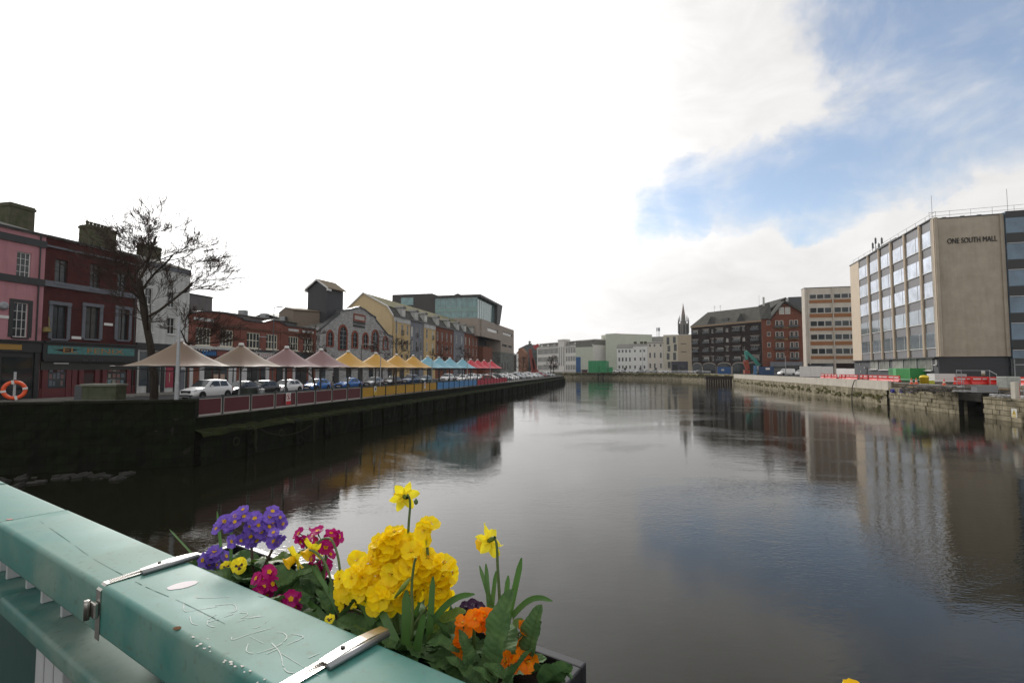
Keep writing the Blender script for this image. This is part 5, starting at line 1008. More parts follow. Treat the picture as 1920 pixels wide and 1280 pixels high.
    r_['win'] = [MB().add(w_, [(0, 1, 2, 3)]).mesh('side_window', GL) for w_ in win]; r_['ws'] = MB().add(ws, [(0, 1, 2, 3)]).mesh('windscreen', GL); r_['rw'] = MB().add(rw, [(0, 1, 2, 3)]).mesh('rear_window', GL)
    r_['hl'] = [MB().add([(.0, s_*w2*.52, hood-.3), (.05, s_*w2*.84, hood-.3), (.32, s_*w2*.955, hood-.2), (.3, s_*w2*.945, hood-.12), (.06, s_*w2*.86, hood-.18), (.02, s_*w2*.55, hood-.2)], [(0, 1, 2, 3, 4, 5)]).mesh('headlight', HLG) for s_ in (1, -1)]
    mb = MB()
    mb.box(-.03, .1, -w2*.5, w2*.5, hood-.42, hood-.2); mb.box(-.025, .15, -w2*.75, w2*.75, .3, .42); r_['gr'] = mb.mesh('grille', BLACK)
    r_['pl'] = MB().box(-.05, -.03, -.26, .26, hood-.5, hood-.39).mesh('number_plate', PLATE); r_['tl'] = [MB().box(Lc-.28, Lc-.02, s_*w2*.9-.03, s_*w2*.9+.03, tail-.35, tail-.12).mesh('tail_light', TLG) for s_ in (1, -1)]
    mb = MB(); [mb.obox((wst-.25, s_*(w2+.08), belt+.08), .12, .16, .13, Matrix.Identity(3)) for s_ in (1, -1)]; r_['mi'] = mb
    mb = MB()
    for x in wx:
        for s_ in (1, -1): mb.lathe([(.0, 0), (.375, 0), (.375, .012), (0, .012)], 20) if False else None
    r_['wx'] = wx; r_['w2'] = w2; r_['L'] = Lc; r_['arch'] = None; r_['sill'] = MB().box(.9, Lc-.9, -w2*.97, w2*.97, .16, .26).mesh('sill_trim', BLACK)
    ar = MB()
    for x in wx:
        for s_ in (1, -1):
            n_ = 16; vs = [(x, s_*(w2*1.0+.006), .36)]+[(x+.39*math.cos(math.pi*i/n_-.0), s_*(w2*1.0+.006), .34+.39*math.sin(math.pi*i/n_)) for i in range(n_+1)]+[(x-.39, s_*(w2+.006), .18), (x+.39, s_*(w2+.006), .18)]
            ar.add(vs, [(0, i+1, i+2) for i in range(n_)]+[(0, n_+1, n_+2, n_+3, 1)])
    r_['ar'] = ar.mesh('wheel_arch', BLACK); CAR[kind] = r_; return r_
CPR = {}
def car(kind, colr, x, y, z, ang, label, group=None, full=True, flip=False):
    """x,y centre; ang = heading of the car's nose"""
    key = (kind, colr, full)
    if key not in CPR:
        r_ = car_proto(kind); o = thing('parked_car' if kind != 'van' else 'parked_van', label, 'car' if kind != 'van' else 'van'); L2 = r_['L']/2; off = (-L2, 0, 0)
        me = r_['body'].mesh('body', PC[colr], True); b_ = link('body', me, o, off)
        try: me.set_sharp_from_angle(angle=R(38))
        except Exception: pass
        link('mirrors', r_['mi'].mesh('mirrors', PC[colr]), b_); link('windscreen', r_['ws'], o, off)
        for m_ in r_['win']: link('side_window', m_, o, off)
        link('rear_window', r_['rw'], o, off)
        for x_ in r_['wx']:
            for s_ in (1, -1): wv = link('wheel', wheel_r, o, (x_-L2, s_*(r_['w2']-.08), .335), (R(-90) if s_ > 0 else R(90), 0, 0)); link('tyre', wheel_t, wv)
        link('wheel_arches', r_['ar'], b_)
        if full:
            for m_ in r_['hl']: link('headlight', m_, o, off)
            for m_ in r_['tl']: link('tail_light', m_, o, off)
            link('grille', r_['gr'], b_); link('number_plate', r_['pl'], o, off); link('sill_trim', r_['sill'], b_)
        CPR[key] = o
    else:
        o = copy_tree(CPR[key]); 
        for k_ in ('group',):
            if k_ in o: del o[k_]
    o.location = (x, y, z); o.rotation_euler = (0, 0, ang+math.pi); o['label'] = label
    if group: o['group'] = group
    return o
# nose direction: towards the camera along the street
dn = math.atan2(-1, -.22)
G1 = 'cars parked along the left quay street'
def lc(px, kind, colr, label, a=37.2): 
    u = ray(px, 692).x/ray(px, 692).y; Y = a/(.22-u); car(kind, colr, XL(Y, a), Y, 0, dn+rnd.uniform(-.04, .04), label, G1)
for px, kind, colr, lab in ((389, 'suv', 'white', 'white SUV, nearest parked car, right of the tall grey pole'), (453, 'saloon', 'black', 'black saloon directly behind the white SUV'), (491, 'hatch', 'black', 'black hatchback just left of the white hatchback'),
    (537, 'hatch', 'white', 'white hatchback parked between black and blue hatchbacks'), (594, 'hatch', 'blue', 'bright blue hatchback right behind the white hatchback'), (654, 'saloon', 'blue', 'blue saloon right of the walking pedestrian'), (700, 'hatch', 'grey', 'dark grey hatchback right of the blue saloon'),
    (735, 'hatch', 'black', 'black hatchback under the third yellow canopy'), (770, 'suv', 'dark blue', 'dark blue SUV under the last yellow canopies'), (797, 'hatch', 'teal grey', 'teal-grey hatchback behind the first blue fence panels'), (838, 'suv', 'white', 'white SUV behind the middle blue fence panels'),
    (862, 'hatch', 'silver', 'silver hatchback behind the last blue fence panels'), (873, 'hatch', 'grey', 'grey hatchback beside the boundary of blue and red fences')):
    lc(px, kind, colr, lab)
u_list = [(905+i*4.6) for i in range(20)]
cols_ = ['white', 'silver', 'white', 'grey', 'white', 'black', 'silver', 'white', 'red', 'white']
ix = 0
for row, (a, Y0, Y1, st_) in enumerate(((33.5, 106, 186, 5.4), (27.2, 104, 190, 6.2))):
    Y = Y0
    while Y < Y1:
        cl = cols_[(ix*7+row*3) % 10]; car(['hatch', 'suv', 'saloon'][ix % 3], cl, XL(Y, a), Y, 0, dn+(0 if row == 0 else math.pi/2.2)+rnd.uniform(-.05, .05), '%s car among the tightly parked cars beyond the red canopies' % cl, 'far parked cars on the left quay: '+cl, full=False); ix += 1; Y += st_
# far-bank cars
for i, (px, cl, kd, lb) in enumerate(((1156, 'white', 'suv', 'white SUV parked just right of the green hoarding'), (1166, 'silver', 'hatch', 'silver hatchback second right of the green hoarding'), (1176, 'white', 'hatch', 'white hatchback in front of the wide white house'), (1189, 'white', 'saloon', 'white saloon in front of the narrower white house'), (1200, 'silver', 'suv', 'silver SUV below the white house chimneys'), (1215, 'grey', 'saloon', 'grey saloon in front of the cream house boundary'), (1226, 'grey', 'hatch', 'small grey hatchback in front of the cream house'), (1247, 'white', 'hatch', 'white hatchback in front of the cream modern block'))):
    p = q(px, 268 if i > 3 else 277); car(kd, cl, p[0], p[1], ZR, rnd.choice([0, math.pi])+rnd.uniform(-.1, .1), lb, 'cars parked on the far bank', full=False)
for px, Y, cl, kd, lb in ((1474, 152, 'white', 'van', 'white van half hidden in front of the brick gabled block'), (1508, 141, 'white', 'suv', 'white SUV beside the long white hoarding'), (1312, 215, 'grey', 'saloon', 'grey saloon under the arches of the dark brick warehouse')):
    p = q(px, Y); car(kd, cl, p[0], p[1], ZR, math.pi+.15 if kd == 'van' else .2, lb, None, full=False)

# ------------------------------------------------------------------ trees
BARK = M('bare_bark', (.045, .036, .028), .95, .4, 6, .3, stretch=(1, 1, .3)); TWIG = M('twig_bark', (.06, .042, .034), .95, .3, 6, 0)
def tree(name, label, loc, H, spread, seed, levels=6, trunk_h=.28, r0=.22, group=None, bias=0.0, mr_=.0105, rz=None):
    rr = random.Random(seed); T = MB(); Cw = MB()
    def br(p, d, ln, r_, lv):
        n = 4 if lv < 2 else 3; pts = [p]; rad = [r_]; dd = d.copy(); q_ = p.copy()
        for i in range(n):
            dd = (dd+Vector((rr.uniform(-1, 1), rr.uniform(-1, 1), rr.uniform(-.5, .75)))*(.17 if lv < 2 else .09)).normalized()
            if lv > 2: dd = (dd+Vector((0, 0, .02))).normalized()
            q_ = q_+dd*(ln/n); pts.append(q_.copy()); rad.append(max(mr_, r_*(1-.36*(i+1)/n)))
        (T if lv <= 2 else Cw).tube(pts, rad, 7 if lv == 0 else (5 if lv < 3 else 3), cap=False)
        if lv >= levels: return
        nb = 5 if lv == 0 else (rr.choice((3, 4, 4)) if lv < 4 else rr.choice((3, 4, 5)))
        if lv == 0: nb = 7
        for k in range(nb):
            t = rr.uniform(.35, 1) if lv else .42+.58*k/(nb-1)
            i = min(n-1, int(t*n)); f = t*n-i; s_ = pts[i].lerp(pts[min(i+1, n)], min(1, f)); az = rr.uniform(0, 6.283) if lv else k*2.4+rr.uniform(-.4, .4)
            tilt = (rr.uniform(.5, 1.0) if lv < 3 else rr.uniform(.3, .75)) if lv else (1.25-.85*(k/(nb-1)))*rr.uniform(.85, 1.1)
            ax = dd.orthogonal().normalized(); ax.rotate(Matrix.Rotation(az, 3, dd) if False else Matrix.Rotation(az, 4, dd).to_3x3()); nd_ = dd.copy(); nd_.rotate(Matrix.Rotation(tilt, 4, ax).to_3x3())
            if lv == 0: nd_.x += bias
            if nd_.z < -.15: nd_.z *= -.3
            nd_.normalize(); l2 = ln*(rr.uniform(.5, .78)) if lv else H*(spread*rr.uniform(.5, .68))
            br(s_, nd_, l2, max(mr_, rad[i]*rr.uniform(.42, .6)), lv+1)
    base = Vector((0, 0, -.1)); br(base, Vector((0, 0, 1)), H*.62, r0, 0)
    o = thing(name, label, 'tree', loc, rr.uniform(0, 6) if rz is None else rz, group); T.build('trunk', BARK, o); c = Cw.build('crown', TWIG, o); return o
p = lambda px, Y: (ray(px, 692).x/ray(px, 692).y*Y, Y, 0)
tree('bare_tree', 'large bare spreading tree behind the first faded canopy', p(291, 32.5), 13.6, .42, 12, 6, r0=.25, bias=.42, rz=.6, mr_=.009)
tree('bare_tree', 'bare street tree in front of the right end of the orange range', p(592, 50), 6.8, .4, 5, 5, r0=.11, mr_=.011)
tree('bare_tree', 'bare street tree before the yellow mansard terrace corner', p(737, 68.0), 8.2, .42, 9, 5, r0=.13, mr_=.012)
tree('bare_tree', 'bare tree before the brick part of the mansard terrace', p(825, 96), 8.5, .3, 14, 5, r0=.16)
tree('bare_tree', 'bare tree before the right end of the mansard terrace', p(872, 118), 9, .3, 17, 5, r0=.16)
tree('bare_tree', 'bare tree standing among the cars before the green glass office', p(981, 165), 8, .3, 19, 5, r0=.14)
tree('bare_tree', 'left of two bare trees before the long pale office', p(1032, 182), 9, .3, 21, 5, r0=.15)
tree('bare_tree', 'right of two bare trees before the long pale office', p(1038, 188), 9, .3, 23, 5, r0=.15)
# far wooded hill
mb = MB(); rr = random.Random(31)
for i in range(1500):
    px = rr.uniform(955, 1012); Y = rr.uniform(520, 560); hmax = (14+12*math.exp(-((px-994)/9)**2)+rr.uniform(-2, 2)+4*math.sin(px*.4)); z = hmax*math.sqrt(rr.random()); x, y = p(px, Y)[:2]; s_ = rr.uniform(.7, 2.2); Mr = Matrix.Rotation(rr.uniform(0, 6), 3, 'Z') @ Matrix.Rotation(rr.uniform(0, 3), 3, 'X')
    c = Vector((x, y, z+ZR)); mb.add([c+Mr @ Vector(v)*s_ for v in ((-1, -.6, 0), (1, -.7, .2), (.8, .8, -.2), (-.7, .6, .3))], [(0, 1, 2, 3)])
struct(mb.build('distant_wood', M('far_foliage', (.06, .075, .045), 1, .4, .3, 0)), 'stuff')

# ------------------------------------------------------------------ poles, lamps, lifebuoy, plinth
def lamp(px, Y, top, label, arm=0, rad=.07, base=0.0, head=True, side=1):
    x, y, _ = p(px, Y); o = thing('lamp_post' if head else 'metal_pole', label, 'lamp post' if head else 'pole', (x, y, base)); h = top-base
    MB().lathe([(rad*1.15, 0), (rad*1.1, .9), (rad, .95), (rad*.62, h)], 10).build('post', GALV if not head or rad > .08 else DGREY, o)
    if arm: MB().tube([(0, 0, h-.05), (side*arm*.4, 0, h+.04), (side*arm, 0, h+.06)], .035, 6).build('arm', GREYM, o)
    if head: link('lamp_head', MB().box(-.12, .5, -.13, .13, -.02, .07).mesh('lamp_head', GREYM), o, (side*arm if arm else 0, 0, h), (0, 0, 0 if side > 0 else math.pi))
lamp(333, 27.0, zat(592, 27.0), 'tall plain galvanised pole in front of the first faded canopy', head=False, rad=.1, base=1.0)
lamp(511, 60, zat(576, 60), 'dark lamp post with short arm before the orange range', .5)
lamp(484, 52, zat(632, 52), 'shorter lamp post left of the third canopy', .3)
lamp(677, 55, zat(646, 55), 'lamp post with arm rising between the first yellow canopies', .8)
lamp(713.5, 49.2, zat(664, 49.2), 'plain dark pole between the second and third yellow canopies', head=False, rad=.06)
lamp(810, 62.4, zat(675, 62.4), 'plain dark pole beside the first blue canopy', head=False, rad=.06); lamp(876, 76.6, zat(672, 76.6), 'plain dark pole between the last blue and first red canopy', head=False, rad=.06)
lamp(742, 66, zat(600, 66), 'tall lamp post with arm before the yellow gable', .7); lamp(919, 89.5, zat(672, 89.5), 'plain dark pole in front of the last red canopy', head=False, rad=.06)
lamp(449.5, 33, zat(684, 33), 'thin galvanised post behind the maroon fence near the second canopy', head=False, rad=.035); lamp(534, 36.5, zat(690, 36.5), 'thin post above the no-swimming sign', head=False, rad=.035)
lamp(1473, 150, zat(668, 150), 'white post with dark head before the brick gabled block', head=True, rad=.12, base=ZR); lamp(1342, 210, zat(668, 210), 'slim lamp post before the dark brick warehouse', .8, base=ZR); lamp(1205, 270, zat(654, 270), 'slim lamp post in front of the white houses', .8, base=ZR)
for i, (px, Y) in enumerate(((470, 33.6), )):
    x, y, _ = p(px, Y); o = thing('utility_cabinet', 'dark green street cabinet behind the maroon fence', 'cabinet', (x, y, 0), FF.rz); MB().box(-.55, .35, -.25, .25, 0, 1.35).build('housing', M('cabinet_green', (.03, .04, .03), .6), o); MB().box(-.6, .4, -.3, .3, 1.351, 1.4).build('lid', DGREY, o); MB().box(-.11, -.09, -.26, -.251, .1, 1.3).build('door_seam', BLACK, o)
x, y, _ = p(490.5, 33.8); o = thing('small_bin', 'short grey litter bin behind the maroon fence', 'bin', (x, y, 0)); MB().lathe([(0, 0), (.2, 0), (.22, 1.2), (0, 1.2)], 12).build('drum', GREYM, o); MB().lathe([(.24, 1.2), (.24, 1.28), (0, 1.34)], 12).build('lid', GALV, o)
LB = M('lifebuoy_orange', (.75, .09, .02), .5, .15, 4); Yb = 25.6; x = ray(29, 692).x*Yb/ray(29, 692).y; o = thing('lifebuoy_stand', 'orange ring lifebuoy on a grey post above the stone wall', 'lifebuoy', (x, Yb, .2), .75)
MB().box(-.05, .05, .0, .1, 0, zat(697, Yb)-.2).build('post', GALV, o); mb = MB(); rg = .4; zc = zat(731, Yb)-.2; n_ = 28; vs = []; fs = []
for i in range(n_):
    a = 2*math.pi*i/n_
    for j in range(8): b_ = 2*math.pi*j/8; rr_ = rg+.09*math.cos(b_); vs.append((rr_*math.cos(a), -.12+.065*math.sin(b_), zc+rr_*math.sin(a)))
for i in range(n_):
    for j in range(8): fs.append((i*8+j, i*8+(j+1) % 8, ((i+1) % n_)*8+(j+1) % 8, ((i+1) % n_)*8+j))
MB().add(vs, fs).build('ring', LB, o, True); mb = MB()
for a in (.2, 1.75, 3.3, 4.9): mb.obox((rg*math.cos(a), -.12, zc+rg*math.sin(a)), .2, .15, .1, Matrix.Rotation(-a, 3, 'Y'))
mb.build('reflective_band', WHITE, o); MB().tube([(rg*1.28*math.cos(k*.524), -.12-.02*(k % 2), zc+rg*(1.26+.06*(k % 3))*math.sin(k*.524)) for k in range(13)], .012, 4).build('grab_rope', ROPE, o)
MB().box(-.03, .03, -.06, 0, zc+.2, zc+.3).build('hook', GALV, o)
# stone plinth behind the wall
PLN = M('lichen_stone', (.1, .11, .075), .95, .5, 1.6, .4, c2=(.05, .06, .03)); Yp = 29.0; x0 = ray(155, 692).x*Yp/ray(155, 692).y; x1 = ray(219, 692).x*Yp/ray(219, 692).y
o = thing('stone_plinth', 'lichen-covered stone plinth with pale cap behind the left wall', 'plinth', (x0, Yp, 0)); w_ = x1-x0; MB().box(0, w_, 0, .8, 0, zat(724, Yp)).build('block', PLN, o, bevel=.03); MB().box(-.06, w_+.06, -.06, .86, zat(724, Yp)+.002, zat(719.5, Yp)).build('cap', M('pale_cap_stone', (.2, .21, .17), .9, .3, 2), o, bevel=.02); MB().box(-.5, -.07, .1, .7, 0, zat(722, Yp)).build('side_pillar', DGREY, o)
# string of bulbs between trees
mb = MB(); A, B = Vector((*p(345, 34)[:2], zat(638, 34))), Vector((*p(520, 44)[:2], zat(655, 44))); bl = MB()
for k in range(41):
    t = k/40; c = A.lerp(B, t); c.z -= 1.1*math.sin(math.pi*((t*3) % 1))*.5
    if k: mb.tube([pr_, c], .008, 3)
    pr_ = c; bl.lathe([(0, 0), (.035, -.03), (.035, -.07), (0, -.1)], 6, c)
o = tag(mb.build('festoon_lights', BLACK), 'string of festoon bulbs sagging in front of the orange range windows', 'string lights'); bl.build('bulbs', WHITE, o)

# ------------------------------------------------------------------ people
def person(x, y, z, ang, label, top, legs, H=1.72, stride=.3, seed=0):
    k = H/1.72; hip = .9; J = [(0, 0, .93), (0, .01, 1.15), (0, .01, 1.38), (0, 0, 1.46), (0, -.02, 1.56), (0, -.02, 1.66),
        (.1, 0, .88), (.11, -stride*.5, .5), (.11, -stride*.75, .09), (.11, -stride*.75-.16, .04), (-.1, 0, .88), (-.11, stride*.35, .5), (-.11, stride*.95, .12), (-.11, stride*.95-.14, .05),
        (.19, .01, 1.38), (.25, .1, 1.12), (.24, .0, .88), (.24, -.05, .79), (-.19, .01, 1.38), (-.25, -.04, 1.12), (-.24, -.16, .9), (-.24, -.22, .83)]
    E = [(0, 1), (1, 2), (2, 3), (3, 4), (4, 5), (0, 6), (6, 7), (7, 8), (8, 9), (0, 10), (10, 11), (11, 12), (12, 13), (2, 14), (14, 15), (15, 16), (16, 17), (2, 18), (18, 19), (19, 20), (20, 21)]
    Rr = [.15, .13, .15, .055, .09, .085, .095, .06, .045, .035, .095, .06, .045, .035, .065, .045, .035, .03, .065, .045, .035, .03]
    me = bpy.data.meshes.new('person'); me.from_pydata([tuple(c*k for c in j) for j in J], E, []); o = bpy.data.objects.new('person', me); col.objects.link(o)
    sk_ = o.modifiers.new('Skin', 'SKIN'); 
    if not me.skin_vertices: me.attributes.new if False else None
    bm = bmesh.new(); bm.from_mesh(me); sl = bm.verts.layers.skin.verify(); bm.verts.ensure_lookup_table()
    for v, r_ in zip(bm.verts, Rr): v[sl].radius = (r_*k, r_*k*.85)
    bm.verts[0][sl].use_root = True; bm.to_mesh(me); bm.free()
    ss = o.modifiers.new('Subsurf', 'SUBSURF'); ss.levels = 1; ss.render_levels = 1
    bpy.context.view_layer.update(); dg = bpy.context.evaluated_depsgraph_get(); m2 = bpy.data.meshes.new_from_object(o.evaluated_get(dg)); o.modifiers.clear(); o.data = m2
    SKN = M('skin', (.45, .28, .2), .6, .1); m2.materials.clear(); [m2.materials.append(m_) for m_ in (top, legs, SKN, BLACK)]
    for f in m2.polygons:
        c = f.center; f.material_index = 2 if (c.z > 1.47*k or (c.z < .86*k and abs(c.x) > .2*k)) else (0 if c.z > .86*k else (1 if c.z > .1*k else 3)); f.use_smooth = True
    o.location = (x, y, z); o.rotation_euler = (0, 0, ang); tag(o, label, 'person')
    MB().lathe([(.0, .1), (.07, .085), (.1, .03), (.1, -.04), (.06, -.06)], 12).build('hair', TIMB, o, True, loc=(0, .012*k, 1.66*k)); return o
x, y, _ = p(625, 83); person(x, y, .13, 1.9, 'person in dark coat walking on the pavement left of the blue saloon', M('dark_coat', (.03, .02, .02), .9), M('dark_trousers', (.02, .02, .025), .9))
x, y, _ = p(886, 122); person(x, y, 0, .4, 'distant person in dark clothes standing beyond the first red canopy', M('dark_coat'), M('dark_trousers'), stride=.1)

# ------------------------------------------------------------------ works on the right bank
RB = M('red_barrier_plastic', (.6, .02, .015), .4, .15, 2); 
mb = MB(); mb.prism_x([(-.22, 0), (.22, 0), (.18, .14), (.07, .3), (.05, .88), (-.05, .88), (-.07, .3), (-.18, .14)], -.72, .72); mb.box(-.5, -.3, -.09, .09, .35, .45); mb.box(.3, .5, -.09, .09, .35, .45)
barr = mb.mesh('road_barrier', RB); stripe = MB().box(-.5, .5, -.075, -.066, .55, .72).mesh('reflective_strip', WHITE)
rr = random.Random(17); n_ = 0
for i in range(30):
    Y = 101-i*1.62; 
    if Y < 71 and Y > 69: continue
    a = 39.6+rr.uniform(-.15, .15)
    if Y < 73: a = 44.6+.5*math.sin(i)
    o = link('road_barrier', barr, None, (XR(Y, a), Y, ZR), (0, 0, math.atan2(1, .22)+rr.uniform(-.15, .15)+math.pi)); tag(o, 'red plastic water-filled barrier in the line along the right quay works', 'barrier', 'red plastic barriers on the right quay'); link('reflective_strip', stripe, o); n_ += 1
def on(px, Y, z=ZR): a_ = p(px, Y); return Vector((a_[0], a_[1], z))
for i, px in enumerate((1800, 1815, 1830, 1846, 1862, 1900, 1915)):
    o = link('road_barrier', barr, None, on(px, 61+rr.uniform(-.3, .3)), (0, 0, rr.uniform(-.2, .2)-.1)); tag(o, 'red plastic barrier standing before the dark ground-floor wall of the stone office', 'barrier', 'red plastic barriers before the office end wall'); link('reflective_strip', stripe, o)
# green container / skip
GRN = M('container_green', (.04, .3, .07), .5, .2, 1.5); a_, b_ = on(1667, 80), on(1706, 74); Fk = Fac(a_.xy, b_.xy, ZR); o = Fk.thing('storage_container', 'bright green steel storage container by the right quay', 'container'); mb = MB(); mb.box(0, Fk.w, 0, 2.2, .1, 1.95)
for k in range(int(Fk.w/.3)): mb.box(k*.3+.05, k*.3+.17, -.03, -.001, .2, 1.85)
mb.build('body', GRN, o); MB().box(-.02, Fk.w*.38, -.06, -.031, .15, 1.9).build('door', M('container_light_green', (.1, .42, .16), .5), o); mb = MB(); [mb.box(x_, x_+.03, -.1, -.061, .2, 1.85) for x_ in (.3, .55, .9, 1.15)]; mb.build('locking_bar', GREYM, o)
# white cabin tank
a_, b_ = on(1752, 66), on(1812, 65.4); Fk = Fac(a_.xy, b_.xy, ZR); o = Fk.thing('site_box', 'long white site box with a darker right end beside the office corner', 'container'); zt = Fk.z(1780, 700.5); MB().box(0, Fk.w*.64, 0, 1.6, .15, zt).build('body', WHITE, o); MB().box(Fk.w*.64+.02, Fk.w, 0, 1.6, .15, zt-.03).build('end_section', M('pale_grey_panel'), o); mb = MB(); mb.box(.1, Fk.w-.1, .2, 1.4, 0, .149); mb.build('skids', BLACK, o); MB().box(Fk.w*.72, Fk.w*.93, -.03, -.005, .5, zt-.25).build('label_plate', GREYM, o)
# yellow bin, cones
o = thing('yellow_grit_bin', 'bright yellow domed grit bin beside the green container', 'grit bin', on(1732, 63)); YB = M('bright_yellow_plastic', (.75, .55, .01), .45, .1); MB().lathe([(0, 0), (.42, 0), (.47, .75), (.5, .76), (.5, .82), (.38, 1.0), (0, 1.08)], 18).build('tub', YB, o, True); MB().box(.35, 1.05, -.3, .3, 0, .42).build('side_box', M('lime_plastic', (.5, .55, .05), .5), o)
CON = M('cone_orange', (.7, .1, .02), .5)
for i, (px, lb) in enumerate(((1708, 'leftmost orange traffic cone, between green container and yellow bin'), (1717, 'orange traffic cone just left of the yellow grit bin'), (1769, 'orange traffic cone in front of the long white site box'))):
    o = thing('traffic_cone', lb, 'cone', on(px, 62 if i < 2 else 60.5, ZR-.1*(i == 2)), 0, 'traffic cones at the right quay works'); MB().lathe([(.17, .03), (.03, .75), (0, .75)], 12).box(-.2, .2, -.2, .2, 0, .03).build('cone', CON, o); MB().lathe([(.128, .28), (.1, .42)], 12).build('reflective_band', WHITE, o)
# fencing tubes
def railset(name, label, pts, h, z0, cat='barrier'):
    o = thing(name, label, cat, pts[0]); mb = MB(); P0 = Vector(pts[0])
    for a_, b_ in zip(pts[:-1], pts[1:]):
        for hh in h: mb.tube([Vector(a_)-P0+Vector((0, 0, hh)), Vector(b_)-P0+Vector((0, 0, hh))], .025, 5)
    for a_ in pts: mb.tube([Vector(a_)-P0, Vector(a_)-P0+Vector((0, 0, max(h)+.08))], .03, 5)
    mb.build('tubes', GALV, o); return o
railset('edge_rail', 'galvanised handrail along the broken quay edge by the yellow bin', [Vector((XR(Y, 38.8), Y, .1)) for Y in (73, 69, 65, 61.5, 58)], (.55, 1.1), 0)
railset('edge_rail', 'galvanised handrail above the sandbags at the right edge', [Vector((XR(Y, 39.3), Y, .0)) for Y in (53.2, 50, 47, 44, 40)], (.5, 1.0), 0)
railset('scaffold_frame', 'scaffold tube frame with sloping braces between box and sandbags', [on(1793, 59, .5), on(1802, 58, .5), on(1855, 56, .5), on(1868, 53, .1)], (.05, 1.95), 0)
o = thing('notice_board', 'small yellow and white notice fixed on the scaffold tube', 'sign', on(1843, 56.4, 2.1)); MB().box(-.2, .2, -.03, 0, .05, .35).build('board', WHITE, o); MB().box(-.2, .2, -.03, 0, -.15, .045).build('lower_board', M('tan_board', (.35, .25, .12), .7), o)
# sandbags
SB = M('sandbag_white', (.5, .5, .5), .85, .3, 3, .3); bag = None
def bagmesh(seed):
    r_ = random.Random(seed); mb = MB(); n1, n2 = 10, 6; vs = []
    for i in range(n1+1):
        for j in range(n2): t = i/n1; a = 2*math.pi*j/n2; s_ = math.sin(math.pi*t)**.35; vs.append(((t-.5)*.75, .2*s_*math.cos(a)*r_.uniform(.9, 1.1), .09+.09*s_*math.sin(a)*r_.uniform(.85, 1.15)))
    return mb.add(vs, [(i*n2+j, i*n2+(j+1) % n2, (i+1)*n2+(j+1) % n2, (i+1)*n2+j) for i in range(n1) for j in range(n2)]).mesh('sandbag', SB, True)
bms = [bagmesh(s_) for s_ in range(4)]; 
def bag(x, y, z, a, lb, g): tag(link('sandbag', rr.choice(bms), None, (x, y, z), (rr.uniform(-.15, .15), rr.uniform(-.15, .15), a)), lb, 'sandbag', g)
for layer in range(2):
    for i in range(22-layer*3):
        Y = 53.2-i*.62; bag(XR(Y, 38.35+rr.uniform(-.12, .12)), Y, -.27+layer*.15, math.atan2(1, .22)+rr.uniform(-.35, .35), 'white sandbag in the long low row on top of the right-edge quay wall', 'sandbags on the quay wall at the right edge')
for i in range(12): px = 1790+i*3.6; w_ = on(px, 56.9, -.02+rr.uniform(0, .12)); bag(w_.x, w_.y, w_.z, rr.uniform(-.4, .4), 'white sandbag in the heap on the broken corner above the dark recess', 'sandbags above the dark recess')
for i in range(14): px = 1828+rr.uniform(0, 42); w_ = on(px, 54.5+rr.uniform(-.5, .8), .35+rr.uniform(0, .2)); bag(w_.x, w_.y, w_.z, rr.uniform(0, 3), 'white sandbag in the loose heap behind the dark recess', 'loose sandbags behind the recess')
# planks
PLK = M('pale_plank', (.35, .26, .16), .85, .3, 3)
for i, (pa, pb, dz, lb) in enumerate(((1719, 1755, .25, 'pale plank on the rubble left of the recess, lowest of the pile'), (1735, 1762, .42, 'weathered plank on the rubble below the white site box'), (1700, 1726, .5, 'grey plank beside the blue pipe ends'))):
    a_, b_ = on(pa, 61.5-i*.4, dz), on(pb, 59.5, dz-.1); mb = MB(); d_ = (b_-a_); mb.tube([(0, 0, 0), d_], .09, 4); tag(mb.build('plank', PLK, None, loc=a_), lb, 'plank')
mb = MB(); rr2 = random.Random(77)
for i in range(260):
    px = rr2.uniform(1690, 1830); w_ = on(px, rr2.uniform(56.8, 62.5), rr2.uniform(.02, .5)); mb.obox(w_, rr2.uniform(.1, .7), rr2.uniform(.1, .3), rr2.uniform(.05, .2), Matrix.Rotation(rr2.uniform(0, 3), 3, 'Z') @ Matrix.Rotation(rr2.uniform(-.3, .3), 3, 'Y'))
struct(mb.build('demolition_debris', RUBB), 'stuff')
o = thing('wrapped_pallet', 'block wrapped in pale plastic sheet on a pallet near the right edge', 'pallet', on(1890, 52.5, .5), .2); MB().box(-.9, .9, -.5, .5, .12, 1.35).build('wrapped_load', M('plastic_sheet', (.4, .42, .38), .35, .4, 2, .4), o, bevel=.08); MB().box(-.95, .95, -.55, .55, 0, .11).build('pallet_base', PLK, o)
o = thing('concrete_post', 'pale concrete post with red edge beside the wrapped pallet', 'post', on(1901, 46.5, -.1)); MB().box(-.2, .2, -.2, .2, 0, 1.55).build('shaft', CONC, o); MB().box(.201, .24, -.2, .2, 0, 1.5).build('red_edge', RB, o)
o = thing('grey_cabinet', 'low grey cabinet lying behind the sandbags', 'cabinet', on(1850, 51.5, -.05), .1); MB().box(-1.2, 1.2, 0, .6, .3, .95).build('housing', GREYM, o); MB().box(-1.25, 1.25, -.05, .65, .951, 1.0).build('lid', GALV, o)
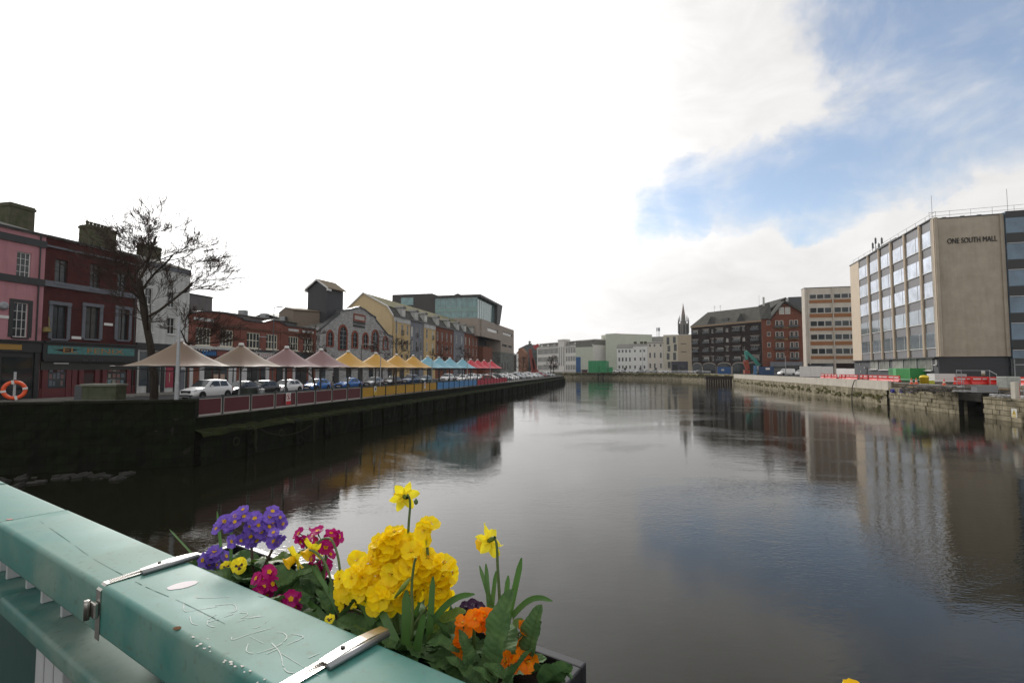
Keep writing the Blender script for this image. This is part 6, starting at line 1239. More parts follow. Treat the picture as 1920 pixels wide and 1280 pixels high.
# blue pipe ends through wall
BP = M('blue_pipe', (.03, .04, .35), .4)
for i, (px, lb) in enumerate(((1676, 'leftmost blue pipe end in the quay wall'), (1693.5, 'middle blue pipe end in the quay wall'), (1711.5, 'rightmost blue pipe end in the quay wall'))):
    u = ray(px, 733); Y = 37.8/(u.x/u.y-.22); o = thing('pipe_end', lb, 'pipe', (XR(Y, 37.55), Y, zat(732.5, Y)), FR.rz, 'blue pipe ends in the quay wall'); k = MB().lathe([(.27, -.3), (.27, .12), (.21, .12), (.21, -.3)], 16).build('pipe', BP, o); k.rotation_euler = (R(90), 0, 0); k = MB().lathe([(0, .0), (.2, .0)], 12).build('bore', M('pale_bore', (.3, .28, .4), .6), o); k.rotation_euler = (R(90), 0, 0); k.location = (0, -.02, 0)
# black hose over parapet
u = ray(1604, 715); Y = 37.8/(u.x/u.y-.22); mb = MB(); mb.tube([(XR(Y-2, 39), Y-2, .95), (XR(Y-1, 38.2), Y-1, 1.06), (XR(Y, 37.65), Y, .8), (XR(Y+.3, 37.4), Y+.3, -.2), (XR(Y+.4, 37.3), Y+.4, -1.6), (XR(Y+.4, 37.3), Y+.4, -2.7)], .07, 6); tag(mb.build('black_hose', BLACK), 'black hose draped over the pale parapet into the river', 'hose')
# warning sign at right edge wall
u = ray(1912, 774); Y = 37.8/(u.x/u.y-.22); o = thing('warning_sign', 'white board with yellow triangle low on the right-edge quay wall', 'sign', (XR(Y, 37.3), Y, zat(774, Y)), F3.rz); MB().box(-.35, .35, -.03, 0, -.42, .42).build('board', WHITE, o); MB().prism_y([(-.28, -.18), (.28, -.18), (0, .33)], -.04, -.031).build('triangle', M('sign_yellow', (.55, .4, .03), .5), o); MB().box(-.03, .03, -.046, -.041, -.08, .18).build('exclamation_mark', BLACK, o); MB().box(-.25, .25, -.04, -.031, -.38, -.26).build('caption_bar', M('sign_yellow'), o)
MB_ = MB().tube([(0, 0, 0), (-.25, -.4, -2.2)], .06, 5); tag(MB_.build('timber_stake', PLK, None, loc=(XR(46.8, 37.3), 46.8, -.2)), 'leaning timber stake against the wall left of the yellow triangle sign', 'stake')
# hoardings right bank
def panels(name, label, pa, Ya, pb, Yb, ytop, mat, cat='hoarding'):
    F_ = Fac(on(pa, Ya).xy, on(pb, Yb).xy, ZR); o = F_.thing(name, label, cat); zt = F_.z((pa+pb)/2, ytop); n_ = max(1, int(F_.w/2.4))
    for i in range(n_): MB().box(i*F_.w/n_+.02, (i+1)*F_.w/n_-.02, 0, .06, .02, zt+rnd.uniform(-.05, .05)).build('panel', mat, o)
    return F_, o, zt
HW = M('white_hoarding', (.78, .75, .72), .6, .12, 1.2, streak=.1); HB = M('blue_hoarding', (.012, .055, .15), .6, .2, 1.2); HG = M('green_hoarding', (.025, .26, .1), .6, .2, 1)
panels('site_hoarding', 'white site hoarding before the striped office, left stretch', 1499, 124, 1562, 117, 686.5, HW); panels('site_hoarding', 'white site hoarding before the striped office, right stretch', 1568, 114, 1604, 108, 690.5, HW)
F_, o, zt = panels('blue_hoarding', 'dark blue hoarding with small notice beside the excavator', 1423, 160, 1451, 158, 687, HB); k = MB().box(F_.w*.45, F_.w*.45+1.2, -.05, -.01, zt-1, zt-.35).build('notice', HW, o)
F_, o, zt = panels('blue_container', 'blue container with white labels under the warehouse arches', 1345, 195, 1370, 193, 687.5, M('container_blue', (.02, .1, .28), .5, .2, 1), 'container'); MB().box(1.4, 2.4, -.05, -.01, 1.2, 1.9).build('notice', WHITE, o); MB().box(0, F_.w, .07, 2.4, .05, zt-.06).build('body', M('container_blue'), o)
F_, o, zt = panels('blue_skip', 'pale blue upright panel right of the excavator arm', 1413, 163, 1419, 163, 685.5, M('pale_blue_panel', (.08, .2, .36), .6)); 
F_, o, zt = panels('green_hoarding', 'tall green hoarding box on the far bank', 1103, 284, 1135, 280, 676, HG); MB().box(F_.w-.1, F_.w, .07, 8, 0, zt).box(0, .1, .07, 8, 0, zt).box(F_.w*.32, F_.w*.6, -.6, -.01, 0, zt-3).build('body', HG, o); 
F_, o, zt = panels('green_hoarding', 'lower green hoarding with dark doorway on the far bank', 1127, 278, 1149, 277, 688, HG); MB().box(F_.w*.55, F_.w*.62, -.06, -.01, 0, zt-.5).build('doorway', CHAR, o)
F_, o, zt = panels('blue_silo_frame', 'blue upright silo banner standing before the long pale office', 1080, 290, 1089, 290, 669, M('silo_blue', (.02, .1, .28), .5, .4, 1.2), 'silo'); MB().box(.2, F_.w-.2, .1, 2, 0, zt-.2).build('body', M('silo_blue'), o)
o = thing('dark_red_skip', 'dark red skip left of the tall green hoarding', 'skip', on(1096, 287), 0); MB().prism_y([(-1.2, 0), (1.2, 0), (1.8, 1.5), (-1.8, 1.5)], -.9, .9).build('hull', M('dark_maroon_skip', (.09, .02, .03), .6), o); MB().box(-1.9, 1.9, -1, 1, 1.5, 1.6).build('rim', BLACK, o)
# excavator
TEAL = M('excavator_teal', (.03, .25, .2), .45, .2, 2); o = thing('excavator', 'teal-armed excavator working beside the blue hoarding', 'excavator', on(1418, 168)); sc_ = 168/950
def ex(px, py): return ((px-1418)*sc_, 0, zat(py, 168)-ZR)
def beam(mb, a_, b_, w_, t_): a_, b_ = Vector(a_), Vector(b_); d_ = (b_-a_); n_ = Vector((-d_.z, 0, d_.x)).normalized(); mb.add([a_+n_*w_/2+Vector((0, -t_, 0)), b_+n_*w_*.35+Vector((0, -t_, 0)), b_-n_*w_*.35+Vector((0, -t_, 0)), a_-n_*w_/2+Vector((0, -t_, 0)), a_+n_*w_/2+Vector((0, t_, 0)), b_+n_*w_*.35+Vector((0, t_, 0)), b_-n_*w_*.35+Vector((0, t_, 0)), a_-n_*w_/2+Vector((0, t_, 0))], [(3, 2, 1, 0), (4, 5, 6, 7), (0, 1, 5, 4), (1, 2, 6, 5), (2, 3, 7, 6), (3, 0, 4, 7)])
mb = MB(); beam(mb, ex(1423, 686), ex(1415, 674), 1.3, .3); beam(mb, ex(1416.5, 676), ex(1399, 658), 1.0, .28); mb.build('boom', TEAL, o); mb = MB(); beam(mb, ex(1398.5, 658), ex(1401, 674), .9, .25); mb.build('dipper_arm', TEAL, o); RO = M('red_oxide_steel', (.3, .05, .02), .6, .3, 2)
mb = MB(); beam(mb, ex(1398, 676), ex(1402, 692), 1.6, .45); mb.box(*sorted((ex(1395, 690)[0], ex(1405, 690)[0])), -.6, .6, .3, 1.6); mb.build('breaker_attachment', RO, o); MB().tube([ex(1409, 665), ex(1417, 676)], .12, 6).build('hydraulic_ram', GALV, o)
MB().box(1.0, 4.2, -1.3, 1.3, 1.1, 2.6).build('upper_body', TEAL, o, bevel=.1); MB().box(.2, 1.6, -1.2, -.1, 1.2, 3.1).build('cab', GL, o); mb = MB(); [mb.prism_y([(-.2, .1), (4.2, .1), (4.5, .5), (4.2, .95), (-.2, .95), (-.5, .5)], y_, y_+.5) for y_ in (-1.4, .9)]; mb.build('tracks', BLACK, o)
o = thing('red_drill_rig', 'leaning red steel mast of a drill rig beyond the left quay cars', 'drill rig', on(1002, 230)); sc_ = 230/950
def e2(px, py): return ((px-1002)*sc_, 0, zat(py, 230)-ZR)
mb = MB(); beam(mb, e2(1000, 694), e2(994, 654), 1.9, .5); beam(mb, e2(1004, 694), e2(999, 672), 1.6, .5); mb.build('mast', M('rig_red', (.3, .06, .045), .6, .3, 1), o); mb = MB(); beam(mb, e2(1001, 652), e2(1010, 646), 1.8, .5); mb.build('head', M('rig_bright_red', (.45, .06, .06), .6), o); MB().box(-1.6, 1.8, -1, 1, 0, 1.5).build('carrier', M('rig_red'), o)
# timber jetty and posts on the far wall
o = thing('timber_jetty', 'dark timber jetty fender standing in the river at the right bank bend', 'jetty', (XR(176, 37.2), 176, -2.6)); mb = MB()
for i in range(9): mb.box(-.25+i*-.75*1.2, .2-i*.75*1.2, i*1.6, i*1.6+.4, 0, 3.0-.05*(i % 3))
mb = MB()
for i in range(11): mb.box(-i*.75-.27, -i*.75+.27, i*.2, i*.2+.5, 0, 2.6+.1*(i % 2))
mb.add([(.3, -.2, 1.7), (-8, 2.0, 1.7), (-8, 2.6, 1.7), (.3, .3, 1.7), (.3, -.2, 2.8), (-8, 2.0, 2.8), (-8, 2.6, 2.8), (.3, .3, 2.8)], [(0, 1, 5, 4), (4, 5, 6, 7), (0, 3, 2, 1), (1, 2, 6, 5), (0, 4, 7, 3)]); mb.build('timber_frame', TIMB, o)
o = thing('mooring_stage', 'small dark timber mooring frame against the far bank', 'mooring stage', on(1126.5, 281, -2.6)); mb = MB(); [mb.box(x_, x_+.5, 0, .5, 0, 3.0) for x_ in (-1.6, 1.0)]; mb.box(-1.6, 1.5, -.05, .0, 2.4, 2.8); mb.build('timber_frame', TIMB, o)
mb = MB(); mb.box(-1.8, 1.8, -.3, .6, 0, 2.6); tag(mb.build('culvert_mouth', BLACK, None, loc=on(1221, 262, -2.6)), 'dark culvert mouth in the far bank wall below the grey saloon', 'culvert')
mb = MB(); o = thing('bank_railing', 'thin pale railing along the far bank wall', 'railing'); pts = [(80.6, 206), (78.7, 235), (68.7, 265.5), (50.6, 289), (30, 299)]
for a_, b_ in zip(pts[:-1], pts[1:]):
    for z_ in (ZR+.55, ZR+1.05): mb.tube([(*a_, z_), (*b_, z_)], .05, 4)
    for k in range(13): t = k/12; mb.tube([(a_[0]+(b_[0]-a_[0])*t, a_[1]+(b_[1]-a_[1])*t, ZR), (a_[0]+(b_[0]-a_[0])*t, a_[1]+(b_[1]-a_[1])*t, ZR+1.1)], .05, 4)
mb.build('rails', GALV, o)
# weedy band on the far bank wall
mb = MB(); rr = random.Random(9)
for (ax, ay), (bx_, by) in zip(((76.8, 175), (80.3, 205), (78.3, 235), (68.3, 265), (50.3, 288.3)), ((80.3, 205), (78.3, 235), (68.3, 265), (50.3, 288.3), (20, 303.3))):
    n_ = 24
    for k in range(n_):
        t = (k+rr.random())/n_; x_, y_ = ax+(bx_-ax)*t, ay+(by-ay)*t; mb.obox((x_-.2, y_-.2, -.15+rr.uniform(-.3, .4)), rr.uniform(1.2, 2.6), .5, rr.uniform(.5, .9), Matrix.Rotation(math.atan2(by-ay, bx_-ax), 3, 'Z'))
struct(mb.build('bank_weed', M('tide_weed')), 'stuff')
# ------------------------------------------------------------------ bridge parapet rail in the foreground
RD = Vector((-.835, .55, 0)).normalized(); RN = Vector((RD.y, -RD.x, 0)); RN = RN if RN.dot(Vector((0, 1, 0))) > 0 else -RN   # RD along the rail (to the left), RN towards the river
ZT = EYE-.5
def onz(px, py, z): return ground(px, py, z)
def pn(v): return v.dot(RN)
def ps(v): return v.dot(RD)
n0 = (pn(onz(0, 983, ZT))+pn(onz(487, 1280, ZT)))/2; n1 = (pn(onz(0, 899, ZT))+pn(onz(890, 1278, ZT)))/2
rrz = math.atan2(-RD.y, -RD.x)          # local x runs to the right (= -RD), local y towards the river
def L2W(x, y, z=0): return -RD*x+RN*y+Vector((0, 0, z))
lx = lambda v: -ps(v)
def mat_rail(name, c, c2, dirt):
    m = M(name, c, .5, .45, 5.0, .06, 0, .42, c2=c2, bscale=.002); t = m.node_tree; b = t.nodes['Principled BSDF']; src = b.inputs['Base Color'].links[0].from_socket
    tcn = t.nodes.new('ShaderNodeTexCoord'); ns = t.nodes.new('ShaderNodeTexNoise'); t.links.new(tcn.outputs['Object'], ns.inputs['Vector']); ns.inputs['Scale'].default_value = 60; ns.inputs['Detail'].default_value = 5
    n2 = t.nodes.new('ShaderNodeTexNoise'); t.links.new(tcn.outputs['Object'], n2.inputs['Vector']); n2.inputs['Scale'].default_value = 5; n2.inputs['Detail'].default_value = 6
    f = mth('MULTIPLY', mth('MULTIPLY_ADD', ns.outputs['Fac'], 5, -2.9, clamp=True, tree=t), .7, tree=t); f2 = mth('MULTIPLY', mth('MULTIPLY_ADD', n2.outputs['Fac'], 3.2, -1.3, clamp=True, tree=t), dirt, tree=t)
    x = t.nodes.new('ShaderNodeMix'); x.data_type = 'RGBA'; t.links.new(f2, x.inputs['Factor']); t.links.new(src, x.inputs['A']); x.inputs['B'].default_value = (.24, .29, .24, 1)
    y = t.nodes.new('ShaderNodeMix'); y.data_type = 'RGBA'; t.links.new(f, y.inputs['Factor']); t.links.new(x.outputs['Result'], y.inputs['A']); y.inputs['B'].default_value = (.09, .11, .08, 1); t.links.new(y.outputs['Result'], b.inputs['Base Color'])
    t.links.new(mth('MULTIPLY_ADD', n2.outputs['Fac'], .5, .32, tree=t), b.inputs['Roughness']); return m
TEALP = mat_rail('teal_rail_paint', (.045, .185, .16), (.075, .225, .19), .55); TEALD = mat_rail('teal_rail_paint_dirty', (.04, .145, .125), (.06, .165, .14), .8); WBAL = M('white_baluster_paint', (.5, .52, .52), .5, .25, 4, .05, streak=.3)
P = thing('bridge_railing', 'teal painted bridge railing with white balusters crossing the lower left corner', 'railing', (0, 0, 0), rrz)
def ylo(v): return v
W0, W1 = n0, n1; HB_ = .115
def rnd_beam(x0, x1, y0, y1, z0, z1, r_=.012, nseg=4):
    pr = []
    for cx, cz, a0 in ((y1-r_, z1-r_, 0), (y0+r_, z1-r_, 90), (y0+r_, z0+r_, 180), (y1-r_, z0+r_, 270)):
        for k in range(nseg+1): a = R(a0+90*k/nseg); pr.append((cx+r_*math.cos(a), cz+r_*math.sin(a)))
    n_ = len(pr); N2 = 60; vs = []; fs = []
    for i in range(N2+1): x = x0+(x1-x0)*i/N2; vs += [(x, y, z) for y, z in pr]
    for i in range(N2):
        for k in range(n_): fs.append((i*n_+k, i*n_+(k+1) % n_, (i+1)*n_+(k+1) % n_, (i+1)*n_+k))
    fs.append(tuple(range(n_-1, -1, -1))); fs.append(tuple(range(N2*n_, (N2+1)*n_)))
    return MB().add(vs, fs)
xe0, xe1 = lx(onz(0, 900, ZT)), lx(onz(890, 1278, ZT)); XA, XB = xe0-4.5, xe1+2.2
seams = [lx(onz(130, 955, ZT)), lx(onz(25, 905, ZT))]; s0 = seams[0]
tr = rnd_beam(s0+.0015, XB, W0, W1, ZT-HB_, ZT).build('top_rail', TEALP, P, True); rnd_beam(seams[1]+.0015, s0-.0015, W0+.001, W1-.001, ZT-HB_, ZT-.001).build('top_rail', TEALP, P, True); rnd_beam(XA, seams[1]-.0015, W0, W1, ZT-HB_, ZT).build('top_rail', TEALP, P, True)
z2 = EYE-.74; y2 = pn(onz(0, 1121, z2)); z2b = z2-.055
rnd_beam(XA, lx(onz(5, 1118, z2))-.001, y2, y2+.3, z2b, z2).build('lower_rail', TEALD, P, True); rnd_beam(lx(onz(5, 1118, z2))+.001, XB, y2, y2+.3, z2b, z2).build('lower_rail', TEALD, P, True)
bt = ZT-HB_-.001
for i, (px, py) in enumerate(((47, 1103), (75, 1130), (112, 1156), (10, 1085))):
    v = onz(px, py, z2); yb = .0; x = lx(v); MB().box(x-.0, x+.016, pn(v)-.0, pn(v)+.11, z2+.001, bt).build('baluster', WBAL, P, bevel=.002)
xb = lx(onz(10, 1085, z2)); yb = pn(onz(75, 1130, z2))
for i in range(12): MB().box(xb-.12*(i+1), xb-.12*(i+1)+.016, yb, yb+.11, z2+.001, bt).build('baluster', WBAL, P)
zb = z2b-.001
v = onz(28, 1215, z2b-.05); x = lx(v)
for k in range(3): xx = x+.082*k ; MB().box(xx, xx+.07, y2+.05, y2+.2, zb-.75, zb).build('lower_baluster', WBAL, P, bevel=.002)
MB().box(XA, XB, y2+.26, y2+.29, zb-.75, zb-.06).build('back_panel', M('dark_teal_paint', (.02, .07, .06), .6), P)
bolt = MB().lathe([(.0, .004), (.006, .004), (.009, 0)], 10).mesh('rust_spot', M('rust_brown', (.14, .07, .03), .9, .4, 30))
for px, py, m_, s_ in ((332, 1177, 'rust', .8), (18, 973, 'pink', 1.0)):
    v = onz(px, py, ZT); o = link('chipped_spot', MB().lathe([(0, .0006), (.009, .0004), (.011, 0)], 9).mesh('chipped_spot', M('rust_brown') if m_ == 'rust' else M('pink_patch', (.5, .3, .28), .8)), P, (lx(v), pn(v), ZT+.0004), scale=(s_, s_*.8, 1))
rr = random.Random(12)
chip = MB().lathe([(0, .0006), (.0022, .0004), (.003, 0)], 6).mesh('paint_chip', M('pale_chip', (.7, .66, .62), .8)); 
for i in range(34):
    t = rr.random(); v0 = onz(340+140*t, 1188+86*t, ZT); link('paint_chip', chip, P, (lx(v0)+rr.uniform(-.02, .02), W0+rr.choice((.004, .008, .02, .001)), ZT+.0003-(.004 if rr.random() < .5 else 0)), scale=(rr.uniform(.5, 1.6), rr.uniform(.4, 1), 1))
# sticker residue
v = onz(342, 1097, ZT); mb = MB(); n_ = 24; vs = [(0, 0, .0011)]+[(math.cos(2*math.pi*k/n_)*rr.uniform(.93, 1.05), math.sin(2*math.pi*k/n_)*rr.uniform(.93, 1.05), .0009) for k in range(n_)]; mb.add(vs, [(0, k+1, (k+1) % n_+1) for k in range(n_)]); a_ = mb.build('sticker_residue', M('sticker_white', (.82, .76, .78), .7, .3, 60), P); va, vb = onz(312, 1103, ZT), onz(372, 1090, ZT); a_.location = (lx(v), pn(v), ZT); hl_ = (va-vb).length/2
dd_ = vb-va; a_.rotation_euler = (0, 0, math.atan2(dd_.dot(RN), dd_.dot(-RD))); a_.scale = (hl_, hl_*.62, 1)
# scratched scribbles
def scribble(paths, mat, w_, nm, zo=.0007):
    mb = MB()
    for pts in paths:
        L_ = [onz(a, b, ZT) for a, b in pts]; L_ = [Vector((lx(v), pn(v), ZT+zo)) for v in L_]
        # smooth
        S2 = []
        for i in range(len(L_)-1):
            p0, p1, p2, p3 = L_[max(0, i-1)], L_[i], L_[i+1], L_[min(len(L_)-1, i+2)]
            for k in range(5): t = k/5; S2.append(.5*((2*p1)+(p2-p0)*t+(2*p0-5*p1+4*p2-p3)*t*t+(3*p1-p0-3*p2+p3)*t**3))
        S2.append(L_[-1])
        for i in range(len(S2)-1):
            if rr.random() < .12: continue
            a, b = S2[i], S2[i+1]; d_ = (b-a)
            if d_.length < 1e-5: continue
            n_ = Vector((-d_.y, d_.x, 0)).normalized()*w_*rr.uniform(.5, 1.2); mb.quad(a-n_, b-n_, b+n_, a+n_)
    return mb.build(nm, mat, P)
Z = lambda L_: [(a/3.2, 880+b/3.2) for a, b in L_]
SCR = M('scratch_white', (.6, .66, .63), .8, .2, 30); 
scribble([Z([(1105, 800), (1110, 850), (1200, 838), (1300, 822)]), Z([(1290, 815), (1400, 808), (1412, 850), (1330, 860), (1260, 890), (1245, 930), (1290, 945)]), Z([(1250, 915), (1400, 865)]), Z([(1435, 858), (1480, 860), (1480, 875), (1450, 890), (1560, 878)]), Z([(1430, 910), (1500, 890), (1580, 878)]),
  Z([(1390, 1005), (1400, 1020), (1500, 985), (1630, 950)]), Z([(1600, 910), (1560, 940), (1520, 950)]), Z([(1490, 1045), (1480, 1090), (1540, 1100), (1660, 1060), (1720, 1010), (1700, 980), (1660, 975)]), Z([(1630, 1040), (1680, 1100), (1700, 1180), (1730, 1215), (1800, 1220)]), Z([(1750, 985), (1820, 1005), (1720, 1050), (1600, 1105)]), Z([(1140, 880), (1150, 920), (1185, 930)]), Z([(1180, 770), (1280, 768), (1370, 762)]), Z([(1850, 1130), (1920, 1100)])], SCR, .001, 'scratched_scribble')
scribble([Z([(240, 310), (420, 435), (560, 535), (780, 655), (900, 715), (1100, 800), (1350, 925)])], M('hairline_dark', (.05, .1, .09), .8), .0006, 'hairline_crack'); scribble([Z([(1500, 1000), (1650, 1080), (1800, 1170), (1920, 1240)])], SCR, .0005, 'hairline_scratch'); scribble([Z([(70, 305), (230, 270), (330, 250), (415, 243)])], M('hairline_dark'), .0012, 'seam_gap')
# ------------------------------------------------------------------ steel straps
STL = M('stainless_steel', (.55, .53, .5), .28, .2, 12, .03, .95, c2=(.35, .33, .3)); STG_ = M('zinc_bar', (.3, .31, .32), .4, .2, 12, .03, .8)
def strap(pa, pb, label, front=True, tail=True):
    va, vb = onz(*pa, ZT), onz(*pb, ZT); xa, xb = lx(va), lx(vb); o = thing('steel_strap', label, 'strap', (0, 0, 0), rrz, 'steel straps round the rail'); w_ = .0125; e = .0022
    mb = MB(); prof = [(W1+e+.004, ZT-.08, 1.06), (W1+e, ZT-.012, 1), (W1-.008, ZT+e, .96), ((W0+W1)/2, ZT+e+.002, .5), (W0+.01, ZT+e, .04), (W0-e, ZT-.01, 0), (W0-e, ZT-HB_*.5, 0), (W0-e, ZT-HB_-.006, 0)]
    vs = []; 
    for y, z, t in prof: x = xb+(xa-xb)*t; vs += [(x-w_, y, z), (x+w_, y, z)]
    for y, z, t in prof: x = xb+(xa-xb)*t; dy, dz = (0, -.0012) if abs(z-ZT) < .008 else ((.0012, 0) if y < W0+.005 else (-.0012, 0)); vs += [(x-w_, y+dy, z+dz), (x+w_, y+dy, z+dz)]
    n_ = len(prof); fs = [(2*i, 2*i+1, 2*i+3, 2*i+2) for i in range(n_-1)]+[(2*i+2+2*n_, 2*i+3+2*n_, 2*i+1+2*n_, 2*i+2*n_) for i in range(n_-1)]+[(2*i, 2*i+2, 2*i+2+2*n_, 2*i+2*n_) for i in range(n_-1)]+[(2*i+1, 2*i+1+2*n_, 2*i+3+2*n_, 2*i+3) for i in range(n_-1)]
    b_ = MB().add(vs, fs).build('band', STL, o)
    sl = MB(); 
    for k in range(40): t = .06+.9*k/40; y = W1-.012+(W0+.01-W1+.012)*(1-t); x = xb+(xa-xb)*t; sl.box(x-w_*.55, x+w_*.55, y-.0007, y+.0007, ZT+e+.0022, ZT+e+.0028)
    sl.build('band_slots', M('slot_shadow', (.08, .07, .06), .6), b_)
    # tail doubled on top and rod beside
    mb = MB(); t0, t1 = (.38, 1.0); pts = []
    for k in range(9): t = t0+(t1-t0)*k/8; pts.append((xb+(xa-xb)*t+.003, W0+(W1+.03-W0)*t, ZT+e+.006+.004*math.sin(k*.4)))
    vs = []
    for x, y, z in pts: vs += [(x-w_*.9, y, z), (x+w_*.9, y, z), (x-w_*.9, y, z-.0012), (x+w_*.9, y, z-.0012)]
    fs = []
    for i in range(8): a = i*4; fs += [(a, a+1, a+5, a+4), (a+2, a+6, a+7, a+3), (a, a+4, a+6, a+2), (a+1, a+3, a+7, a+5)]
    fs += [(0, 2, 3, 1), (32, 33, 35, 34)]; MB().add(vs, fs).build('band_tail', STL, o)
    x_0, y_0 = xb+(xa-xb)*.42+.021, W0+(W1-W0)*.42; x_1, y_1 = xa+.022, W1+.02
    MB().tube([(x_0, y_0, ZT+.0065), (x_0+(x_1-x_0)*.5, (y_0+y_1)/2, ZT+.0065), (x_1, y_1, ZT+.0065)], .0062, 10).build('tension_rod', STG_, o, True); MB().lathe([(0, 0), (.004, 0), (.004, .003), (0, .003)], 8, (xb+(xa-xb)*.66, W0+(W1-W0)*.66, ZT+e+.009)).build('rivet', BLACK, o)
    if front:
        k = MB().box(xb-.016, xb+.012, W0-.013, W0-.004, ZT-.07, ZT-.035).build('screw_housing', STL, o, bevel=.003); h_ = MB().lathe([(0, .012), (.005, .012), (.006, .009), (.006, -.028), (0, -.028)], 14).build('worm_screw', STL, o, True); h_.location = (xb-.011, W0-.019, ZT-.045)
        link('screw_head', MB().lathe([(0, .006), (.0065, .005), (.0072, 0), (0, 0)], 6).mesh('screw_head', STL), h_, (0, 0, .011))
    return o
strap((352, 1047), (180, 1099), 'steel strap with worm screw round the rail, left of the white sticker mark'); strap((700, 1194), (548, 1279), 'steel strap with slotted band crossing the rail at the bottom centre', True)

# ------------------------------------------------------------------ planter
zp = EYE-.545; cr = onz(1100, 1240, zp); yr = pn(cr); xr_ = lx(cr); yn = n1+.012; xl_ = lx(onz(330, 1030, ZT))-.05
BPL = M('black_planter_plastic', (.022, .021, .024), .38, .2, 8, .04); SOIL = M('potting_soil', (.03, .02, .014), 1, .5, 40, .6, bscale=.01)
def planter(x0, x1, label):
    o = thing('flower_planter', label, 'planter', (0, 0, 0), rrz, 'planters hung on the rail'); t = .022; d = .2; mb = MB()
    mb.box(x0, x1, yr-t, yr, zp-d, zp); mb.box(x0, x1, yn, yn+t, zp-d, zp); mb.box(x0, x0+t, yn+t, yr-t, zp-d, zp); mb.box(x1-t, x1, yn+t, yr-t, zp-d, zp); mb.box(x0+t, x1-t, yn+t, yr-t, zp-d, zp-d+.02); mb.build('box', BPL, o, bevel=.003)
    n1_, n2_ = 40, 10; vs = []; r_ = random.Random(2)
    for i in range(n1_+1):
        for j in range(n2_+1): vs.append((x0+t+(x1-x0-2*t)*i/n1_, yn+t+(yr-yn-2*t)*j/n2_, zp-.035+r_.uniform(-.006, .008)))
    MB().add(vs, [(i*(n2_+1)+j, (i+1)*(n2_+1)+j, (i+1)*(n2_+1)+j+1, i*(n2_+1)+j+1) for i in range(n1_) for j in range(n2_)]).build('soil', SOIL, o); return o
planter(xl_, xr_, 'black plastic planter full of spring flowers hung behind the rail'); planter(xr_+.35, xr_+1.25, 'second black planter on the rail, outside the lower frame edge')

# ------------------------------------------------------------------ flowers
def petmat(n, c, c2, tr=.25, rough=.5): return M(n, c, rough, .35, 40, .02, 0, .3, c2=c2, transl=tr, bscale=.001)
PV = petmat('violet_petal', (.17, .085, .5), (.25, .15, .6)); PY = petmat('yellow_petal', (.98, .8, .01), (.96, .68, .006), .4); PYE = petmat('deep_yellow_eye', (.92, .5, .006), (.92, .58, .01), .4); PMg = petmat('magenta_petal', (.55, .01, .16), (.42, .012, .24)); POr = petmat('orange_petal', (.95, .3, .006), (.9, .2, .004), .4)
PDk = petmat('dark_purple_petal', (.035, .008, .045), (.05, .015, .05), .1); PDf = petmat('daffodil_petal', (.98, .86, .04), (.96, .8, .03), .4); PDc = petmat('daffodil_trumpet', (.88, .56, .006), (.86, .5, .005)); PRD = petmat('red_petal', (.5, .03, .02), (.4, .02, .03))
LFG = M('primrose_leaf', (.105, .19, .06), .6, .45, 40, .7, 0, .2, c2=(.05, .11, .04), transl=.18, bscale=.004, stretch=(1, .35, 1)); LFL = M('light_leaf', (.15, .23, .04), .45, .4, 22, .3, 0, .4, c2=(.09, .17, .03), transl=.3, bscale=.003); STEMM = M('flower_stem', (.11, .17, .05), .5, .3, 20, .03, transl=.1); BLD = M('daffodil_blade', (.1, .22, .05), .42, .3, 20, .05, 0, .5, c2=(.05, .12, .03), transl=.2, stretch=(1, 1, .1), bscale=.001); DSTEM = M('dark_stem', (.06, .035, .025), .6, .2, 20); SHE = M('papery_sheath', (.3, .2, .09), .8, .3, 40, transl=.3)
def floret(seed, mat, eye, R_=.019, np_=5, notch=.16, cup=.2, ruffle=.07, eyeR=.3):
    r_ = random.Random(seed); mb = MB(); nu, nv = 7, 6
    for k in range(np_):
        a0 = 2*math.pi*k/np_+r_.uniform(-.08, .08); wd = math.pi/np_*1.3; ph = r_.uniform(0, 6); vs = []; tw = r_.uniform(-.12, .12); cu = cup+r_.uniform(-.2, .2)
        for i in range(nv+1):
            t = i/nv
            for j in range(nu+1):
                s_ = 2*j/nu-1; wf = (.26+.74*math.sin(min(1, t*1.25)*math.pi/2))*(1 if t < .8 else 1-(t-.8)*1.1); rad = R_*(t*(1-.13*s_*s_*t)-(notch*t**4*math.exp(-(s_*3)**2))+.0)
                a = a0+s_*wd*wf; z = R_*(cu*t*t-.15*math.sin(t*2.2)+ruffle*math.sin(s_*5+ph)*t*t+tw*s_*t+.02*(k % 2)); vs.append((rad*math.cos(a), rad*math.sin(a), z))
        w_ = nu+1; mb.add(vs, [(i*w_+j, i*w_+j+1, (i+1)*w_+j+1, (i+1)*w_+j) for i in range(nv) for j in range(nu)])
    n_ = 10; rr_ = [R_*eyeR*(1+.35*(k % 2)) for k in range(n_)]; vs = [(0, 0, -R_*.06)]+[(rr_[k]*math.cos(2*math.pi*k/n_), rr_[k]*math.sin(2*math.pi*k/n_), R_*.035-R_*.03) for k in range(n_)]; mb.add([(x, y, z+R_*.06) for x, y, z in vs], [(0, k+1, (k+1) % n_+1) for k in range(n_)], 1)
    mb.lathe([(R_*.1, -R_*.9), (R_*.07, -R_*.3), (R_*.13, 0)], 6, mi=2)
    return mb.mesh('flower', [mat, eye, STEMM], True)
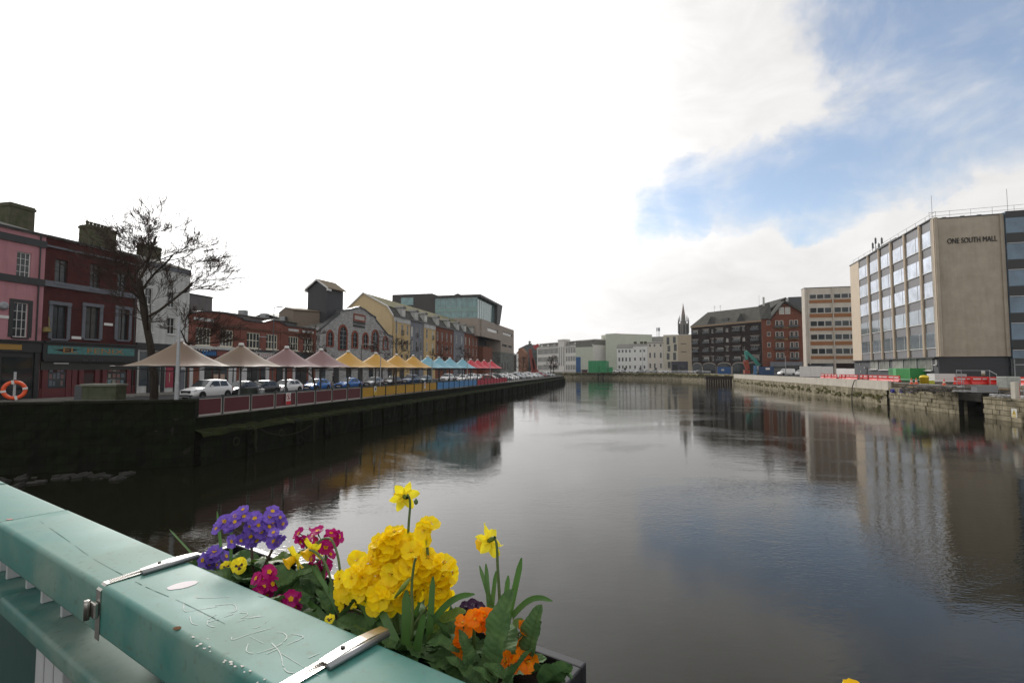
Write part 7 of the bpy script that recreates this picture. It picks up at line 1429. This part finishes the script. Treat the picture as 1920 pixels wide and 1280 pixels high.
def pansy(seed, mat, blotch, R_=.03):
    r_ = random.Random(seed); mb = MB(); nu, nv = 8, 6
    for k, (a0, sz_, zo) in enumerate(((R(60), 1, -.002), (R(120), 1, -.003), (R(5), .88, 0), (R(175), .88, .0005), (R(-90), 1.02, .002))):
        wd = R(50 if k < 4 else 58); ph = r_.uniform(0, 6)
        for part in (0, 1):
            if part and k < 2: continue
            vs = []; T = 1 if not part else .5
            for i in range(nv+1):
                t = i/nv*T
                for j in range(nu+1):
                    s_ = 2*j/nu-1; wf = .35+.65*math.sin(min(1, t*1.3)*math.pi/2); rad = R_*sz_*t*(1-.12*s_*s_); a = a0+s_*wd*wf*(1 if not part else .7); vs.append((rad*math.cos(a), rad*math.sin(a), zo+R_*(.24*math.sin(s_*5+ph)*t*t-.25*t*t*(1 if k % 2 else -.5))+(.0008 if part else 0)))
            w_ = nu+1; mb.add(vs, [(i*w_+j, i*w_+j+1, (i+1)*w_+j+1, (i+1)*w_+j) for i in range(nv) for j in range(nu)], part)
    mb.lathe([(.002, .003), (.0035, .0035), (0, .005)], 6, mi=2); return mb.mesh('flower', [mat, blotch, PYE], True)
def daffodil(seed, R_=.034, tl=.022):
    r_ = random.Random(seed); mb = MB(); nu, nv = 4, 7
    for k in range(6):
        a0 = 2*math.pi*k/6+r_.uniform(-.1, .1); vs = []; tw = r_.uniform(-.25, .25); bk = r_.uniform(-.3, .12)
        for i in range(nv+1):
            t = i/nv
            for j in range(nu+1): s_ = 2*j/nu-1; wd = R_*.3*math.sin(math.pi*(t*.86+.1))**.8; x, y = R_*t, s_*wd; z = R_*(bk*t*t+tw*s_*t-.1*s_*s_)-.001*(k % 2); vs.append((x*math.cos(a0)-y*math.sin(a0), x*math.sin(a0)+y*math.cos(a0), z))
        w_ = nu+1; mb.add(vs, [(i*w_+j, i*w_+j+1, (i+1)*w_+j+1, (i+1)*w_+j) for i in range(nv) for j in range(nu)])
    n_ = 18; vs = []; prof = [(.2, 0), (.3, .25), (.31, .6), (.36, .85), (.46, 1.0)]
    for (a, b) in prof:
        for k in range(n_): th = 2*math.pi*k/n_; rf = 1+(.12*math.sin(k*2.9) if b > .9 else 0); vs.append((R_*a*rf*math.cos(th), R_*a*rf*math.sin(th), tl*b))
    mb.add(vs, [(i*n_+k, i*n_+(k+1) % n_, (i+1)*n_+(k+1) % n_, (i+1)*n_+k) for i in range(4) for k in range(n_)], 1); mb.lathe([(.0035, -.022), (.005, -.012), (.004, 0)], 8, mi=2)
    return mb.mesh('flower', [PDf, PDc, STEMM], True)
def leafm(seed, Ln, Wd, mat, bend=.6, fold=.25, tip=.5, wav=.12, base=.12):
    r_ = random.Random(seed); nu, nv = 10, 40; vs = []; ph = r_.uniform(0, 6); x = 0; z = 0
    for i in range(nv+1):
        t = i/nv; ang = bend*(t-.15)*1.4; x += Ln/nv*math.cos(ang*.9); z += -Ln/nv*math.sin(ang*.9)*.8
        if t < base: wf = .12+.2*t
        else: q_ = (t-base)/(1-base); wf = max(.03, math.sin(math.pi*q_**.72)**tip)
        for j in range(nu+1): s_ = 2*j/nu-1; y = s_*Wd*wf; zz = z+abs(s_)*Wd*wf*fold+Wd*wav*math.sin(t*16+ph+s_*2)*abs(s_)*wf+Wd*.045*math.sin(t*78-abs(s_)*7+ph)*(abs(s_) > .12)*min(1, wf*1.3)-Wd*.1*(abs(s_) < .12); vs.append((x, y, zz))
    w_ = nu+1; return MB().add(vs, [(i*w_+j, i*w_+j+1, (i+1)*w_+j+1, (i+1)*w_+j) for i in range(nv) for j in range(nu)]).mesh('leaf', mat, True)
def orient(v, up=Vector((0, 0, 1)), spin=0.0): return (v.to_track_quat('Z', 'Y').to_matrix() @ Matrix.Rotation(spin, 3, 'Z')).to_euler()
def at(px, py, y): # world point where pixel ray meets the vertical plane at distance y from the camera across the rail
    d = ray(px, py); k = y/(d.dot(RN)); return Vector((0, 0, EYE))+d*k
rf = random.Random(99); camv = lambda v: (Vector((0, 0, EYE))-v).normalized()
LEAFS = [leafm(s_, .10, .03, LFG, bend=rf.uniform(.2, .9), wav=.16) for s_ in range(6)]; LEAFL = [leafm(20+s_, .09, .03, LFL, bend=rf.uniform(.2, .8)) for s_ in range(3)]
def plant(label, cat, base, gname=None, name='primrose_plant'): return thing(name, label, cat, base, 0, gname)
def add_leaf(o, me, base, dirv, scale=1.0, roll=0.0):
    # leaf mesh runs along +x with up +z
    d = dirv.normalized(); x = d; z = Vector((0, 0, 1))-d*d.z; z = z.normalized() if z.length > .05 else Vector((1, 0, 0)); y = z.cross(x).normalized(); z = x.cross(y)
    m = Matrix((x, y, z)).transposed() @ Matrix.Rotation(roll, 3, 'X'); return link('leaf', me, o, base-o.location, m.to_euler(), (scale,)*3)
def cluster(label, heads, florets, base, y0, leaves=8, group=None, lsc=1.0, lmesh=None, stalk=True, sc_=1.0, name='primrose_plant', nleafseed=0, stemm=None, outw=.55, face=.5):
    """heads: list of (px,py,y_dist,rx_px,ry_px,n)"""
    o = plant(label, 'flower', base, group, name); r_ = random.Random(nleafseed+5)
    for (px, py, yd, rx, ry, n) in heads:
        c = at(px, py, yd); dist = (c-Vector((0, 0, EYE))).length; s_ = dist/FPX; hub = c-Vector((0, 0, ry*s_*1.0)) ; cv = camv(c)
        right = Vector((cv.y, -cv.x, 0)).normalized()*-1; upv = Vector((0, 0, 1)); k = 0; pts = []
        if stalk: MB().tube([base-o.location+Vector((0, 0, 0)), (base*.35+hub*.65)-o.location+Vector((0, 0, -.0)), hub-o.location], [.0045, .0038, .003], 7).build('stem', stemm or STEMM, o)
        tries = 0
        while len(pts) < n and tries < 4000:
            tries += 1; a, b = r_.uniform(-1, 1), r_.uniform(-1, 1)
            if a*a+b*b > 1: continue
            dz = math.sqrt(max(0, 1-a*a-b*b))
            q_ = c+right*(a*rx*s_)+upv*(b*ry*s_)+cv*(dz*.35*rx*s_*r_.uniform(.4, 1.1))
            if any((q_-w_).length < .0125*sc_ for w_ in pts): continue
            pts.append(q_); nrm_ = (right*a*1.0+upv*(b*.9+.25)+cv*(face+dz*.5)+Vector((r_.uniform(-1, 1), r_.uniform(-1, 1), r_.uniform(-1, 1)))*.28).normalized()
            link('flower', r_.choice(florets), o, q_-o.location, orient(nrm_, spin=r_.uniform(0, 6)), (sc_*r_.uniform(.85, 1.15),)*3)
            if k < 40: MB().tube([hub-o.location, (hub*.5+q_*.5)-nrm_*.004-o.location, q_-nrm_*.012*sc_-o.location], .0011, 5).build('pedicel', stemm or STEMM, o)
            k += 1
    for i in range(leaves):
        az = 2*math.pi*i/max(1, leaves)+r_.uniform(-.3, .3); el = r_.uniform(.2, .75); d = Vector((math.cos(az)*math.cos(el), math.sin(az)*math.cos(el), math.sin(el))); add_leaf(o, r_.choice(lmesh or LEAFS), base+Vector((math.cos(az)*.008, math.sin(az)*.008, 0)), d, lsc*r_.uniform(.75, 1.15), r_.uniform(-.3, .3))
    return o
zsoil = zp-.035; ymid = (yn+yr)/2
def basept(px, y, z=None): # soil point below pixel column
    v = at(px, 1200, y); return Vector((v.x, v.y, zsoil if z is None else z))
def bp(px, py, y):          # soil-level point whose pixel column at row py matches
    v = at(px, py, y); return Vector((v.x, v.y, zsoil))
FV = [floret(s_, PV, PYE, .0215, ruffle=.05, eyeR=.22, cup=.12) for s_ in range(5)]; FY = [floret(10+s_, PY, PYE, .0245, cup=.22, ruffle=.05, eyeR=.12, notch=.1) for s_ in range(6)]; FM = [floret(20+s_, PMg, PYE, .0195, ruffle=.05, eyeR=.24) for s_ in range(5)]; FO = [floret(30+s_, POr, PYE, .0175, cup=.4, ruffle=.05, eyeR=.12, notch=.08) for s_ in range(4)]; FD = [floret(40+s_, PDk, PDk, .014, eyeR=.1) for s_ in range(3)]
yf = yn+.10
cluster('tall violet primrose with yellow eyes, at the left of the planter', [(472, 984, yf, 50, 28, 34), (517, 1003, yf+.01, 10, 12, 3)], FV, bp(478, 1075, yf), yf, 8, lsc=1.15, sc_=.9, stemm=DSTEM, nleafseed=1)
cluster('low violet primrose clump touching the rail beside the left strap', [(402, 1043, yn+.06, 18, 14, 6)], FV, bp(415, 1075, yn+.06), 0, 5, nleafseed=2)
cluster('magenta primrose behind the drooping yellow daffodils', [(573, 1003, yr-.05, 14, 11, 4), (612, 1010, yr-.05, 24, 20, 8), (604, 1045, yr-.05, 20, 20, 5), (600, 1066, yr-.05, 12, 10, 3)], FM, bp(603, 1110, yr-.06), 0, 7, nleafseed=3, lsc=1.1, face=.2)
cluster('magenta primrose beside the rail below the yellow pansy', [(497, 1082, yn+.05, 15, 13, 5), (500, 1102, yn+.04, 15, 12, 4), (530, 1133, yn+.03, 26, 12, 7)], FM, bp(505, 1130, yn+.045), 0, 9, nleafseed=4, lsc=1.2)
cluster('big bright yellow primrose mass at the centre of the planter', [(742, 1032, yf+.02, 38, 34, 20), (712, 1080, yf, 52, 36, 24), (668, 1090, yf, 28, 34, 9), (772, 1070, yf+.02, 40, 40, 16), (735, 1118, yf-.01, 50, 18, 12), (828, 1072, yf+.05, 24, 26, 9)], FY, bp(748, 1160, yf), yf, 10, nleafseed=6, lsc=1.3, outw=.5)
cluster('yellow primrose cluster at the right flank of the centre mass', [(826, 1110, yf+.05, 18, 20, 6), (800, 993, yf+.04, 12, 14, 3), (650, 1110, yf, 12, 22, 4)], FY, bp(815, 1165, yf+.05), 0, 5, nleafseed=7)
cluster('orange primrose among large crinkled leaves near the planter end', [(905, 1163, yf+.01, 26, 10, 5), (868, 1195, yf-.01, 8, 24, 4), (972, 1190, yf+.03, 9, 18, 2), (988, 1232, yf+.02, 10, 10, 2), (955, 1243, yf+.01, 7, 8, 2)], FO, bp(925, 1235, yf), 0, 4, nleafseed=8, lsc=1.2, stalk=False)
cluster('dark purple pansy half hidden left of the orange primrose', [(888, 1143, yf+.05, 18, 12, 5)], FD, bp(890, 1180, yf+.05), 0, 4, nleafseed=9, name='pansy_plant')
# pansies
def pansyplant(label, L_, base, mat, bl, seed):
    o = plant(label, 'flower', base, None, 'pansy_plant'); r_ = random.Random(seed)
    for px, py, y, s_, tilt in L_:
        c = at(px, py, y); me = pansy(int(px), mat, bl, .027); nv = (camv(c)+Vector((0, 0, tilt))+RD*r_.uniform(-.3, .3)).normalized(); link('flower', me, o, c-o.location, orient(nv, spin=r_.uniform(-.4, .4)), (s_,)*3); MB().tube([base-o.location, (base*.4+c*.6)-o.location-nv*.01, c-o.location-nv*.004], .0016, 5).build('stem', STEMM, o)
    for i in range(7): az = i*.9+r_.uniform(-.3, .3); add_leaf(o, r_.choice(LEAFS), base, Vector((math.cos(az), math.sin(az), .6)), .6)
    return o
pansyplant('yellow pansies with dark blotches under the violet primrose', [(424, 1062, yn+.06, .62, .5), (448, 1060, yn+.055, .8, .1)], bp(438, 1095, yn+.06), PDf, PDk, 3)
pansyplant('small yellow and violet pansies low beside the rail', [(618, 1160, yn+.02, .42, .8)], bp(610, 1170, yn+.035), PDf, PDk, 4)
# daffodils
def bladepath(base, tip, bow, w0=.006, nm='leaf'):
    n_ = 12; vs = []; d = tip-base; up_ = Vector((0, 0, 1)); side = d.cross(camv((base+tip)/2)).normalized()
    for i in range(n_+1): t = i/n_; c = base+d*t+bow*math.sin(math.pi*t)*1.0+ (Vector((0, 0, 1))*0); w_ = w0*(1-.25*t)*(1 if t < .85 else max(.12, (1-t)/.15)**.6); vs += [c-side*w_, c+camv(c)*-.0018, c+side*w_]
    return vs, [(i*3+k, i*3+k+1, (i+1)*3+k+1, (i+1)*3+k) for i in range(n_) for k in range(2)]
def dplant(label, base, blades, flowers, seed):
    o = plant(label, 'flower', base, None, 'daffodil_plant')
    for i, (px0, py0, px1, py1, y, bow, w_) in enumerate(blades):
        a, b = at(px0, py0, y), at(px1, py1, y+.01); bw = bow if isinstance(bow, Vector) else Vector((0, 0, 1))*bow; 
        vs, fs = bladepath(a, b, bw, w_); MB().add([v-o.location for v in vs], fs).build('leaf', BLD, o, True)
    for (path, y, hp, hd, s_) in flowers:
        pts = [at(a, b, y)-o.location for a, b in path]; S2 = []
        for i in range(len(pts)-1):
            p0, p1, p2, p3 = pts[max(0, i-1)], pts[i], pts[i+1], pts[min(len(pts)-1, i+2)]
            for k in range(4): t = k/4; S2.append(.5*((2*p1)+(p2-p0)*t+(2*p0-5*p1+4*p2-p3)*t*t+(3*p1-p0-3*p2+p3)*t**3))
        S2.append(pts[-1]); MB().tube(S2, [.0032-.001*i/len(S2) for i in range(len(S2))], 7).build('stem', STEMM, o, True)
        c = at(*hp, y); cv = camv(c); rt = Vector((-cv.y, cv.x, 0)).normalized(); nv = (rt*hd[0]+Vector((0, 0, 1))*hd[1]+cv*hd[2]).normalized(); link('flower', daffodil(int(hp[0])), o, c-o.location, orient(nv, spin=rf.uniform(0, 1)), (s_,)*3)
        MB().add([*(v for v in ((S2[-1]+Vector((0, 0, .002))), S2[-3]+rt*.003, S2[-4], S2[-3]-rt*.003))], [(0, 1, 2, 3)]).build('sheath', SHE, o)
    return o
yd = yf
dplant('single daffodil on a tall stem above the yellow primrose', bp(764, 1150, yd+.04), [(764, 1160, 781, 1078, yd+.01, .0, .008), (770, 1175, 805, 1080, yd+.05, .01, .007)], [([(764, 1140), (765, 1060), (766, 990), (769, 950), (768, 935), (764, 926)], yd+.04, (757, 930), (-.3, .15, -.9), 1.0)], 1)
dplant('pale daffodil with slim leaves right of the yellow primrose mass', bp(945, 1155, yd+.06), [(930, 1160, 899, 1060, yd+.06, 0, .005), (918, 1150, 911, 1056, yd+.06, 0, .005), (920, 1155, 930, 1070, yd+.06, .0, .005), (945, 1160, 953, 1078, yd+.05, 0, .006), (952, 1160, 978, 1045, yd+.06, -.002, .007), (960, 1155, 1036, 1126, yd+.06, .018, .006)],
  [([(938, 1160), (936, 1110), (933, 1060), (932, 1030), (929, 1012), (920, 1008)], yd+.06, (915, 1014), (-.6, -.3, -.6), 1.0)], 2)
dplant('drooping twin daffodils leaning left over the planter middle', bp(640, 1175, yf), [(640, 1190, 551, 1105, yf-.02, .004, .0075), (650, 1180, 585, 1060, yf, .01, .006), (700, 1170, 655, 1075, yf-.02, .0, .0085), (735, 1200, 663, 1078, yf-.03, .002, .010), (625, 1170, 618, 1090, yf, 0, .006)],
  [([(640, 1180), (628, 1120), (612, 1060), (592, 1035), (572, 1030), (560, 1036)], yf, (552, 1046), (-.7, -.45, .35), 1.0), ([(645, 1180), (640, 1110), (635, 1050), (622, 1012), (605, 1010), (592, 1020)], yf+.01, (585, 1030), (-.6, -.5, .4), 1.0)], 3)
dplant('sturdy daffodil leaves and closed bud before the centre yellow mass', bp(770, 1190, yn+.07), [(762, 1225, 762, 1105, yn+.07, .0, .011), (748, 1215, 697, 1105, yn+.06, .0, .009), (780, 1220, 795, 1150, yn+.06, .0, .008), (800, 1180, 890, 1113, yn+.10, .02, .007), (805, 1190, 812, 1080, yn+.09, 0, .007)], [([(772, 1200), (774, 1150), (772, 1100), (776, 1060), (780, 1045)], yn+.07, (779, 1043), (0, 1, .1), .12)], 4)
c = at(752, 1103, yn+.065); o_ = bpy.data.objects[[o.name for o in col.objects if o.get('label', '').startswith('sturdy daffodil')][0]]; a_, b_ = at(768, 1085, yn+.065), at(740, 1120, yn+.065); MB().tube([a_-o_.location, (a_*.6+b_*.4)-o_.location, b_-o_.location], [.003, .0055, .002], 8).build('bud', M('green_bud', (.25, .33, .06), .5, transl=.2), o_, True)
dplant('short grey-green blades beside the left strap', bp(410, 1080, yf-.03), [(372, 1050, 318, 992, yf-.02, 0, .003), (420, 1080, 407, 958, yf-.03, 0, .0045), (432, 1080, 434, 985, yf-.03, 0, .0045)], [], 5)
dplant('yellow daffodil whose tips just enter the bottom frame edge', bp(1602, 1300, yr-.06), [(1625, 1330, 1650, 1284, yr-.06, 0, .004)], [([(1600, 1355), (1600, 1330), (1600, 1318)], yr-.06, (1600, 1305), (0, .9, .3), .75)], 6)
c = at(780, 941, yd+.04); o_ = [o for o in col.objects if o.get('label', '').startswith('single daffodil')][0]; MB().lathe([(0, -.006), (.004, -.003), (.005, .002), (.0, .009)], 8).build('bud', STEMM, o_, True, loc=c-o_.location)
# large crinkled foreground leaves with hand-placed directions
fo = plant('dense clump of crinkled dark green primrose leaves at the planter end', 'foliage', bp(930, 1240, yf-.01), None, 'leafy_plant')
BIG = [leafm(60+s_, .125, .025, LFG, bend=b_, fold=.3, wav=.14) for s_, b_ in enumerate((.2, .5, .9, 1.2))]; LBIG = leafm(70, .11, .026, LFL, bend=.6)
def leafpx(px0, py0, y0, px1, py1, y1, me, Ln=.125, roll=0, o=fo):
    a, b = at(px0, py0, y0), at(px1, py1, y1); add_leaf(o, me, a, b-a, (b-a).length/Ln/.86, roll)
for a in ((1005, 1292, yf-.01, 1060, 1246, yf-.02, BIG[0], .125, -.9), (1000, 1240, yf+.04, 1008, 1172, yf+.04, BIG[0], .13, .4), (900, 1292, yf-.05, 850, 1228, yf-.05, BIG[1], .125, .2), (945, 1290, yf-.04, 985, 1222, yf-.03, BIG[0], .125, -.3), (925, 1265, yf-.02, 940, 1122, yf-.01, BIG[1], .13, .5), (985, 1250, yf+.02, 1000, 1150, yf+.03, BIG[1], .125, .6), (995, 1262, yf, 1062, 1235, yf, BIG[2], .125, -.5), (880, 1270, yf-.04, 872, 1190, yf-.03, BIG[1], .125, .5), (930, 1300, yf-.05, 905, 1245, yf-.06, BIG[2], .125, 0),
          (965, 1300, yf-.03, 925, 1235, yf-.04, BIG[2], .125, 0), (850, 1285, yf-.05, 805, 1210, yf-.04, BIG[3], .125, 0), (960, 1160, yf+.05, 985, 1175, yf+.04, LBIG, .11, .4), (840, 1210, yf, 820, 1150, yf-.02, BIG[1], .125, .2), (985, 1310, yf, 1040, 1265, yf, BIG[1], .125, 0), (760, 1230, yn+.05, 700, 1190, yn+.03, BIG[1], .125, .3)): leafpx(*a)
fo2 = plant('clump of mixed green leaves filling the middle of the planter', 'foliage', bp(640, 1150, yf), None, 'leafy_plant')
for a in ((520, 1120, yf-.03, 565, 1065, yf-.02, BIG[1], .125, .3), (560, 1120, yf-.02, 520, 1060, yf-.02, BIG[1], .125, -.4), (580, 1140, yf-.03, 545, 1095, yf-.04, BIG[2], .125, 0), (480, 1100, yf-.04, 445, 1080, yf-.05, BIG[2], .125, 0), (500, 1055, yf+.02, 540, 1040, yf+.03, LBIG, .11, .3), (505, 1075, yf, 450, 1040, yf, BIG[1], .125, .2), (620, 1170, yf-.03, 600, 1110, yf-.02, BIG[0], .125, .6), (640, 1170, yf-.02, 665, 1110, yf-.02, BIG[1], .125, .4), (690, 1200, yf-.04, 650, 1170, yf-.05, LBIG, .11, 0),
          (800, 1200, yf, 850, 1140, yf+.01, LBIG, .11, .3), (700, 1190, yf-.03, 720, 1140, yf-.02, BIG[1], .125, 0), (790, 1210, yf-.04, 850, 1195, yf-.03, BIG[2], .125, 0), (560, 1060, yf+.02, 600, 1075, yf+.02, BIG[2], .125, 0), (470, 1060, yf, 490, 1040, yf, LBIG, .11, 0)): leafpx(*a, o=fo2)
rb = random.Random(44)
for i in range(26):
    t = rb.random(); x = xl_+.04+(xr_-xl_-.2)*t; y = rb.uniform(yn+.03, yr-.03); az = rb.uniform(0, 6.28); b_ = L2W(x, y, zsoil); add_leaf(fo2 if t < .72 else fo, rb.choice(LEAFS), b_, Vector((math.cos(az), math.sin(az), rb.uniform(.2, 1.1))), rb.uniform(.5, .95), rb.uniform(-.4, .4))

# ------------------------------------------------------------------ haze
hm = bpy.data.materials.new('haze_air'); hm.use_nodes = True; t = hm.node_tree; t.nodes.clear(); oo = t.nodes.new('ShaderNodeOutputMaterial'); pv = t.nodes.new('ShaderNodeVolumePrincipled'); pv.inputs['Density'].default_value = .00013; pv.inputs['Color'].default_value = (.9, .93, .97, 1); t.links.new(pv.outputs[0], oo.inputs['Volume'])
hz_ = MB().box(-1200, 1600, -80, 1000, -6, 70).mesh('haze', hm); struct(link('haze', hz_), 'stuff')
